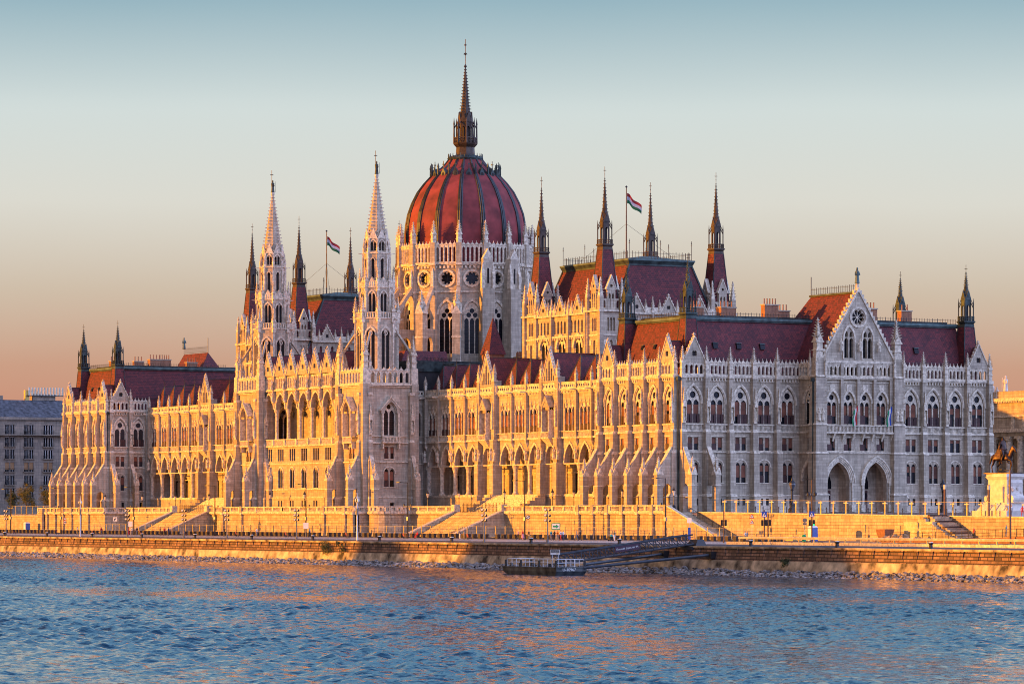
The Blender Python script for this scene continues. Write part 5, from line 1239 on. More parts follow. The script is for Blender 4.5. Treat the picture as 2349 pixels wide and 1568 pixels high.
# ---------- quay wall
qw = MB()
qw.wedge((-1500, 600, -38.55, -37), (-1500, 600, -38.15, -37), 2.1, 3.8, QUAY)
CON = simple('pale_concrete_apron', (.40, .33, .23), .9, .55, .5, bump=.4)
qw.wedge((-1500, 600, -39.5, -37), (-1500, 600, -38.8, -37), -.2, 2.1, CON)
for i in range(160):
    u = -340 + i * 3.4; ua = u + .02
    qw.wedge((ua, u + 3.36, -38.36, -37.2), (ua, u + 3.36, -38.4, -37.2), 3.8, 4.08, CON)
    qw.wedge((u - .1, u + .2, -38.48, -37.5), (u - .16, u + .26, -38.34, -37.5), 2.7, 3.8, QUAY)
tag(qw.build('quay_wall'), 'long weathered stone embankment wall above the rocky water line', 'embankment wall')
# rocks along the water line
rk = MB(); ROCK = simple('riprap_rock', (.22, .20, .18), .9, .8, 1.6, bump=.6)
random.seed(3)
base_r = []
for k in range(6):
    bm0 = bmesh.new(); bmesh.ops.create_icosphere(bm0, subdivisions=1, radius=1)
    for v in bm0.verts: v.co *= random.uniform(.7, 1.25)
    base_r.append(([v.co.copy() for v in bm0.verts], [tuple(v.index for v in f.verts) for f in bm0.faces])); bm0.free()
ri = rk.mi(ROCK)
for i in range(5600):
    u = random.uniform(-330, 165); t = random.random() ** .8; s = random.uniform(.16, .42) * (1.5 if random.random() < .06 else 1); v = -39.7 - 2.9 * t + .4 * math.sin(u * .11) * t
    z = .78 - .92 * t + random.uniform(-.1, .12); vs, fs = random.choice(base_r); rot = Matrix.Rotation(random.uniform(0, 6.28), 3, 'Z') @ Matrix.Diagonal((s * random.uniform(.9, 1.6), s, s * .62))
    o = len(rk.v); rk.v.extend([tuple(rot @ c + Vector((u, v, z))) for c in vs]); rk.f.extend([tuple(o + a for a in f) for f in fs]); rk.m.extend([ri] * len(fs))
tag(rk.build('rubble_rocks'), 'loose pale rocks heaped along the water line', 'rocks', None, 'stuff')
# ---------- river
def water_mat():
    m, nt, b = newmat('river_water')
    b.inputs['Base Color'].default_value = (.010, .042, .075, 1); b.inputs['Roughness'].default_value = .06; b.inputs['IOR'].default_value = 1.33
    prev = None
    for sc, k, det, rot in (((.6, 1.1, 1), .44, 3, 1.0), ((2.2, 4.0, 1), .75, 3, .8)):
        g = nt.nodes.new('ShaderNodeNewGeometry'); mp = nt.nodes.new('ShaderNodeMapping'); mp.vector_type = 'TEXTURE'
        mp.inputs['Rotation'].default_value = (0, 0, rot); mp.inputs['Scale'].default_value = (1 / sc[0], 1 / sc[1], 1); L(nt, g.outputs['Position'], mp.inputs[0])
        n = N(nt, 'ShaderNodeTexNoise', Scale=1.0, Detail=float(det), Roughness=.55, Distortion=.7); L(nt, mp.outputs[0], n.inputs[0])
        a = nt.nodes.new('ShaderNodeVectorMath'); a.operation = 'SUBTRACT'; L(nt, n.outputs['Color'], a.inputs[0]); a.inputs[1].default_value = (.5, .5, .5)
        c = nt.nodes.new('ShaderNodeVectorMath'); c.operation = 'MULTIPLY'; L(nt, a.outputs[0], c.inputs[0]); c.inputs[1].default_value = (k, k, 0)
        if prev:
            d = nt.nodes.new('ShaderNodeVectorMath'); d.operation = 'ADD'; L(nt, prev, d.inputs[0]); L(nt, c.outputs[0], d.inputs[1]); prev = d.outputs[0]
        else: prev = c.outputs[0]
    g = nt.nodes.new('ShaderNodeNewGeometry'); d = nt.nodes.new('ShaderNodeVectorMath'); d.operation = 'ADD'; L(nt, prev, d.inputs[0]); L(nt, g.outputs['Normal'], d.inputs[1])
    e = nt.nodes.new('ShaderNodeVectorMath'); e.operation = 'NORMALIZE'; L(nt, d.outputs[0], e.inputs[0])
    L(nt, e.outputs[0], b.inputs['Normal']); return m
import numpy as np
def water():
    rs = np.random.RandomState(4)
    us = np.arange(-430, 420.1, .46); vs = np.arange(-335.9, -39.1, .42); nu, nv = len(us), len(vs)
    Ug, Vg = np.meshgrid(us, vs, indexing='ij'); H = np.zeros_like(Ug)
    wu = Ug + 3 * np.sin(Vg * .031 + 1.3) + 2 * np.sin(Ug * .023); wv = Vg + 3 * np.sin(Ug * .037) + 2 * np.sin(Vg * .05 + .7)
    for i in range(46):
        lam = 1.15 * (4.2 / 1.15) ** rs.rand() ** 1.3; th = rs.normal(-2.0, .75); k = 2 * np.pi / lam; ph = rs.rand() * 6.28
        H += .0105 * lam ** .95 * np.sin(k * (np.cos(th) * wu + np.sin(th) * wv) + ph)
    gust = .66 + .26 * np.sin(Ug * .021 + 1.5 * np.sin(Vg * .03)) * np.sin(Vg * .035 + 1.2 * np.sin(Ug * .015)) + .2 * np.sin(Vg * .14 + 2.2 * np.sin(Ug * .012 + 1) + Ug * .01)
    edge = np.clip(np.minimum.reduce([(Ug - us[0]) / 8, (us[-1] - Ug) / 8, (Vg - vs[0]) / 4, (vs[-1] - Vg) / 4]), 0, 1)
    shore = np.clip((-39 - Vg) / 60, .35, 1)
    H *= gust * edge * shore
    co_ = np.stack([Ug, Vg, H], -1).reshape(-1, 3)
    idx = np.arange(nu * nv).reshape(nu, nv)
    q = np.stack([idx[:-1, :-1], idx[1:, :-1], idx[1:, 1:], idx[:-1, 1:]], -1).reshape(-1, 4)
    n0 = len(co_); a, b, c, d = us[0], us[-1], vs[0], vs[-1]
    ex = [(-3000, c, 0), (a, c, 0), (a, d, 0), (-3000, d, 0), (b, c, 0), (2500, c, 0), (2500, d, 0), (b, d, 0)]
    co_ = np.vstack([co_, ex]); q = np.vstack([q, [[n0, n0 + 1, n0 + 2, n0 + 3], [n0 + 4, n0 + 5, n0 + 6, n0 + 7]]])
    me = bpy.data.meshes.new('water'); me.vertices.add(len(co_)); me.vertices.foreach_set('co', co_.astype(np.float32).ravel())
    me.loops.add(len(q) * 4); me.loops.foreach_set('vertex_index', q.astype(np.int32).ravel()); me.polygons.add(len(q)); me.polygons.foreach_set('loop_start', np.arange(0, len(q) * 4, 4, dtype=np.int32)); me.polygons.foreach_set('use_smooth', np.ones(len(q), dtype=bool))
    me.update(calc_edges=True); me.materials.append(water_mat()); o = bpy.data.objects.new('water', me); COL.objects.link(o); tag(o, kind='structure')
water()
sheet('riverbed', [(-3000, -336, -3), (2500, -336, -3), (2500, -36, -3), (-3000, -36, -3)], SOIL)
sheet('near_bank', [(-3000, -2500, 5.5), (2500, -2500, 5.5), (2500, -336, 5.5), (-3000, -336, 5.5)], PAVE)
# unseen hills on the opposite bank, crests shaped to shade stretches of quay wall
SUN_EL = 6.0; SUNH = Vector((-.39, -.92)).normalized()
hl = MB(); HM = simple('shade_hill_green', (.05, .07, .03), 1, .4, .05)
def hh(u):
    h = 30 + 3 * math.sin(u * .02)
    def bump(a, b, top, s): 
        if u < a - s or u > b + s: return 0
        t = 1 if a <= u <= b else 1 - (a - u if u < a else u - b) / s; return top * t
    return max(h, bump(-210, -193, 50.4, 5), bump(-170, -62, 50.6, 10), bump(-700, -560, 60, 60))
us = [-1200 + i * 4 for i in range(500)]
for a, b in zip(us, us[1:]):
    ha, hb = hh(a), hh(b)
    hl.poly([(a, -424, 5), (b, -424, 5), (b, -430, hb), (a, -430, ha)], HM); hl.poly([(a, -430, ha), (b, -430, hb), (b, -520, hb * .8), (a, -520, ha * .8)], HM); hl.poly([(a, -520, ha * .8), (b, -520, hb * .8), (b, -700, 5), (a, -700, 5)], HM)
tag(hl.build('shade_hill'), kind='structure')
# ================================================================ NEIGHBOURING BUILDINGS
def flats():
    L0 = Vector((-330, 12, 8.3)); root = empty('apartment_building', L0); tag(root, 'grey six-storey block of flats with brown blinds at the left edge', 'apartment building')
    w = MB(); M = F(-330, 0, 0, SOUTH)    # local x = -v
    w.M = M
    xs = [(-x_) for x_ in (20.7, 15.6, 10.6, 5.3, .3, -4.7)]
    hs = []
    rows = [(28.4, 30.8), (25.4, 27.7), (22.4, 24.7), (19.2, 21.5), (16.0, 18.3), (12.9, 15.2)]
    cells = []
    for j, (z0, z1) in enumerate(rows):
        for i, x in enumerate(xs):
            for s in (-.68, .68):
                cells.append((x + s, z0, z1, i, j))
                hs.append(rect(x + s - .58, x + s + .58, z0, z1) if not (j == 0 and i >= 4) else arch(x + s, z0, z1 - .55, 1.1, .55, 4))
    w.plate(rect(-27, 12, 8, 32.0), hs, -.5, 0, GREYST); w.box(-27, 12, -12, -.5, 8, 32, DARKFILL)
    w.box(-27, -2.2 - .0, -.1, .5, 32.0, 32.6, GREYST); w.box(-27, -2.8, 0, 1.3, 28.1, 28.3, GREYST); w.box(-2.7, 12, -.1, .65, 8, 34.2, GREYST) if False else None
    w.box(-27, 12, -.2, .3, 31.8, 32.1, GREYST); w.box(-2.8, 12, -3, .05, 32.1, 34.3, GREYST); w.box(-2.9, 12, -3.1, .6, 34.3, 34.6, GREYST)
    w.M = None; o = w.build('wall', root); o.location = -L0
    r = MB(); r.M = M; r.wedge((-27, -2.8, -14, .3), (-27, -2.8, -14, -6), 32.6, 36.9, SLATE); r.wedge((-2.8, 12, -14, .3), (-2.8, 12, -14, -6), 34.6, 37.2, SLATE); r.box(-27, 12, -14, -6, 36.6, 37.0, SLATE)
    r.M = None; o = r.build('roof', root); o.location = -L0
    for (x, y, ww, h) in ((-22, -7, 6, 1.8), (-11, -8, 1.0, 1.3), (-1, -8, 1.8, 1.9), (4, -8, 1.0, 1.4)):
        c = MB(); c.M = M; c.box(x - ww / 2, x + ww / 2, y - 1, y + 1, 36.8, 36.8 + h, GREYST); 
        if ww > 5:
            for q in range(12): c.box(x - 5 + q * .8, x - 4.5 + q * .8, y + 1.2, y + 1.3, 38.2, 40.2, GALV)
            c.box(x - 5.2, x + 4.8, y + 1.1, y + 1.4, 38.0, 38.2, IRON); c.box(x + 4, x + 5, y, y + 1.0, 37, 39.5, YEL)
        c.M = None; o = c.build('chimney' if ww < 5 else 'roof_plant', o.parent); o.location = -L0
    random.seed(5)
    blindrow = {3: BLIND2, 4: BLIND2}
    for (x, z0, z1, i, j) in cells:
        m = MB(); m.box(-.58, .58, -.35, -.3, 0, z1 - z0, GLASS); 
        for q in (-.56, -.04, .48): m.box(q, q + .08, -.3, -.22, 0, z1 - z0, WHITE)
        m.box(-.58, .58, -.3, -.22, z1 - z0 - .1, z1 - z0, WHITE)
        if (j == 3 and i in (0, 2, 3, 4, 5, 1)) or (j == 4 and i in (4, 5)): m.box(-.5, .5, -.21, -.18, .5, z1 - z0, BLIND2)
        if j == 2 and i >= 4: m.box(-.5, .5, -.21, -.18, .1, z1 - z0, LIL)
        o = m.build('window', root); o.matrix_basis = T(-L0) @ M @ T((x, 0, z0))
    for j, (z0, z1) in enumerate(rows):
        for i, x in enumerate(xs):
            m = MB(); m.box(-1.5, 1.5, 0, .5, -.15, -.02, GREYST)
            for q in range(13): m.box(-1.45 + q * .24, -1.42 + q * .24, .44, .47, -.02, .8, IRON)
            m.box(-1.5, 1.5, .43, .48, .8, .85, IRON); o = m.build('balcony', root); o.matrix_basis = T(-L0) @ M @ T((x, 0, z0))
BLIND2 = simple('tan_blinds', (.32, .17, .07), .7, .1, 2); LIL = simple('pale_curtain', (.35, .33, .38), .8, .1, 2)
flats()
def museum():
    L0 = Vector((-75, 136, 8.3)); root = empty('museum_building', L0); tag(root, 'ornate columned museum with a gilded evening attic at the right edge', 'museum')
    w = MB(); M = F(-76.4, 122, 0, WEST); w.M = M   # local x = -u
    w.box(-26, 8, -14, -1.8, 8, 26, STONE); w.box(-26, 5.6, -1.9, .8, 24.2, 25.0, STONE); w.box(-26, 5.6, -1.9, 1.5, 25.0, 25.7, TRIM); w.box(-26, 5.3, -1.9, .9, 25.7, 28.0, STONE); w.box(-26, 5.4, -1.9, 1.2, 28.0, 28.4, TRIM)
    w.box(-20, 1.5, -1.9, .7, 28.4, 31.2, STONE); w.box(-20, 2.0, -1.9, 1.4, 31.2, 31.8, TRIM); w.box(-20, .6, -1.9, .6, 31.8, 33.2, STONE)
    w.box(-26, 6, -1.9, 1.4, 8, 11.5, STONE)
    for q in range(40): w.box(-20 + q * .55, -19.75 + q * .55, .7, 1.3, 30.9, 31.2, TRIM)
    for x in (4.6, 1.2, -6.5, -10, -14): w.box(x - .5, x + .5, .6, 1.0, 25.7, 28, TRIM)
    w.M = None; o = w.build('wall', root); o.location = -L0
    for x in (4.5, .8, -4.5, -8.2, -12, -15.8):
        c = MB(); c.lathe([(1.0, 11.5), (1.0, 12.0), (.8, 12.3), (.74, 18), (.66, 23.2), (.85, 23.4), (.95, 24.2)], 14, TRIM); c.cbox(0, 0, 23.7, 2.3, 1.6, .5, TRIM); o = c.build('column', root); o.matrix_basis = T(-L0) @ M @ T((x, .2, 0))
    for x, z in ((3.0, 13), (-2.2, 13), (3.0, 19), (-2.2, 19), (-6.4, 13), (-6.4, 19)):
        c = MB(); c.box(-.9, .9, -1.8, -1.7, 0, 4, GLASS); c.box(-1.1, 1.1, -1.8, -1.4, 4, 4.4, TRIM); o = c.build('window', root); o.matrix_basis = T(-L0) @ M @ T((x, 0, z))
    for x, z, h in ((4.4, 28.4, 3.0), (1.0, 31.8, 3.4), (-.6, 31.8, 2.4), (-3.5, 33.2, 3.2)):
        o = statue_fn(h, MARBLE)().build('statue', root); o.matrix_basis = T(-L0) @ M @ T((x, .4, z))
    r = MB(); r.M = M; r.wedge((-26, 7.5, -14, -2), (-26, 7, -10, -5), 26, 29, COPL); r.M = None; o = r.build('roof', root); o.location = -L0
    L1 = Vector((-110, 190, 8)); b = empty('office_building', L1); tag(b, 'pale building with a low blue-grey roof seen behind the palace corner at right', 'building')
    w = MB(); w.box(-130, -70, 175, 200, 0, 31, GREYST); w.box(-130, -70, 174.6, 175, 27, 27.6, TRIM); w.box(-130, -70, 174.4, 175, 30.6, 31.2, TRIM); o = w.build('wall', b); o.location = -L1
    r = MB(); r.wedge((-130, -70, 174.5, 200), (-126, -80, 182, 198), 31.2, 35.2, simple('blue_grey_roof', (.16, .30, .42), .5, .15, .5)); o = r.build('roof', b); o.location = -L1
    for q in range(6):
        for z in (13, 18, 23): m = MB(); m.box(-130 + 4 + q * 10, -130 + 6 + q * 10, 174.85, 174.95, z, z + 3, GLASS); o = m.build('window', b); o.location = -L1
museum()
# ================================================================ TREES AND PLANTS
LEAF = [simple('leaf_olive', (.085, .095, .028), .8, .35, 2), simple('leaf_yellow_green', (.17, .14, .035), .8, .3, 2), simple('leaf_dark', (.035, .055, .02), .8, .3, 2)]
BARK = simple('bark', (.09, .06, .04), .95, .3, 4)
def tree(name, u, v, z, h, w, seed, label, mats, nleaf=3200, cat='tree', group=None):
    rnd = random.Random(seed); root = empty(name, (u, v, z)); tag(root, label, cat, group)
    t = MB(); t.tube((0, 0, -.3), (.05, .1, h * .35), .13 * h / 6, BARK, 7, .09 * h / 6); tips = []
    for k in range(9):
        a = rnd.uniform(0, 6.28); z0 = h * rnd.uniform(.22, .6); r = w * rnd.uniform(.4, .9); z1 = z0 + h * rnd.uniform(.15, .35)
        mid = (math.cos(a) * r * .5, math.sin(a) * r * .5, (z0 + z1) / 2 + .1); t.tube((0, 0, z0 * .9), mid, .05 * h / 6, BARK, 5, .03 * h / 6); t.tube(mid, (math.cos(a) * r, math.sin(a) * r, z1), .03 * h / 6, BARK, 4, .01); tips += [Vector((math.cos(a) * r * .8, math.sin(a) * r * .8, z1)), Vector(mid)]
    t.tube((0, 0, h * .3), (0, 0, h * .9), .08 * h / 6, BARK, 5, .015); tips += [Vector((0, 0, h * q)) for q in (.45, .6, .75, .9)]
    t.build('trunk', root)
    c = MB(); ks = [c.mi(m) for m in mats]
    cl = [(rnd.choice(tips) + Vector((rnd.gauss(0, w * .2), rnd.gauss(0, w * .2), rnd.gauss(0, h * .05))), rnd.uniform(.25, .6) * w * .55, rnd.choice(ks)) for _ in range(34)]
    for i in range(nleaf):
        p, r, k = rnd.choice(cl); q = p + Vector((rnd.gauss(0, r * .5), rnd.gauss(0, r * .5), rnd.gauss(0, r * .45)))
        s = rnd.uniform(.05, .12) * (h / 6) ** .5; a = Vector((rnd.gauss(0, 1), rnd.gauss(0, 1), rnd.gauss(0, 1))).normalized(); b = a.orthogonal().normalized()
        o = c.addv([q + a * s, q + b * s * .6, q - a * s, q - b * s * .6]); c.f.append((o, o + 1, o + 2, o + 3)); c.m.append(k if rnd.random() < .7 else rnd.choice(ks))
    c.build('crown', root); return root
tree('young_tree', U(17, -.2), .8, 8.4, 7.4, 2.0, 1, 'slender green young tree, leftmost of the trees before the grey flats', [LEAF[0], LEAF[2]])
tree('young_tree', U(50, 1), 2, 8.4, 8.0, 2.9, 2, 'broad yellowish young tree, middle one before the grey flats', [LEAF[1], LEAF[0]], 4600)
tree('young_tree', U(103, 1), 2, 8.4, 7.0, 3.0, 3, 'bushy olive young tree nearest the palace corner', [LEAF[0], LEAF[1]], 4600)
def shrub(u, v, z, r, seed, label, mats, n=900, group='bushes on the quay wall'):
    rnd = random.Random(seed); root = empty('bush', (u, v, z)); tag(root, label, 'bush', group)
    s_ = MB()
    for k in range(8): a = rnd.uniform(0, 6.28); s_.tube((0, .4, 0), (math.cos(a) * r * .8, -abs(math.sin(a)) * r * .4, rnd.uniform(-.3, .8) * r), .03, BARK, 4, .01)
    s_.build('stem', root); c = MB(); ks = [c.mi(m) for m in mats]
    cl = [(Vector((rnd.gauss(0, r * .55), rnd.uniform(-.5, .1) * r, rnd.gauss(0, r * .36))), rnd.uniform(.2, .45) * r) for _ in range(16)]
    for i in range(n):
        p, q = rnd.choice(cl); x = p + Vector((rnd.gauss(0, q * .6), rnd.gauss(0, q * .6), rnd.gauss(0, q * .6))); s = rnd.uniform(.04, .1); a = Vector((rnd.gauss(0, 1), rnd.gauss(0, 1), rnd.gauss(0, 1))).normalized(); b = a.orthogonal().normalized()
        o = c.addv([x + a * s, x + b * s * .6, x - a * s, x - b * s * .6]); c.f.append((o, o + 1, o + 2, o + 3)); c.m.append(rnd.choice(ks))
    c.build('foliage', root)
shrub(U(751, -38.7), -38.9, 2.9, 1.5, 4, 'largest dark green bush growing out of the lit quay wall', [LEAF[2], LEAF[0]], 1900)
shrub(U(788, -38.7), -38.8, 2.7, .7, 5, 'small bush just right of the largest bush on the quay wall', [LEAF[2], LEAF[0]], 500)
shrub(U(776, -38.7), -38.8, 3.6, .55, 6, 'small tuft high on the quay wall under the coping', [LEAF[2], LEAF[0]], 320)
shrub(U(1803, -39), -39.0, 2.0, .75, 7, 'lone bush low on the quay wall right of the mooring beams', [LEAF[2], LEAF[0]], 650)
# ================================================================ STREET FURNITURE, VEHICLES OF THE RIVER, PEOPLE
ORD = ['leftmost', 'second from the left', 'third from the left', 'fourth from the left', 'fifth from the left', 'sixth from the left', 'seventh from the left', 'eighth from the left', 'ninth from the left', 'tenth from the left', 'eleventh from the left', 'twelfth from the left', 'thirteenth from the left', 'fourteenth from the left', 'fifteenth from the left']
def first(root_fn, places, labels, cat, group):
    o = None
    for (u, v, z, *r), lb in zip(places, labels):
        rz = r[0] if r else 0
        if o is None: o = root_fn(); tag(o, lb, cat, group); o.location = (u, v, z); o.rotation_euler = (0, 0, rz)
        else: copy_thing(o, (u, v, z), rz, lb)
def zr(v): return zroad(v) + .02
# tall street lamps
def tall_lamp():
    r = empty('street_lamp'); m = MB(); m.tube((0, 0, 0), (0, 0, 10), .14, IRON, 8, .08); m.box(-1.0, 1.0, -.05, .05, 5.6, 5.72, IRON); m.tube((0, 0, 0), (0, 0, .9), .2, IRON, 8); m.build('pole', r)
    a = MB(); a.tube((0, 0, 9.9), (-1.4, -.6, 10.0), .05, IRON, 5); a.wedge((-2.0, -1.2, -.95, -.45), (-2.0, -1.2, -.95, -.45), 9.93, 10.08, IRON); a.build('lamp_head', r)
    c = MB(); c.lathe([(.05, 5.75), (.14, 5.85), (.14, 6.05), (.03, 6.15)], 6, IRON, .9, 0); c.build('camera_box', r); c = MB(); c.lathe([(.05, 5.75), (.14, 5.85), (.14, 6.05), (.03, 6.15)], 6, IRON, -.9, 0); c.build('camera_box', r); c = MB(); c.box(-.19, .19, -.19, .19, 3.2, 3.8, STEEL); c.build('junction_box', r); return r
px = [24, 139.5, 306.5, 492.7, 701.5, 935, 1203.4, 1526]
first(tall_lamp, [(U(p, -17), -17, zr(-17), .3) for p in px], ['tall thin dark street lamp on the quay, ' + ORD[i] for i in range(8)], 'street lamp', 'tall thin lamps along the quay')
def flood():
    r = empty('floodlight_mast'); m = MB(); m.tube((0, 0, 0), (0, 0, 5.2), .13, STEEL, 8, .09); m.tube((0, 0, 0), (0, 0, .5), .2, STEEL, 8)
    for z in (2.7 + .6, 4.1, 5.0): m.box(-.42, .42, -.04, .04, z, z + .07, STEEL)
    m.build('pole', r)
    for z in (3.35, 4.15, 5.05):
        for s in (-1, 1):
            l = MB(); l.M = T((s * .42, 0, z + .18)) @ Matrix.Rotation(R(s * 20), 4, 'Z') @ Matrix.Rotation(R(-65), 4, 'X'); l.lathe([(.10, -.22), (.24, -.05), (.27, .16)], 9, IRON); l.lathe([(.22, .165), (.2, .18)], 9, LAMPG); l.M = None; l.build('floodlight', r)
    return r
px = [13.6, 292, 421.7, 520, 679.8, 1110.2, 1255.7]
first(flood, [(U(p, -33), -33, zr(-33), R(180 + 20)) for p in px], ['grey mast with six round floodlights by the quay edge, ' + ORD[i] for i in range(7)], 'floodlight mast', 'floodlight masts along the quay edge')
def cctv():
    r = empty('camera_mast'); m = MB(); m.tube((0, 0, 0), (0, 0, 7.7), .16, WSTEEL, 8, .1); m.tube((0, 0, 7.7), (-.1, 0, 8.3), .05, WSTEEL, 5); m.box(-.2, .2, -.15, .15, 4.4, 5.6, STEEL); m.build('pole', r)
    for x in (-.42, 0, .42): l = MB(); l.lathe([(.02, 6.6), (.2, 6.75), (.24, 7.0), (.2, 7.2), (.04, 7.3)], 9, WSTEEL if x else IRON, x, 0); l.box(min(x, 0), max(x, 0) + .01, -.03, .03, 7.25, 7.32, STEEL); l.build('globe_camera', r)
    return r
first(cctv, [(U(p, -33), -33, zr(-33)) for p in (184, 819)], ['pale mast with three camera globes near the far pavilion', 'pale mast with three camera globes below the right river tower'], 'camera mast', 'camera masts')
def lantern():
    r = empty('ornate_lantern'); m = MB(); m.lathe([(.34, 0), (.34, .3), (.2, .45), (.26, .9), (.14, 1.1), (.09, 1.3), (.07, 2.5), (.12, 2.6), (.06, 2.75)], 8, IRON)
    for k in range(4): a = k * pi / 2; m.tube((.1 * math.cos(a), .1 * math.sin(a), 1.2), (.42 * math.cos(a), .42 * math.sin(a), .75), .04, IRON, 4); m.tube((.42 * math.cos(a), .42 * math.sin(a), .75), (.25 * math.cos(a), .25 * math.sin(a), .2), .05, IRON, 4)
    m.build('post', r); g = MB(); g.lathe([(.1, 2.75), (.26, 3.5)], 6, LAMPG); g.build('lamp_glass', r); c = MB(); c.lathe([(.32, 3.5), (.2, 3.75), (.08, 3.85), (.1, 3.95), (.02, 4.2)], 6, IRON); 
    c.build('lamp_cap', r); return r
pl = [(113, -3.7), (174.7, -3.7), (240.8, -3.7), (326, 1.6), (402, 1.6), (479, 1.6), (619, -8.0), (698, -8.0), (980.8, 1.6), (1052.6, 1.6), (1157, 1.6), (1267, 1.6), (1316, 1.6), (1427, -3.8), (1545.6, -3.8)]
first(lantern, [(U(p, v), v, 9.06) for p, v in pl], ['ornate black lantern on the terrace behind the balustrade, ' + ORD[i] for i in range(15)], 'lantern', 'ornate lanterns on the terrace')
def big_lantern():
    r = empty('plaza_lantern'); m = MB(); m.lathe([(.75, 0), (.7, .5), (.45, .9), (.5, 1.4), (.2, 1.8), (.17, 3.6), (.3, 3.75), (.15, 3.9)], 10, IRON); m.build('post', r)
    g = MB(); g.lathe([(.25, 3.9), (.55, 4.6), (.5, 4.9)], 8, simple('dark_lamp_glass', (.10, .10, .11), .2, .1, 2)); g.build('lamp_glass', r); c = MB(); c.lathe([(.62, 4.9), (.45, 5.1), (.2, 5.35), (.14, 5.6), (.03, 5.95)], 8, IRON); c.build('lamp_cap', r); return r
first(big_lantern, [(12, V(1817, 12), 8.95), (12, V(2163, 12), 8.8)], ['large black plaza lantern left of the entrance arches', 'large black plaza lantern right of the entrance arches'], 'lantern', 'large lanterns on the plaza')
def slim_pole():
    r = empty('square_pole'); m = MB(); m.box(-.12, .12, -.12, .12, 0, 4.6, simple('brown_post', (.12, .06, .035), .6, .1, 2)); m.build('pole', r); c = MB(); c.box(-.15, .15, -.15, .15, 3.9, 4.55, GALV); c.build('light_box', r); return r
first(slim_pole, [(U(2167, -.4), -.4, 8.5), (U(2268, -.4), -.4, 8.35)], ['square brown light pole beside the plaza lantern', 'square brown light pole in front of the marble pedestal'], 'light pole', 'square light poles on the plaza')
sl_ = empty('street_lamp', (U(2317, -14), -14, 4.6)); tag(sl_, 'tall brown lamp pole rising in front of the horse statue pedestal', 'street lamp'); m = MB(); m.tube((0, 0, 0), (0, 0, 10.2), .17, simple('brown_pole', (.14, .06, .03), .5, .1, 2), 8, .12); m.build('pole', sl_); m = MB(); m.tube((0, 0, 10.1), (-1.2, -.4, 10.3), .05, IRON, 5); m.box(-1.8, -1.1, -.6, -.25, 10.2, 10.35, IRON); m.build('lamp_head', sl_)
# signals
def signal(px, v, H, lb, crossing, spots=False, green=False):
    r = empty('traffic_light', (U(px, v), v, zr(v)), R(52)); tag(r, lb, 'traffic light', 'traffic lights on the quay road')
    m = MB(); m.tube((0, 0, 0), (0, 0, H), .11, simple('rusty_pole_%d' % px, (.10, .05, .03), .6, .2, 2), 8, .09); 
    if spots: m.tube((0, 0, H), (-.9, 0, H + .1), .05, IRON, 4)
    m.build('pole', r)
    for s in (-1, 1):
        b = MB(); b.box(s * .3 - .16, s * .3 + .16, -.16, .16, 2.6, 3.5, IRON)
        for q in range(3): b.lathe([(.10, 0), (.12, .16)], 8, IRON, s * .3, 0) if False else b.box(s * .3 - .14, s * .3 + .14, -.34, -.16, 3.33 - q * .3, 3.37 - q * .3, IRON)
        b.build('signal_box', r)
    if green:
        g = MB(); g.box(.2, .4, -.2, -.17, 2.66, 2.84, GRN_LIT); g.build('green_lamp', r)
    if crossing:
        c = MB(); c.box(-.4, .4, -.16, -.12, 3.9, 4.75, BLUE); c.plate([(-.3, 4.0), (.3, 4.0), (0, 4.6)], [], -.19, -.165, WHITE); c.box(-.05, .05, -.21, -.19, 4.1, 4.4, IRON); c.build('crossing_sign', r)
    if spots:
        for s in (-1, 1): b = MB(); b.lathe([(.1, 7.0), (.24, 7.1), (.26, 7.4), (.08, 7.6)], 8, IRON, s * .5, 0); b.box(min(0, s * .5), max(0, s * .5), -.03, .03, 6.9, 6.98, IRON); b.build('spotlight', r)
GRN_LIT, _nt, _b = newmat('green_signal_light'); _b.inputs['Emission Color'].default_value = (.05, 1, .35, 1); _b.inputs['Emission Strength'].default_value = 1.5; _b.inputs['Base Color'].default_value = (.02, .5, .2, 1)
signal(1660, -22, 4.9, 'traffic light on a brown pole left of the others', False); signal(1753, -22, 5.0, 'traffic light with blue crossing sign on the middle pole', True); signal(1761.5, -20, 4.7, 'plain traffic light just right of the middle blue sign', False)
signal(1862, -20, 9.4, 'tall pole with spotlights, crossing sign and a lit green signal', True, True, True)
# signs
def sign(name, px, v, H, lb, build, z=None):
    r = empty(name, (U(px, v), v, zr(v) if z is None else z), R(50)); tag(r, lb, 'sign'); m = MB(); m.tube((0, 0, 0), (0, 0, H), .045, GALV, 6); m.build('pole', r); p = MB(); build(p); p.build('panel', r)
def tri(p, z): p.plate([(-.42, z), (.42, z), (0, z + .74)], [], -.07, -.04, REDP); p.plate([(-.28, z + .09), (.28, z + .09), (0, z + .58)], [], -.1, -.072, WHITE); p.box(-.04, .04, -.12, -.1, z + .15, z + .38, IRON)
def disc(p, z, c1, c2, bar): p.plate(circ(0, z, .38, 16), [], -.07, -.04, c1); p.plate(circ(0, z, .29, 16), [], -.1, -.072, c2); bar(p)
sign('warning_sign', 149, -11.5, 3.5, 'red triangle above a round no-entry sign near the far pavilion', lambda p: (tri(p, 2.9), disc(p, 2.45, REDP, WHITE, lambda q: q.box(-.2, .2, -.13, -.1, 2.38, 2.52, IRON))))
sign('road_sign', 264, -11.5, 3.6, 'small pale panel with black arrows in front of the round bastion', lambda p: (p.box(-.45, .45, -.07, -.04, 2.7, 3.6, WHITE), p.box(-.2, -.1, -.1, -.07, 2.8, 3.3, IRON), p.box(-.2, .15, -.1, -.07, 3.1, 3.2, IRON), p.box(.1, .2, -.1, -.07, 3.2, 3.5, IRON)))
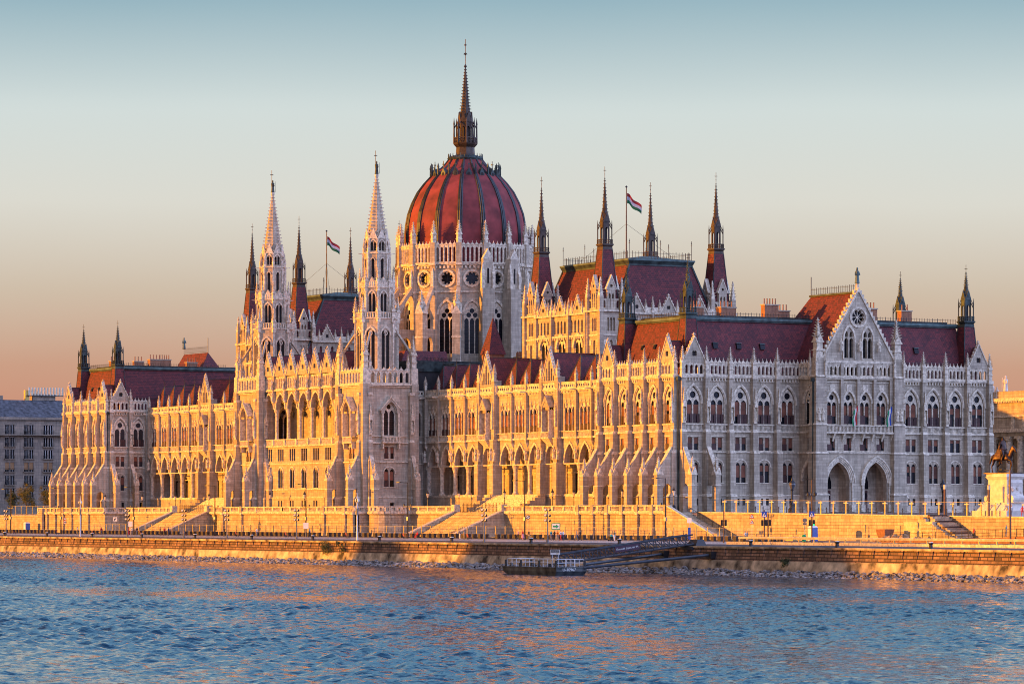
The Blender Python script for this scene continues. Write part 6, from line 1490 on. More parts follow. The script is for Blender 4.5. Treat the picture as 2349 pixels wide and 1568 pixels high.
sign('notice_board', 299, -17.5, 2.6, 'blank white notice board beside the people left of the first stairs', lambda p: p.box(-.45, .45, -.07, -.02, 1.7, 2.8, WHITE))
sign('notice_board', 701.5, -18.2, 2.6, 'blank white notice board on a lamp pole below the loggia', lambda p: p.box(-.5, .5, -.07, -.02, 1.6, 2.7, WHITE))
sign('road_sign', 1211, -12, 4.0, 'round sign with a black diagonal bar on the lit wall', lambda p: disc(p, 3.7, IRON, WHITE, lambda q: q.plate([(-.26, 3.5), (-.18, 3.44), (.26, 3.9), (.18, 3.96)], [], -.13, -.1, IRON)))
sign('direction_sign', 1275, -19, 2.7, 'green sign with a white arrow above walking people', lambda p: (p.box(-.75, .75, -.07, -.03, 1.75, 2.85, GREEN), p.box(-.62, .62, -.09, -.07, 1.88, 2.72, WHITE), p.box(-.5, .1, -.11, -.09, 2.15, 2.45, GREEN), p.plate([(.05, 1.98), (.5, 2.3), (.05, 2.62)], [], -.12, -.09, GREEN)))
sign('bus_stop_sign', 1581, -17, 3.6, 'white stop sign over a blue timetable at the side stair', lambda p: (p.box(-.35, .35, -.07, -.02, 2.9, 3.7, WHITE), p.box(-.22, .22, -.08, -.03, .3, 2.2, BLUE)))
sign('warning_sign', 1724.5, -9, 3.6, 'two stacked red warning triangles by the right retaining wall', lambda p: (tri(p, 3.5), tri(p, 2.6)), 4.56)
sign('road_sign', 1846, -10, 3.4, 'grey back of a round road sign left of the blue cabin', lambda p: (p.plate(circ(0, 3.2, .35, 14), [], -.05, -.02, STEEL), p.box(-.3, .3, -.05, -.02, 2.5, 2.8, STEEL)), 4.56)
# planter boxes
def planter():
    m = MB(); m.wedge((-.42, .42, -.26, .26), (-.46, .46, -.3, .3), 0, .78, BROWNBOX); m.box(-.4, .4, -.24, .24, .781, .80, SOIL); return m.build('planter_box')
p0 = planter(); tag(p0, 'dark rusty planter box in the long row along the quay road', 'planter', 'planter boxes in a long row on the quay')
n = 0
for i in range(154):
    u = -273.5 + 2.13 * i
    if i % 31 == 17: continue
    rr = random.uniform(-.06, .06)
    if n == 0: p0.location = (u, -14, zr(-14)); p0.rotation_euler = (0, 0, rr)
    else: copy_thing(p0, (u + random.uniform(-.12, .12), -14 + random.uniform(-.12, .12), zr(-14)), rr)
    n += 1
# construction fence panels
def fence():
    r = empty('fence_panel'); 
    for x in (-1.75,): m = MB(); m.box(x - .07, x + .07, -.06, .06, 0, 2.1, YEL); m.build('post', r)
    m = MB()
    for z in (.15, 2.0): m.tube((-1.75, 0, z), (1.75, 0, z), .02, GALV, 4)
    for q in range(11): m.tube((-1.6 + q * .32, 0, .15), (-1.6 + q * .32, 0, 2.0), .007, GALV, 3)
    m.build('wire_mesh', r); f = MB(); f.box(-2.1, -1.4, -.25, .25, 0, .12, IRON); f.build('foot', r); return r
pl = [(-228 + 3.5 * i, -10.4, zr(-10.4)) for i in range(78)]
first(fence, [(u, v, z) for u, v, z in pl], ['low site fence panel with a yellow post below the terrace wall'] * len(pl), 'fence panel', 'site fence panels on the quay')
pl = [(17 + 3.5 * i, -.55, 8.97 - .0086 * (17 + 3.5 * i - 5)) for i in range(30)]
def fence2():
    r = empty('fence_panel'); m = MB(); m.box(-1.86, -1.64, -.07, .07, 0, 2.1, YEL); m.build('post', r)
    m = MB()
    for z in (.1, 2.15): m.tube((-1.75, 0, z), (1.75, 0, z), .025, GALV, 4)
    for q in range(11): m.tube((-1.6 + q * .32, 0, .15), (-1.6 + q * .32, 0, 2.1), .007, GALV, 3)
    m.build('wire_mesh', r); l = MB(); l.box(-2.3, -1.3, -.12, .12, 1.78, 1.95, LAMPG); l.build('warning_lamp', r); return r
first(fence2, pl, ['tall fence panel with a thick yellow post along the plaza edge'] * 30, 'fence panel', 'fence panels along the plaza edge')
pl = [(-300 + 3.5 * i, -.3, 8.62) for i in range(9)]
first(fence, pl, ['fence panel on the low wall before the young trees'] * 9, 'fence panel', 'fence panels by the young trees')
def chainpost():
    r = empty('chain_bollard'); m = MB(); m.lathe([(.08, 0), (.07, .9), (.1, .95), (.03, 1.1)], 6, IRON); m.build('post', r); c = MB()
    for q in range(5): t0 = q / 5 * 2.3; t1 = (q + 1) / 5 * 2.3; f = lambda t: .85 - .25 * math.sin(pi * t / 2.3); c.tube((t0, 0, f(t0)), (t1, 0, f(t1)), .02, IRON, 3)
    c.build('chain', r); return r
first(chainpost, [(16 + 2.3 * i, 3.4, 8.9 - .008 * 2.3 * i) for i in range(30)], ['small iron bollard with chain on the plaza behind the fence'] * 30, 'bollard', 'chain bollards on the plaza')
# benches
def bench():
    r = empty('park_bench'); s = MB()
    for q in range(4): s.box(-.95, .95, -.25 + q * .14, -.13 + q * .14, .42, .47, WOODR)
    s.build('seat', r); b = MB()
    for q in range(3): b.wedge((-.95, .95, .30 + q * .04, .34 + q * .04), (-.95, .95, .33 + q * .04, .37 + q * .04), .55 + q * .14, .66 + q * .14, WOODR)
    b.build('backrest', r)
    for x in (-.75, .75): l = MB(); l.box(x - .04, x + .04, -.22, -.16, 0, .42, IRON); l.box(x - .04, x + .04, .22, .28, 0, .42, IRON); l.wedge((x - .04, x + .04, .26, .31), (x - .04, x + .04, .42, .47), .42, .98, IRON); l.build('leg', r)
    return r
px = [33.3, 132.5, 215.3, 324.8, 424.6, 545, 658.8, 798, 929.6, 1076.6]
first(bench, [(U(p, -21), -21, zr(-21), R(160)) for p in px], ['red slatted bench facing the river, ' + ORD[i] for i in range(10)], 'bench', 'red benches along the quay')
# mooring bollards
def bollard():
    r = empty('mooring_bollard'); m = MB(); m.lathe([(.34, 0), (.28, .1), (.24, .55), (.34, .68), (.36, .8)], 10, IRON); m.build('post', r); c = MB(); c.lathe([(.33, .8), (.3, .87), (.05, .9)], 10, WHITE); c.build('cap', r); return r
px = [10, 107, 211, 325, 447, 577, 717, 870, 1036, 1218, 1420.5, 1722, 1920, 2135]
first(bollard, [(U(p, -36.6), -36.6, zr(-36.6)) for p in px], ['squat iron mooring bollard on the quay edge, ' + ORD[i] for i in range(14)], 'bollard', 'mooring bollards')
# guard rail
def guard():
    r = empty('guard_rail'); m = MB(); 
    for z in (.55, .72): m.tube((-2, 0, z), (2, 0, z), .1, GALV, 6)
    m.box(-2, 2, -.03, .03, .5, .8, GALV); m.build('rail', r); p = MB(); p.box(-2.0, -1.84, -.02, .14, 0, .85, YEL); p.build('post', r); f = MB(); f.box(-.5, .3, -.2, .2, 0, .12, IRON); f.build('foot', r); return r
first(guard, [(61 + 4 * i, -25.8, 4.55) for i in range(18)], ['galvanised guard rail section along the right quay road'] * 18, 'guard rail', 'guard rail sections')
# pontoon
def pontoon():
    L0 = Vector((60.4, -60, 0)); r = empty('pontoon', L0); tag(r, 'dark steel pontoon with white railings moored in front of the embankment', 'pontoon')
    h = MB(); a, b, c, d = -7.9, 7.9, -2.5, 2.5
    HUL = simple('rusty_black_hull', (.085, .088, .085), .6, .5, .8, .2)
    pts = [(a, c, 1.15), (b, c, 1.15), (b, d, 1.15), (a, d, 1.15)]; pb = [(a + 1.6, c + .2, -.3), (b - .8, c + .2, -.3), (b - .8, d - .2, -.3), (a + 1.6, d - .2, -.3)]; pm = [(a, c, .55), (b, c, .55), (b, d, .55), (a, d, .55)]
    o = h.addv(pts + pm + pb); k = h.mi(HUL)
    for L_ in (0, 4):
        for i in range(4): j = (i + 1) % 4; h.f.append((o + L_ + i, o + L_ + j, o + L_ + 4 + j, o + L_ + 4 + i)); h.m.append(k)
    h.f.append((o, o + 1, o + 2, o + 3)); h.m.append(k); h.box(a - .08, b + .08, c - .08, d + .08, 1.0, 1.14, HUL); h.build('hull', r)
    n = MB()
    def rail(p, q):
        p = Vector(p); q = Vector(q); Ln = (q - p).length; k = max(1, round(Ln / 1.3))
        for z in (1.2 + .55, 2.25): n.tube(p + Vector((0, 0, z)), q + Vector((0, 0, z)), .04, WSTEEL, 5)
        for i in range(k + 1): t = p.lerp(q, i / k); n.tube(t + Vector((0, 0, 1.15)), t + Vector((0, 0, 2.25)), .04, WSTEEL, 5)
    rail((a + 1, c + .3, 0), (b - .4, c + .3, 0)); rail((b - .4, c + .3, 0), (b - .4, d - .3, 0)); rail((a + 1, c + .3, 0), (a + 1, d - .3, 0)); rail((a + 1, d - .3, 0), (-1.5, d - .3, 0)); rail((1.5, d - .3, 0), (b - .4, d - .3, 0))
    n.build('railing', r)
    for x, y in ((a + .4, c + .35), (a + .4, d - .4), (-2.6, c + .1), (2.8, c + .1), (b - .2, c + .1), (b - .2, d - .2)):
        m = MB(); m.tube((x, y, 1.1), (x, y, 2.1), .17, IRON, 8); m.build('mooring_post', r)
    for x in (-6, -3.4, .6, 5.2): m = MB(); m.tube((x - .2, c + .5, 1.1), (x - .2, c + .5, 1.65), .12, IRON, 7); m.tube((x + .2, c + .5, 1.1), (x + .2, c + .5, 1.65), .12, IRON, 7); m.build('bitt', r)
    s = MB(); s.M = F(6.4, -1.8, 0, -45)
    s.box(-.7, .7, 0, .06, 2.9, 3.65, WHITE); s.box(-.62, .62, .061, .075, 3.25, 3.58, IRON)
    for x in (-.45, .45): s.tube((x, .03, 1.15), (x, .03, 2.9), .035, WSTEEL, 5)
    s.box(-.5, -.1, .061, .075, 3.02, 3.12, YEL); s.M = None; s.build('sign_board', r)
    def text(body, size, M, mat, name):
        c = bpy.data.curves.new(name, 'FONT'); c.body = body; c.size = size; c.align_x = 'CENTER'; c.align_y = 'CENTER'; c.extrude = .004
        t = bpy.data.objects.new('tmp', c); me = bpy.data.meshes.new_from_object(t); bpy.data.objects.remove(t); me.materials.clear(); me.materials.append(mat); o = bpy.data.objects.new(name, me); COL.objects.link(o); o.parent = r if name != 'sign_text' else o.parent; o.matrix_basis = M; return o
    # text faces: local x right, y up, z outward
    def TM(loc, out, tilt=0):
        o = R(out); z = Vector((math.cos(o), math.sin(o), 0)); y = Vector((0, 0, 1)); x = y.cross(z); M = Matrix((x, y, z)).transposed().to_4x4(); M.translation = Vector(loc); return M @ Matrix.Rotation(tilt, 4, 'Z')
    text('U-10967', .62, TM((b + .05, -.4, .78), 0), WHITE, 'hull_number')
    p = F(6.4, -1.8, 0, -45) @ Vector((0, .085, 3.41)); text('Kossuth Lajos t\u00e9r M', .15, TM(p, -45), WHITE, 'sign_lettering')
    return text, TM
ptext, TMf = pontoon()
# gangway
def gangway():
    P0 = Vector((61.0, -58.5, 1.45)); P1 = Vector((64.5, -37.6, 4.35)); d = P1 - P0; Ln = d.length; L0 = P0.copy(); r = empty('gangway', L0); tag(r, 'dark lattice gangway sloping from the pontoon up to the quay', 'gangway')
    x = d.normalized(); y = Vector((0, 0, 1)).cross(x).normalized(); z = x.cross(y); M = Matrix((x, y, z)).transposed().to_4x4()
    GW = simple('dark_blue_grey_steel', (.038, .042, .050), .45, .2, 1.5)
    m = MB(); m.M = M
    for s in (-1.1, 1.1):
        m.tube((0, s, 0), (Ln, s, 0), .13, GW, 6); m.tube((0, s, 1.35), (Ln, s, 1.35), .12, GW, 6); m.tube((0, s, 1.0), (Ln, s, 1.0), .03, GW, 4)
        k = 17
        for i in range(k):
            a = Ln * i / k; b = Ln * (i + 1) / k; m.tube((a, s, 0), (a, s, 1.35), .075, GW, 4); m.tube((a, s, 1.35), (b, s, 0), .07, GW, 4)
            m.tube((a, s, .35), (b, s, .35), .02, GW, 3); m.tube((a, s, .68), (b, s, .68), .02, GW, 3)
    m.M = None; m.build('truss', r); f = MB(); f.M = M; f.box(0, Ln, -1.05, 1.05, -.05, .05, STEEL); f.M = None; f.build('deck', r)
    s = MB(); s.M = M; s.box(Ln * .42, Ln * .60, -1.26, -1.2, .45, 1.3, simple('dark_plum_sign', (.05, .012, .03), .5, .1, 2)); s.M = None; b = s.build('name_board', r)
    c = bpy.data.curves.new('board_text', 'FONT'); c.body = 'Kossuth Lajos t\u00e9r M'; c.size = .42; c.align_x = 'CENTER'; c.align_y = 'CENTER'; c.extrude = .004
    t = bpy.data.objects.new('tmp', c); me = bpy.data.meshes.new_from_object(t); bpy.data.objects.remove(t); me.materials.clear(); me.materials.append(WHITE)
    o = bpy.data.objects.new('board_lettering', me); COL.objects.link(o); o.parent = b
    # the board faces the +u side of the walkway
    o.matrix_basis = M @ T((Ln * .51, -1.275, .87)) @ Matrix.Rotation(pi / 2, 4, 'X')
    h = MB(); h.M = T((64.7 - L0.x, -37.0 - L0.y, 4.1 - L0.z)); h.box(-1.6, 1.6, -1.6, 1.0, -.55, -.1, GW); h.wedge((-1.4, 1.4, -.8, 1.2), (-1.0, 1.0, -.2, .8), -.1, .9, IRON); h.M = None; h.build('landing_bracket', r)
gangway()
def beam(p0, p1, lb):
    r = empty('mooring_beam', p1); tag(r, lb, 'mooring beam', 'mooring beams of the pontoon'); a = Vector(p0) - Vector(p1); m = MB(); m.tube(a, (0, 0, 0), .22, bpy.data.materials['dark_blue_grey_steel'], 10); m.build('beam', r); b = MB(); b.box(-.7, .7, -.25, .9, -.5, .5, IRON); b.build('wall_bracket', r)
beam((67.8, -57.6, 1.5), (U(1520, -39), -39, 2.8), 'upper dark steel tube bracing the pontoon to the wall'); beam((68.3, -58.0, 1.05), (U(1628, -39), -39, 2.8), 'lower longer dark steel tube bracing the pontoon to the wall')
# cabins, boulders, container, ramp
def cabin(px, v, z, lb, gap=False):
    r = empty('portable_toilet', (U(px, v), v, z), R(8)); tag(r, lb, 'portable toilet', 'blue and white cabins'); BL = simple('cabin_blue_%d' % px, (.06, .16, .5), .5, .1, 2)
    m = MB(); m.box(-.55, .55, -.55, .55, 0, 2.05, BL); m.build('body', r); m = MB(); m.box(-.42, .42, -.6, -.551, .1, 1.95, WSTEEL); m.build('door', r); m = MB(); m.wedge((-.6, .6, -.6, .6), (-.3, .3, -.45, .45), 2.05, 2.35, WHITE); m.build('roof', r)
cabin(1864, -8, 4.56, 'blue and white portable toilet against the right retaining wall'); cabin(61, -8, 4.55, 'blue and white portable toilet at the far left below the young trees')
bn = empty('litter_bin', (U(1844, -24), -24, 4.56)); tag(bn, 'green litter bin at the start of the guard rail', 'litter bin'); m = MB(); m.lathe([(.28, .1), (.32, .9), (.34, .95)], 10, GREEN); m.build('body', bn); m = MB(); m.lathe([(.35, .95), (.2, 1.15), (.05, 1.2)], 10, GREEN); m.build('lid', bn)
bn = empty('litter_bin', (U(232, -12.5), -12.5, zr(-12.5))); tag(bn, 'black litter bin under the far pavilion wall', 'litter bin'); m = MB(); m.lathe([(.28, 0), (.32, .9)], 10, IRON); m.build('body', bn); m = MB(); m.lathe([(.35, .9), (.1, 1.15)], 10, IRON); m.build('lid', bn)
random.seed(11)
for i, (p, s) in enumerate([(2054, .55), (2063, .75), (2073, .8), (2082, .85), (2091, .7), (2102, .9), (2041, .4), (2128, .6)]):
    bm0 = bmesh.new(); bmesh.ops.create_icosphere(bm0, subdivisions=3, radius=1)
    for v in bm0.verts: v.co = v.co * (1 + .16 * math.sin(v.co.x * 4 + i) * math.cos(v.co.y * 3 + i * 2)); v.co.z *= .85; v.co.x *= .8
    me = bpy.data.meshes.new('boulder'); bm0.to_mesh(me); bm0.free(); me.materials.append(bpy.data.materials['sand_and_soil']); o = bpy.data.objects.new('boulder', me); COL.objects.link(o); u = U(p - 30, -9); o.location = (u, -9 + .3 * math.sin(i * 3), 4.55 + s * .5); o.scale = (s, s, s); shade_smooth(o)
    tag(o, 'rounded sandstone boulder in the row below the retaining wall, ' + (ORD[[6, 0, 1, 2, 3, 4, 5, 7].index(i)] ), 'boulder', 'boulders below the retaining wall')
ct = empty('site_container', (U(2120, -4.2), -4.2, 4.6)); tag(ct, 'pale corrugated site container against the retaining wall', 'container'); m = MB(); m.box(-3.6, 3.6, -1.1, 1.1, 0, 2.9, GALV)
for q in range(14): m.box(-3.6, 3.6, -1.16, -1.1, .1 + q * .2, .2 + q * .2, GALV)
m.build('body', ct); m = MB(); m.box(-3.7, 3.7, -1.2, 1.2, 2.9, 3.0, GALV); m.build('roof', ct)
sk = empty('skip_hopper', (U(2030, -8), -8, 4.56)); tag(sk, 'rusty orange skip hopper in front of the retaining wall', 'skip'); m = MB(); m.wedge((-.8, .8, -.6, .6), (-1.2, 1.2, -.9, .9), .3, 1.9, bpy.data.materials['orange_brick']); m.build('body', sk)
for s in (-1, 1): m = MB(); m.box(s * .7 - .06, s * .7 + .06, -.5, .5, 0, .35, IRON); m.build('leg', sk)
# broken stair between container and pedestal
br = empty('broken_stair', (U(2190, -3), -3, 4.6)); tag(br, 'crumbling dark stone stair descending between container and pedestal', 'stair'); m = MB()
for i in range(14): m.box(-4.6 + i * .62, -4.6 + (i + 1) * .62 - .01, -1.6, 1.5, 0, 4.0 - i * .28, TERR if i % 3 else QUAY)
m.build('steps', br); m = MB(); random.seed(2)
for i in range(16): m.box(-5.2 + i * .55, -4.7 + i * .55, -2.3, -1.62, 0, 3.4 - i * .2 + random.uniform(-.25, .25), TERR)
m.build('side_wall', br)
rp_ = empty('brick_ramp', (100, -13, 4.5)); tag(rp_, 'long low brick ramp wall behind the guard rail', 'ramp'); m = MB(); m.wedge((-22, 60, -.3, 8), (-22, 60, -.3, 8), -.6, .1, BRICK); o = m.addv([(-22, -.3, .1), (60, -.3, .1), (60, -.3, 2.4), (-22, -.3, .15), (-22, 6, .1), (60, 6, .1), (60, 6, 2.4), (-22, 6, .15)]); k = m.mi(BRICK)
for q in ((0, 1, 2, 3), (4, 5, 6, 7), (3, 2, 6, 7), (0, 3, 7, 4), (1, 2, 6, 5)): m.f.append(tuple(o + i for i in q)); m.m.append(k)
m.build('wall', rp_); m = MB()
for i in range(34):
    u = -20 + i * 1.6; z = .15 + (u + 22) / 82 * 2.25; m.tube((u, 0, z), (u, 0, z + 1.15), .045, IRON, 4)
    if i < 33: z2 = .15 + (u + 1.6 + 22) / 82 * 2.25; [m.tube((u, 0, z + q), (u + 1.6, 0, z2 + q), .03, IRON, 4) for q in (.35, .7, 1.05)]
m.build('railing', rp_)
cr_ = MB(); cr_.box(-1, 1, -.4, .4, 0, .7, YEL); o = cr_.build('barrier_block'); o.location = (U(1815, -7), -7, 4.56); tag(o, 'yellow barrier block left of the portable toilet', 'barrier')
# equestrian statue ------------------------------------------------------
def skin(name, verts, edges, radii, mats=None, sub=2, root=0, parent=None):
    me = bpy.data.meshes.new(name); me.from_pydata(verts, edges, []); o = bpy.data.objects.new(name, me); COL.objects.link(o)
    md = o.modifiers.new('s', 'SKIN'); md.use_smooth_shade = True
    for i, r in enumerate(radii): me.skin_vertices[0].data[i].radius = (r, r) if isinstance(r, (int, float)) else r
    me.skin_vertices[0].data[root].use_root = True
    sb = o.modifiers.new('b', 'SUBSURF'); sb.levels = sub; sb.render_levels = sub
    dg = bpy.context.evaluated_depsgraph_get(); ev = o.evaluated_get(dg); m2 = bpy.data.meshes.new_from_object(ev); bpy.data.objects.remove(o)
    m2.name = name; m2.materials.clear()
    for m in (mats or []): m2.materials.append(m)
    o = bpy.data.objects.new(name, m2); COL.objects.link(o); o.parent = parent; m2.polygons.foreach_set('use_smooth', [True] * len(m2.polygons)); return o
def horse_statue():
    pr = empty('monument_pedestal', (86.2, 3.1, 8.3)); pr.scale = (.84, .9, 1); tag(pr, 'tall white marble pedestal with scrolled base at the right edge', 'pedestal')
    m = MB()
    m.box(-5.2, 5.2, -3.4, 3.4, 0, .9, MARBLE); m.wedge((-4.4, 4.4, -2.8, 2.8), (-3.6, 3.6, -2.2, 2.2), .9, 1.8, MARBLE); m.box(-3.5, 3.5, -2.1, 2.1, 1.8, 2.1, MARBLE); m.box(-2.7, 2.7, -1.6, 1.6, 2.1, 5.4, MARBLE); m.wedge((-2.7, 2.7, -1.6, 1.6), (-3.1, 3.1, -1.95, 1.95), 5.4, 5.9, MARBLE); m.box(-2.9, 2.9, -1.8, 1.8, 5.9, 6.3, MARBLE)
    m.box(-1.9, 1.9, -1.68, -1.6, 2.6, 4.8, MARBLE); m.band(arch(0, 4.2, 4.2, 3.4, .8, 6), arch(0, 4.2, 4.2, 4.0, 1.15, 6), 1.6, 1.75, MARBLE)
    m.build('block', pr)
    for s in (-1, 1):
        v = MB(); pts = []
        prof = [(2.7, 2.1), (4.0, 2.1), (4.2, 2.5), (4.0, 3.0), (3.5, 3.1), (3.2, 3.6), (3.15, 4.4), (3.3, 5.0), (3.1, 5.4), (2.7, 5.4)]
        v.plate([(s * x, z) for x, z in prof], [], -1.2, 1.2, MARBLE); v.lathe([(.4, -1.35), (.45, 0), (.4, 1.35)], 12, MARBLE) if False else v.tube((s * 3.85, -1.35, 2.65), (s * 3.85, 1.35, 2.65), .42, MARBLE, 12); v.build('scroll', pr)
    r = MB(); random.seed(8)
    for i in range(26): r.M = T((2.75 + random.uniform(0, .5), random.uniform(-1.3, 1.3), 2.2 + random.random() * 2.6)); r.lathe([(.02, -.25), (.22, -.1), (.26, .1), (.03, .3)], 6, MARBLE); r.M = None
    r.build('trophy_relief', pr)
    hs = empty('horse_rider_statue', (85.9, 2.9, 14.6), R(14)); tag(hs, 'dark bronze statue of a man in a coat riding a walking horse on the pedestal', 'statue')
    b = MB(); b.box(-2.6, 2.6, -1.3, 1.3, 0, .16, BRONZE); b.build('base_plate', hs)
    k = 1.95
    V_ = {}; order = []; E = []; Rr = []
    def add(n, p, r, par=None):
        V_[n] = len(order); order.append((p[0] * k, p[1] * k, p[2] * k + .15)); Rr.append(r * k if not isinstance(r, tuple) else (r[0] * k, r[1] * k))
        if par is not None: E.append((V_[par], V_[n]))
    add('pel', (-.55, 0, 1.28), (.27, .29)); add('bar', (-.1, 0, 1.22), (.31, .33), 'pel'); add('wit', (.45, 0, 1.30), (.27, .32), 'bar'); add('chs', (.68, 0, 1.22), (.2, .26), 'wit')
    add('n1', (.78, 0, 1.50), (.15, .24), 'chs'); add('n2', (.90, 0, 1.73), (.12, .19), 'n1'); add('pol', (.99, 0, 1.90), (.10, .13), 'n2'); add('hd', (1.15, 0, 1.76), (.09, .12), 'pol'); add('mz', (1.26, 0, 1.52), (.065, .08), 'hd')
    for s, n in ((1, 'a'), (-1, 'b')): add('e' + n, (.98, s * .07, 2.04), .022, 'pol')
    add('rmp', (-.82, 0, 1.25), (.2, .22), 'pel'); add('t1', (-1.0, 0, 1.28), .07, 'rmp'); add('t2', (-1.15, 0, 1.0), .09, 't1'); add('t3', (-1.25, 0, .65), .05, 't2')
    # hind legs
    for s, n, f in ((1, 'a', .12), (-1, 'b', -.16)):
        add('h1' + n, (-.6 + f, s * .17, .98), .15, 'pel'); add('h2' + n, (-.55 + f * 1.3, s * .18, .72), .095, 'h1' + n); add('h3' + n, (-.78 + f, s * .18, .48), .055, 'h2' + n); add('h4' + n, (-.72 + f, s * .18, .14), .045, 'h3' + n); add('h5' + n, (-.66 + f, s * .18, .03), .065, 'h4' + n)
    add('f1a', (.6, .16, .98), .12, 'wit'); add('f2a', (.62, .17, .62), .065, 'f1a'); add('f3a', (.6, .17, .16), .042, 'f2a'); add('f4a', (.64, .17, .03), .062, 'f3a')
    add('f1b', (.66, -.16, 1.0), .12, 'wit'); add('f2b', (.95, -.17, .86), .065, 'f1b'); add('f3b', (.98, -.17, .55), .042, 'f2b'); add('f4b', (.90, -.17, .44), .06, 'f3b')
    skin('horse', order, E, Rr, [BRONZE], 2, 0, hs)
    order.clear(); E.clear(); Rr.clear(); V_.clear()
    add('p', (-.05, 0, 1.62), .18); add('c', (-.05, 0, 1.98), (.19, .23), 'p'); add('s', (-.04, 0, 2.25), (.18, .27), 'c'); add('n', (-.03, 0, 2.43), .075, 's'); add('h', (-.01, 0, 2.58), (.12, .11), 'n'); add('h2', (-.01, 0, 2.70), .085, 'h')
    for s, n in ((1, 'a'), (-1, 'b')):
        add('l1' + n, (.08, s * .22, 1.58), .13, 'p'); add('l2' + n, (.30, s * .36, 1.28), .09, 'l1' + n); add('l3' + n, (.16, s * .38, .88), .07, 'l2' + n); add('l4' + n, (.16, s * .39, .76), .05, 'l3' + n); add('l5' + n, (.32, s * .40, .74), .04, 'l4' + n)
        add('a1' + n, (-.04, s * .28, 2.2), .10, 's'); add('a2' + n, (-.08 if n == 'b' else 0, s * .34, 1.82), .065, 'a1' + n); add('a3' + n, (.22, s * .16, 1.74), .045, 'a2' + n); add('a4' + n, (.30, s * .1, 1.74), .04, 'a3' + n)
    skin('rider', order, E, Rr, [BRONZE], 2, 0, hs)
    c = MB(); k2 = k
    for s in (-1, 1):
        pts0 = [(-.25 * k2, s * .12 * k2, 2.15 * k2), (.02 * k2, s * .26 * k2, 2.1 * k2)]; pts1 = [(-.62 * k2, s * .36 * k2, 1.3 * k2), (.1 * k2, s * .42 * k2, 1.15 * k2)]
        c.poly([pts0[0], pts0[1], pts1[1], pts1[0]], BRONZE); c.poly([(p[0], p[1] - s * .08, p[2]) for p in (pts0[0], pts0[1], pts1[1], pts1[0])], BRONZE)
    c.poly([(-.25 * k2, .12 * k2, 2.15 * k2), (-.25 * k2, -.12 * k2, 2.15 * k2), (-.62 * k2, -.36 * k2, 1.3 * k2), (-.62 * k2, .36 * k2, 1.3 * k2)], BRONZE)
    c.build('coat', hs)
horse_statue()
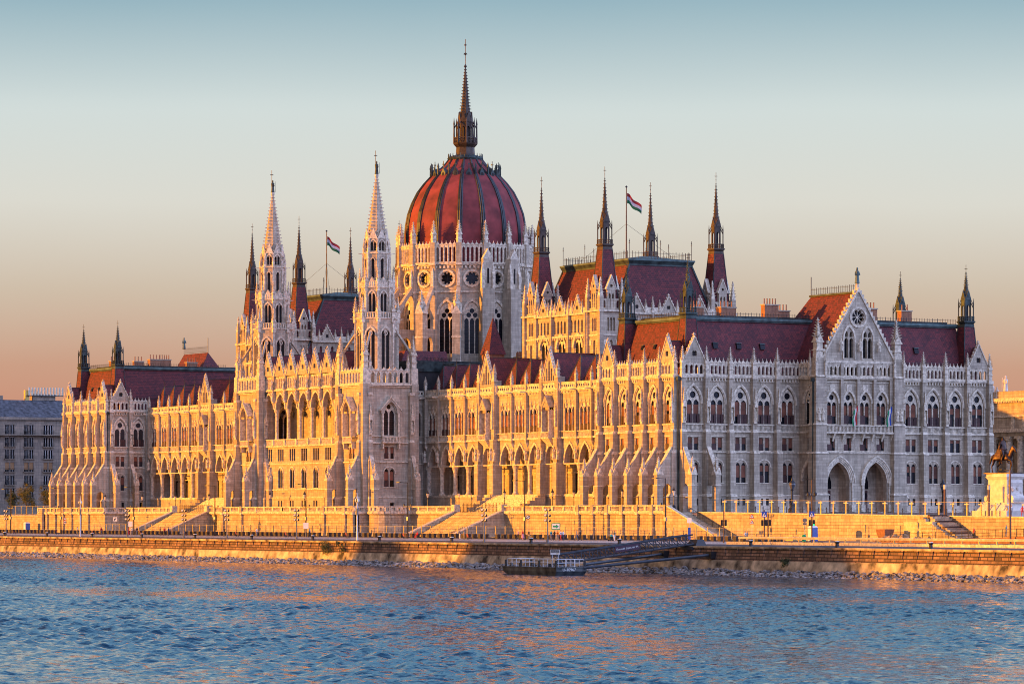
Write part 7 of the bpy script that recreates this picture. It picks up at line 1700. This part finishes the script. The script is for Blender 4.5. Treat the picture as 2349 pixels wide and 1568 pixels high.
# people -----------------------------------------------------------------
CM = {}
def cloth(name, c):
    if name not in CM: CM[name] = simple('cloth_' + name, c, .9, .08, 6)
    return CM[name]
SK = simple('skin_tone', (.45, .24, .15), .6, .05, 5)
CC = dict(white=(.7, .68, .65), red=(.5, .03, .03), black=(.02, .02, .022), blue=(.05, .2, .42), navy=(.03, .04, .1), teal=(.04, .35, .4), orange=(.65, .2, .03), grey=(.2, .2, .22), khaki=(.3, .25, .15), pink=(.6, .25, .3), jeans=(.08, .11, .2), brown=(.12, .06, .03))
def person(loc, face, lb, top, bottom, hair='brown', pose='walk', skirt=False):
    P = []; E = []; Rr = []; ix = {}
    def add(n, p, r, par=None):
        ix[n] = len(P); P.append(p); Rr.append(r)
        if par: E.append((ix[par], ix[n]))
    st = .22 if pose == 'walk' else .06
    if pose == 'sit':
        add('pel', (0, 0, .55), (.15, .13)); add('ch', (0, -.03, .9), (.17, .11), 'pel'); add('sh', (0, -.03, 1.08), (.17, .1), 'ch'); add('nk', (0, -.01, 1.2), .055, 'sh'); add('hd', (0, .02, 1.32), (.085, .1), 'nk'); add('tp', (0, .02, 1.42), .07, 'hd')
        for s, n in ((-1, 'l'), (1, 'r')):
            add('k' + n, (s * .11, .42, .55), .085, 'pel'); add('a' + n, (s * .12, .48, .1), .055, 'k' + n); add('f' + n, (s * .13, .62, .05), .045, 'a' + n)
            add('e' + n, (s * .27, .02, .82), .05, 'sh'); add('w' + n, (s * .2, .28, .7), .038, 'e' + n); add('g' + n, (s * .18, .36, .68), .035, 'w' + n)
    else:
        add('pel', (0, 0, .95), (.15, .11)); add('wa', (0, 0, 1.12), (.13, .1), 'pel'); add('ch', (0, .01, 1.3), (.17, .11), 'wa'); add('sh', (0, 0, 1.43), (.17, .09), 'ch'); add('nk', (0, .01, 1.52), .055, 'sh'); add('hd', (0, .03, 1.63), (.08, .1), 'nk'); add('tp', (0, .02, 1.72), .07, 'hd')
        for s, n in ((-1, 'l'), (1, 'r')):
            q = st * s
            add('h' + n, (s * .1, 0, .86), .1, 'pel'); add('k' + n, (s * .1, q * .5 + .04, .5), .07, 'h' + n); add('a' + n, (s * .1, q, .1), .045, 'k' + n); add('f' + n, (s * .11, q + .14, .04), .04, 'a' + n)
            if pose == 'arms': add('e' + n, (s * .38, .12, 1.5), .048, 'sh'); add('w' + n, (s * .2, .3, 1.66), .035, 'e' + n); add('g' + n, (s * .14, .34, 1.7), .035, 'w' + n)
            else: add('e' + n, (s * .25, -q * .4, 1.16), .046, 'sh'); add('w' + n, (s * .25, -q * .7 + .12, .92), .034, 'e' + n); add('g' + n, (s * .25, -q * .7 + .16, .83), .034, 'w' + n)
        for s, n in ((-1, 'l'), (1, 'r')):
            for j in range(2): add('d%s%d' % (n, j), (P[ix['g' + n]][0] + (j - .5) * .03, P[ix['g' + n]][1] + .02, P[ix['g' + n]][2] - .07 + .16 * (pose == 'arms')), .012, 'g' + n)
    r = empty('person', loc, face); tag(r, lb, 'person')
    o = skin('body', P, E, Rr, [cloth(top, CC[top]), cloth(bottom, CC[bottom]), SK, cloth(hair, CC[hair]), cloth('black', CC['black'])], 1, 0, r)
    off = .42 if pose == 'sit' else 0
    for p in o.data.polygons:
        c = p.center; z = c.z + off; m = 0
        if pose == 'sit': m = 2 if c.z > 1.17 else 0 if c.z > .66 else 1 if c.z > .14 else 4
        else: m = 2 if z > 1.53 else (0 if z > .98 else 1 if z > .09 else 4)
        if z > 1.66 + (.0 if pose != 'sit' else .12) or (z > 1.54 + (.12 if pose == 'sit' else 0) and c.y < -.01): m = 3
        if pose != 'sit' and abs(c.x) > .2 and z < 1.15: m = 2
        p.material_index = m
    if skirt:
        k = MB(); k.lathe([(.17, 1.05), (.2, .9), (.26, .55), (.3, .35)], 12, cloth(bottom, CC[bottom]), cap=False); k.build('skirt', r)
    return r
ppl = [(177, -19, 0, 'person in a white shirt and dark trousers by the pale camera mast', 'white', 'khaki', 'walk', 0), (232, -20, 2, 'person in a red top and jeans walking below the round bastion', 'red', 'jeans', 'walk', 0), (294, -20, 3, 'person in a long red dress beside the white notice board', 'red', 'red', 'stand', 1),
 (302, -19, 1, 'person in white and grey just right of the red dress', 'white', 'grey', 'stand', 0), (313.6, -19.5, 2, 'person in a brown top left of the first stair foot', 'brown', 'jeans', 'walk', 0), (367, -19, 0, 'person all in black at the first stair foot', 'black', 'black', 'stand', 0), (377, -19.5, 1, 'person in a red shirt and dark shorts at the first stair', 'red', 'black', 'walk', 0),
 (386.5, -19, 2, 'person in navy beside the person in the red shirt', 'navy', 'navy', 'stand', 0), (515, -21, 3.4, 'person in black holding up both arms as if taking a picture', 'black', 'black', 'arms', 0), (588.6, -20, 5, 'person in a white shirt and grey shorts below the loggia', 'white', 'grey', 'walk', 0), (709.6, -20, .5, 'person in a blue top and black skirt beside the lamp and board', 'blue', 'black', 'walk', 1),
 (957, -20.3, 3.3, 'person in red sitting forward near the second stairs', 'red', 'red', 'sit', 0), (1054.6, -21, 2.8, 'person in navy top and white shorts at the stairs', 'navy', 'white', 'stand', 0), (1064.5, -21, 3.1, 'person in grey shirt and khaki shorts pointing near the red bench', 'grey', 'khaki', 'stand', 0), (1188, -21, 3, 'person in a pink top and black trousers left of the lamp post', 'pink', 'black', 'walk', 0),
 (1199, -20.5, 2.2, 'person in a long reddish dress by the thin lamp post', 'red', 'pink', 'stand', 1), (1213, -21, 3.6, 'person in black top and khaki trousers under the round sign', 'black', 'khaki', 'stand', 0), (1263.8, -21, 2, 'person in a teal top and blue trousers right of the floodlight mast', 'teal', 'jeans', 'walk', 0), (1271.8, -20.5, 4, 'person in black shirt and shorts under the green sign', 'black', 'black', 'walk', 0),
 (1278.5, -21, 1, 'person in an orange shirt under the green sign', 'orange', 'grey', 'walk', 0), (1286, -21.4, 2, 'person in white shirt and red shorts right of the green sign', 'white', 'red', 'walk', 0), (1291.5, -21, 5, 'person in a pale blue shirt at the right end of the group', 'white', 'navy', 'walk', 0), (1322.5, -21, 3, 'person in grey top and blue shorts walking beside one in black', 'grey', 'jeans', 'walk', 0),
 (1330.5, -21, 2.6, 'tall person in black shirt and shorts right of the green sign group', 'black', 'black', 'walk', 0), (1409, -20, 1.5, 'person in yellowish top and white trousers pushing a pram', 'khaki', 'white', 'walk', 0), (1709.5, -18, 2, 'person in white top and black trousers left of the middle traffic light', 'white', 'black', 'walk', 0), (1713.8, -17.6, 3, 'person in grey right behind the one in white', 'grey', 'khaki', 'walk', 0)]
for p, v, a, lb, t, b, ps, sk_ in ppl: person((U(p, v), v, zr(v)), a, lb, t, b, random.choice(['brown', 'black', 'khaki']), ps, bool(sk_))
for p, v, z, a, lb, t, b in [(2311, 0.6, 8.3, 3, 'person in grey top and white trousers before the marble pedestal', 'grey', 'white'), (2320.5, .8, 8.3, 2, 'person in white shirt and dark trousers before the marble pedestal', 'white', 'grey'), (2345, .4, 8.25, 4, 'person in red at the right edge above the wall', 'red', 'red'), (2308, -10, 5.5, 3, 'person in pale blue on the ramp below the pedestal', 'blue', 'grey'), (2234, -9, 5.1, 3, 'person in dark red at the foot of the broken stair', 'red', 'black'), (127, 1.5, 8.62, 2, 'person in white between the young trees and the palace', 'white', 'khaki')]: person((U(p, v), v, z), a, lb, t, b, 'brown', 'stand')
pm = empty('pram', (U(1401, -20), -20, zr(-20))); tag(pm, 'dark pram with a teal hood pushed along the quay', 'pram'); m = MB(); m.wedge((-.25, .25, -.2, .4), (-.3, .3, -.35, .5), .35, .75, cloth('black', CC['black'])); m.build('body', pm); m = MB(); m.lathe([(.32, .7), (.3, .95), (.12, 1.08)], 8, cloth('teal', CC['teal']), 0, .15); m.build('hood', pm)
for x in (-.25, .25):
    for y in (-.3, .4): m = MB(); m.tube((x - .02, y, .14), (x + .02, y, .14), .14, IRON, 10); m.build('wheel', pm)
m = MB(); m.tube((-.2, -.35, .7), (-.2, -.7, 1.0), .02, STEEL, 4); m.tube((.2, -.35, .7), (.2, -.7, 1.0), .02, STEEL, 4); m.tube((-.2, -.7, 1.0), (.2, -.7, 1.0), .02, STEEL, 4); m.build('handle', pm)
# ================================================================ CAMERA, LIGHT, SKY
cam = bpy.data.cameras.new('camera'); co = bpy.data.objects.new('camera', cam); COL.objects.link(co)
co.location = (525.8, -324.1, 8.6); co.rotation_euler = (R(90), 0, math.atan2(.874, .486)); cam.sensor_width = 36; cam.lens = 8500 / 2349 * 36
cam.shift_y = (1180 - 784) / 2349; cam.clip_start = 1; cam.clip_end = 8000; scene.camera = co
sl = bpy.data.lights.new('sun', 'SUN'); so = bpy.data.objects.new('sun', sl); COL.objects.link(so)
sd = Vector((SUNH.x * math.cos(R(SUN_EL)), SUNH.y * math.cos(R(SUN_EL)), math.sin(R(SUN_EL))))
so.rotation_euler = sd.to_track_quat('Z', 'Y').to_euler(); so.location = (0, -200, 120)
sl.energy = 4.6; sl.angle = R(.5); sl.color = (1.0, .368, .03)
w = bpy.data.worlds.new('World'); scene.world = w; w.use_nodes = True; nt = w.node_tree
bg = nt.nodes['Background']; out = nt.nodes['World Output']
sky = nt.nodes.new('ShaderNodeTexSky'); sky.sky_type = 'NISHITA'; sky.sun_disc = False; sky.sun_elevation = R(SUN_EL); sky.sun_rotation = math.atan2(SUNH.x, SUNH.y); sky.dust_density = 3
bg2 = nt.nodes.new('ShaderNodeBackground'); L(nt, sky.outputs[0], bg2.inputs[0]); bg2.inputs[1].default_value = .03
tc = nt.nodes.new('ShaderNodeTexCoord'); sp = nt.nodes.new('ShaderNodeSeparateXYZ'); L(nt, tc.outputs['Generated'], sp.inputs[0])
def mth(op, a, b=None, clamp=False):
    n = nt.nodes.new('ShaderNodeMath'); n.operation = op; n.use_clamp = clamp
    for i, v in enumerate((a, b)):
        if v is None: continue
        if hasattr(v, 'links'): L(nt, v, n.inputs[i])
        else: n.inputs[i].default_value = v
    return n.outputs[0]
nz = N(nt, 'ShaderNodeTexNoise', Scale=5.0, Detail=3.0); L(nt, tc.outputs['Generated'], nz.inputs[0])
z = mth('MAXIMUM', mth('ADD', sp.outputs[2], mth('MULTIPLY', mth('SUBTRACT', nz.outputs[0], .5), .012)), 0.0)
s = mth('POWER', z, .5)
g = ramp(nt, s, [(0, (.58, .23, .15)), (.15, (.58, .24, .165)), (.20, (.56, .31, .225)), (.245, (.57, .46, .375)), (.29, (.65, .635, .595)), (.33, (.58, .645, .655)), (.374, (.215, .365, .46)), (.5, (.17, .44, .74)), (.7, (.07, .23, .50)), (.85, (.04, .11, .28)), (1, (.03, .07, .18))])
# warmer towards the sun, brighter lilac to the south
dw = mth('ADD', mth('MULTIPLY', sp.outputs[0], SUNH.x), mth('MULTIPLY', sp.outputs[1], SUNH.y))
fw = mth('MULTIPLY', mth('SUBTRACT', dw, .06, False), 1.7, True)
g = mixc(nt, fw, g, (.34, .13, .04))
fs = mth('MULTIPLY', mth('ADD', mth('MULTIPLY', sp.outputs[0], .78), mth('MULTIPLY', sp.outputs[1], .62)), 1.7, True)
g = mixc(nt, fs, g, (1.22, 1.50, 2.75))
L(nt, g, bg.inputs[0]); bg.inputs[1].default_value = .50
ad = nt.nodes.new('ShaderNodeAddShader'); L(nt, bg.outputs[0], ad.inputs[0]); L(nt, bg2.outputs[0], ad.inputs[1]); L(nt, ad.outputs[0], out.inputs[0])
scene.view_settings.view_transform = 'Standard'; scene.view_settings.look = 'None'; scene.view_settings.exposure = .95; scene.view_settings.gamma = 1
scene.render.engine = 'CYCLES'; scene.cycles.filter_width = 1.0; scene.cycles.max_bounces = 6; scene.cycles.diffuse_bounces = 4
scene.render.resolution_x = 1024; scene.render.resolution_y = 683
bpy.context.view_layer.update()
